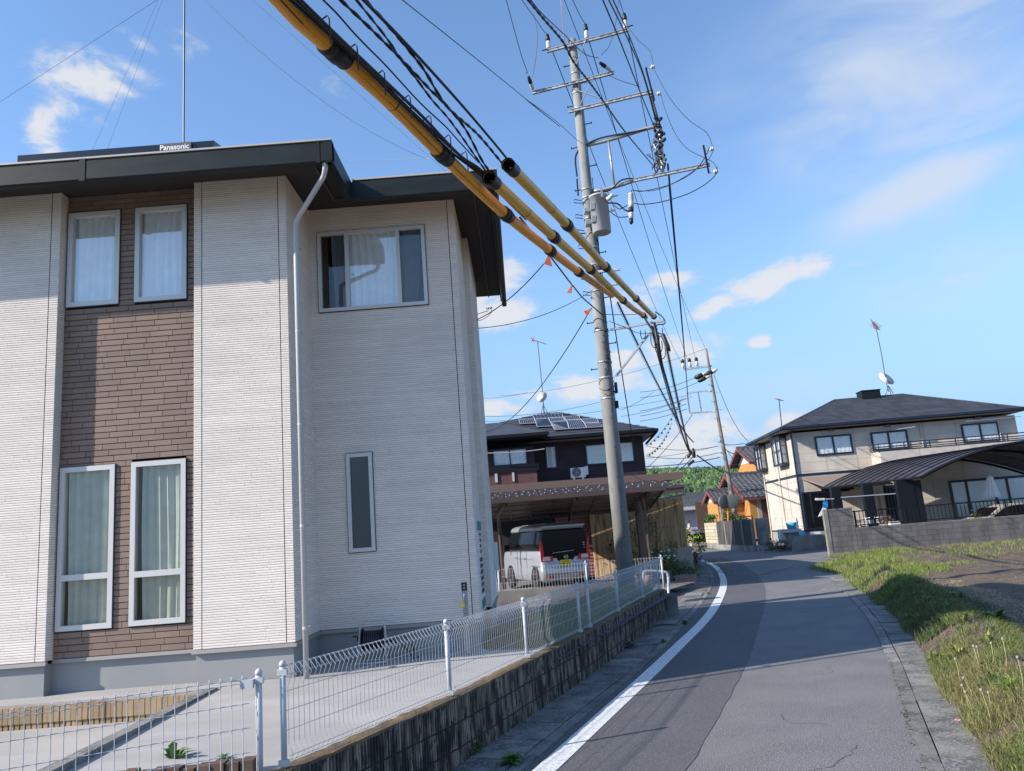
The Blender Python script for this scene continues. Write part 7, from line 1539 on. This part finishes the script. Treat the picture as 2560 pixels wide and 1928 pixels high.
tk = thing('pollarded_tree', tuple(P(*z2(525, 1500), 50)), 'pollarded bare trunk stubs behind the dark wall by the mirrors', 'tree'); mb = MB()
for pts in (((530, 1520), (515, 1400), (485, 1262)), ((515, 1480), (500, 1350), (508, 1290)), ((540, 1520), (545, 1400), (560, 1330)), ((575, 1500), (590, 1300), (600, 1240))): mb.tube([P(*z2(*p), 50) for p in pts], [.14, .11, .08], 8)
mb.build('trunk', 'pole_old', tk, True)
q = P(*z2(600, 1345), 50); shrub('pine_tuft', (q[0], 50, q[2]-.4), .9, .8, 700, 'leaf_green', 'small green pine tuft poking over the dark wall', 'plant', L=.18)
q = P(*z2(430, 1350), 54); shrub('shrub', (q[0], 54, q[2]-.6), .6, .9, 500, 'leaf_green', 'green shrub above the cream block wall', 'shrub', L=.16)
# houses: kawara roofs in their own oriented frames
def kawara(root, XF, e0, e1, r1, r0, rows, cols):
    """tiled slope from the eave e0-e1 up to the ridge r0-r1"""
    e0, e1, r0, r1 = (V3(*k) for k in (e0, e1, r0, r1)); mb = MB(xf=XF)
    for r in range(rows):
        t, t2 = r/rows, min(1, (r+1.1)/rows); p0, p1, q0, q1 = e0+(r0-e0)*t, e1+(r1-e1)*t, e0+(r0-e0)*t2, e1+(r1-e1)*t2; vs = []; N = cols*3
        for k in range(N+1): f_ = k/N; w_ = (.05, .0, .07)[k % 3]; vs += [p0+(p1-p0)*f_+V3(0, 0, .06+w_), q0+(q1-q0)*f_+V3(0, 0, w_), p0+(p1-p0)*f_+V3(0, 0, w_-.02)]
        mb.add(vs, [(3*k, 3*k+3, 3*k+4, 3*k+1) for k in range(N)]+[(3*k+2, 3*k+5, 3*k+3, 3*k) for k in range(N)])
    return mb.build('roof', 'tile_grey', root)
def gable(name, ox, oy, ang_, L, D, ze, zr, z0, wallm, label, rows=12, cols=20, ov=.6, plaster=True, wall=True):
    XF = lambda a, t, z: (ox+a*math.cos(ang_)-t*math.sin(ang_), oy+a*math.sin(ang_)+t*math.cos(ang_), z)
    r = thing(name, (ox, oy, z0), label, 'house'); h = D/2
    mb = MB(xf=XF); mb.prism([(0, .0, z0), (0, D, z0), (0, D, ze-.1), (0, 0, ze-.1)], (L, 0, 0)); mb.build('wall', wallm, r)
    s = (zr-ze)/h
    mb = MB(xf=XF); mb.prism([(.0, 0, ze-.1), (0, D, ze-.1), (0, h, zr-.12)], (L, 0, 0)); mb.build('gable_wall', 'white_plaster' if plaster else wallm, r)
    kawara(r, XF, (-ov, -ov, ze-s*ov), (L+ov, -ov, ze-s*ov), (L+ov, h, zr), (-ov, h, zr), rows, cols); kawara(r, XF, (L+ov, D+ov, ze-s*ov), (-ov, D+ov, ze-s*ov), (-ov, h, zr), (L+ov, h, zr), rows, 6)
    mb = MB(xf=XF); mb.bar((-ov, -ov, ze-s*ov-.02), (-ov, h, zr-.02), .06, .26).bar((-ov, D+ov, ze-s*ov-.02), (-ov, h, zr-.02), .06, .26).box(-ov, L+ov, -ov-.03, -ov, ze-s*ov-.16, ze-s*ov); mb.build('bargeboard', 'barge_red', r)
    mb = MB(xf=XF); mb.add([(-ov, -ov, ze-s*ov-.06), (0, -ov, ze-s*ov-.06), (0, h, zr-.14), (-ov, h, zr-.14)], [(0, 1, 2, 3)]); mb.build('soffit', 'cream_soffit', r)
    mb = MB(xf=XF); n = int(L/.5); 
    for k in range(n+2): mb.box(-ov+k*.5*(L+2*ov)/(n*.5+1), -ov+k*.5*(L+2*ov)/(n*.5+1)+.4, h-.13, h+.13, zr, zr+.22) if -ov+k*.5*(L+2*ov)/(n*.5+1) < L+ov-.3 else None
    mb.box(-ov, L+ov, h-.1, h+.1, zr-.05, zr+.15); mb.build('ridge_tiles', 'tile_grey', r)
    return r, XF
# lower orange wing
A0 = rad(33); Yo = 57.; n0_ = P(*z2(700, 1190), Yo); rz = lambda x, y, Y: P(*z2(x, y), Y)
oh, XO = gable('tiled_house', n0_[0], Yo, rad(5), 9.0, 5.6, n0_[2]+.25, rz(560, 1030, 60)[2], .3, 'orange_wall', 'orange-walled house wing with grey tile roof and dark red bargeboards behind the mirrors', 14, 26)
mb = MB(xf=XO); mb.box(.9, 8, -.05, -.0, .6, 3.0); mb.build('shutter', 'shutter_red', oh); mb = MB(xf=XO); mb.box(.55, .85, -.06, 0, .3, 3.2); mb.build('pillar', 'cream_soffit', oh)
# small projecting gable on the left
n1 = P(*z2(462, 1222), 58); o2, XO2 = gable('tiled_house', n1[0], 58., rad(3), 3.4, 2.6, n1[2]+.1, rz(435, 1148, 59.6)[2], .3, 'orange_wall', 'small orange gabled porch with red bargeboard left of the far pole', 8, 12, .3)
# upper part
n2 = P(*z2(775, 1000), 62); o3, XO3 = gable('tiled_house', P(*z2(768, 1000), 64)[0], 64., rad(0), 9.0, 5.4, rz(770, 900, 64)[2], rz(690, 822, 66.7)[2], 3.0, 'orange_wall', 'upper storey of the orange house with a white plaster gable beside the beige house', 10, 24, .7)
mb = MB(xf=XO3); mb.box(1.2, 3.0, -.08, 0, rz(770, 1050, 64)[2], rz(770, 960, 64)[2]); mb.build('window', 'curtain', o3)
# pale shed with tiled hip roof on the far left
sd = thing('tiled_house', tuple(P(*z2(300, 1500), 70)), 'pale blue-grey building with grey tiled roof between fence corner and pole', 'house'); a = P(*z2(205, 1500), 70); b = P(*z2(388, 1265), 70); mb = MB(); mb.box(a[0]-6, b[0], 70, 76, 0, b[2]); mb.build('wall', 'shed_wall', sd)
XI = lambda a, t, z: (a, t, z); ev = P(*z2(300, 1262), 69.2); ri = P(*z2(400, 1165), 73); kawara(sd, XI, (a[0]-8, 69.2, ev[2]), (b[0]+.8, 69.2, ev[2]), (ri[0]+1.5, 73, ri[2]), (ri[0]-2.2, 73, ri[2]), 10, 24)
mb = MB(); mb.box(a[0]-8, b[0]+.8, 69.15, 69.2, ev[2]-.25, ev[2]+.05).box(b[0]-.15, b[0]+.15, 69.8, 70, 0, b[2]); mb.build('fascia', 'pipe_grey', sd); mb = MB(); mb.bar((ri[0]-2.2, 73, ri[2]+.1), (a[0]-8, 69.2, ev[2]+.1), .25).bar((ri[0]-2.2, 73, ri[2]+.1), (ri[0]+1.5, 73, ri[2]+.1), .3); mb.build('ridge_tiles', 'tile_grey', sd)
mb = MB(); q = P(*z2(440, 1400), 62); mb.box(q[0]-1.3, q[0]+.3, 62, 62.1, .5, 3.2); one(mb, 'screen_wall', 'bark', 'dark wooden screen between the shed and the orange porch', 'screen')
# wooded hills
random.seed(1)
def hill(name, Yc, x0, x1, top, m, depth=160., lump=6., dens=1.):
    NX, NY = int((x1-x0)/7), 14; vs = []
    for j in range(NY):
        for i in range(NX+1):
            x = lerp(x0, x1, i/NX); t = j/(NY-1); y = Yc+depth*t; base_ = top(x)*math.sin(min(1, t*1.15)*math.pi/2)
            vs.append((x+random.uniform(-2, 2), y+random.uniform(-3, 3), base_+lump*.22*mnoise.noise(Vector((x*.06, y*.06, 3)))*min(1, t*3+.2)+random.uniform(0, lump*.28)-(2 if j == 0 else 0)))
    mb = MB(); mb.add(vs, [(j*(NX+1)+i, j*(NX+1)+i+1, (j+1)*(NX+1)+i+1, (j+1)*(NX+1)+i) for j in range(NY-1) for i in range(NX)]); return struct(mb, name, m)
htop = P(*z2(300, 1042), 600)[2]; hill('hills', 480, -500, 900, lambda x: (htop+2)*(.90+.12*math.cos((x-110)/190.))+3*math.sin(x*.021), 'hill', 130., 5.)
hs = []
for k in range(9000):
    x = random.uniform(40, 230); t = random.random(); y = 480+130*t; z = (htop+2)*(.90+.12*math.cos((x-110)/190.))*math.sin(min(1, t*1.15)*math.pi/2)+3*math.sin(x*.021); hs.append((x, y, z))
mb = MB()
for (x, y, z) in hs:
    r = random.uniform(1.2, 3.2); pts = []
    n = 5
    for k in range(n): a = 2*math.pi*k/n+random.random(); pts.append((x+r*math.cos(a), y+r*math.sin(a), z+random.uniform(-.5, 1)))
    pts.append((x+random.uniform(-.5, .5), y, z+r*random.uniform(.9, 1.6))); mb.add(pts, [(k, (k+1) % n, n) for k in range(n)])
stuff(mb, 'forest', 'hill_trees', 'far green wooded hillside seen above the road bend', 'forest')
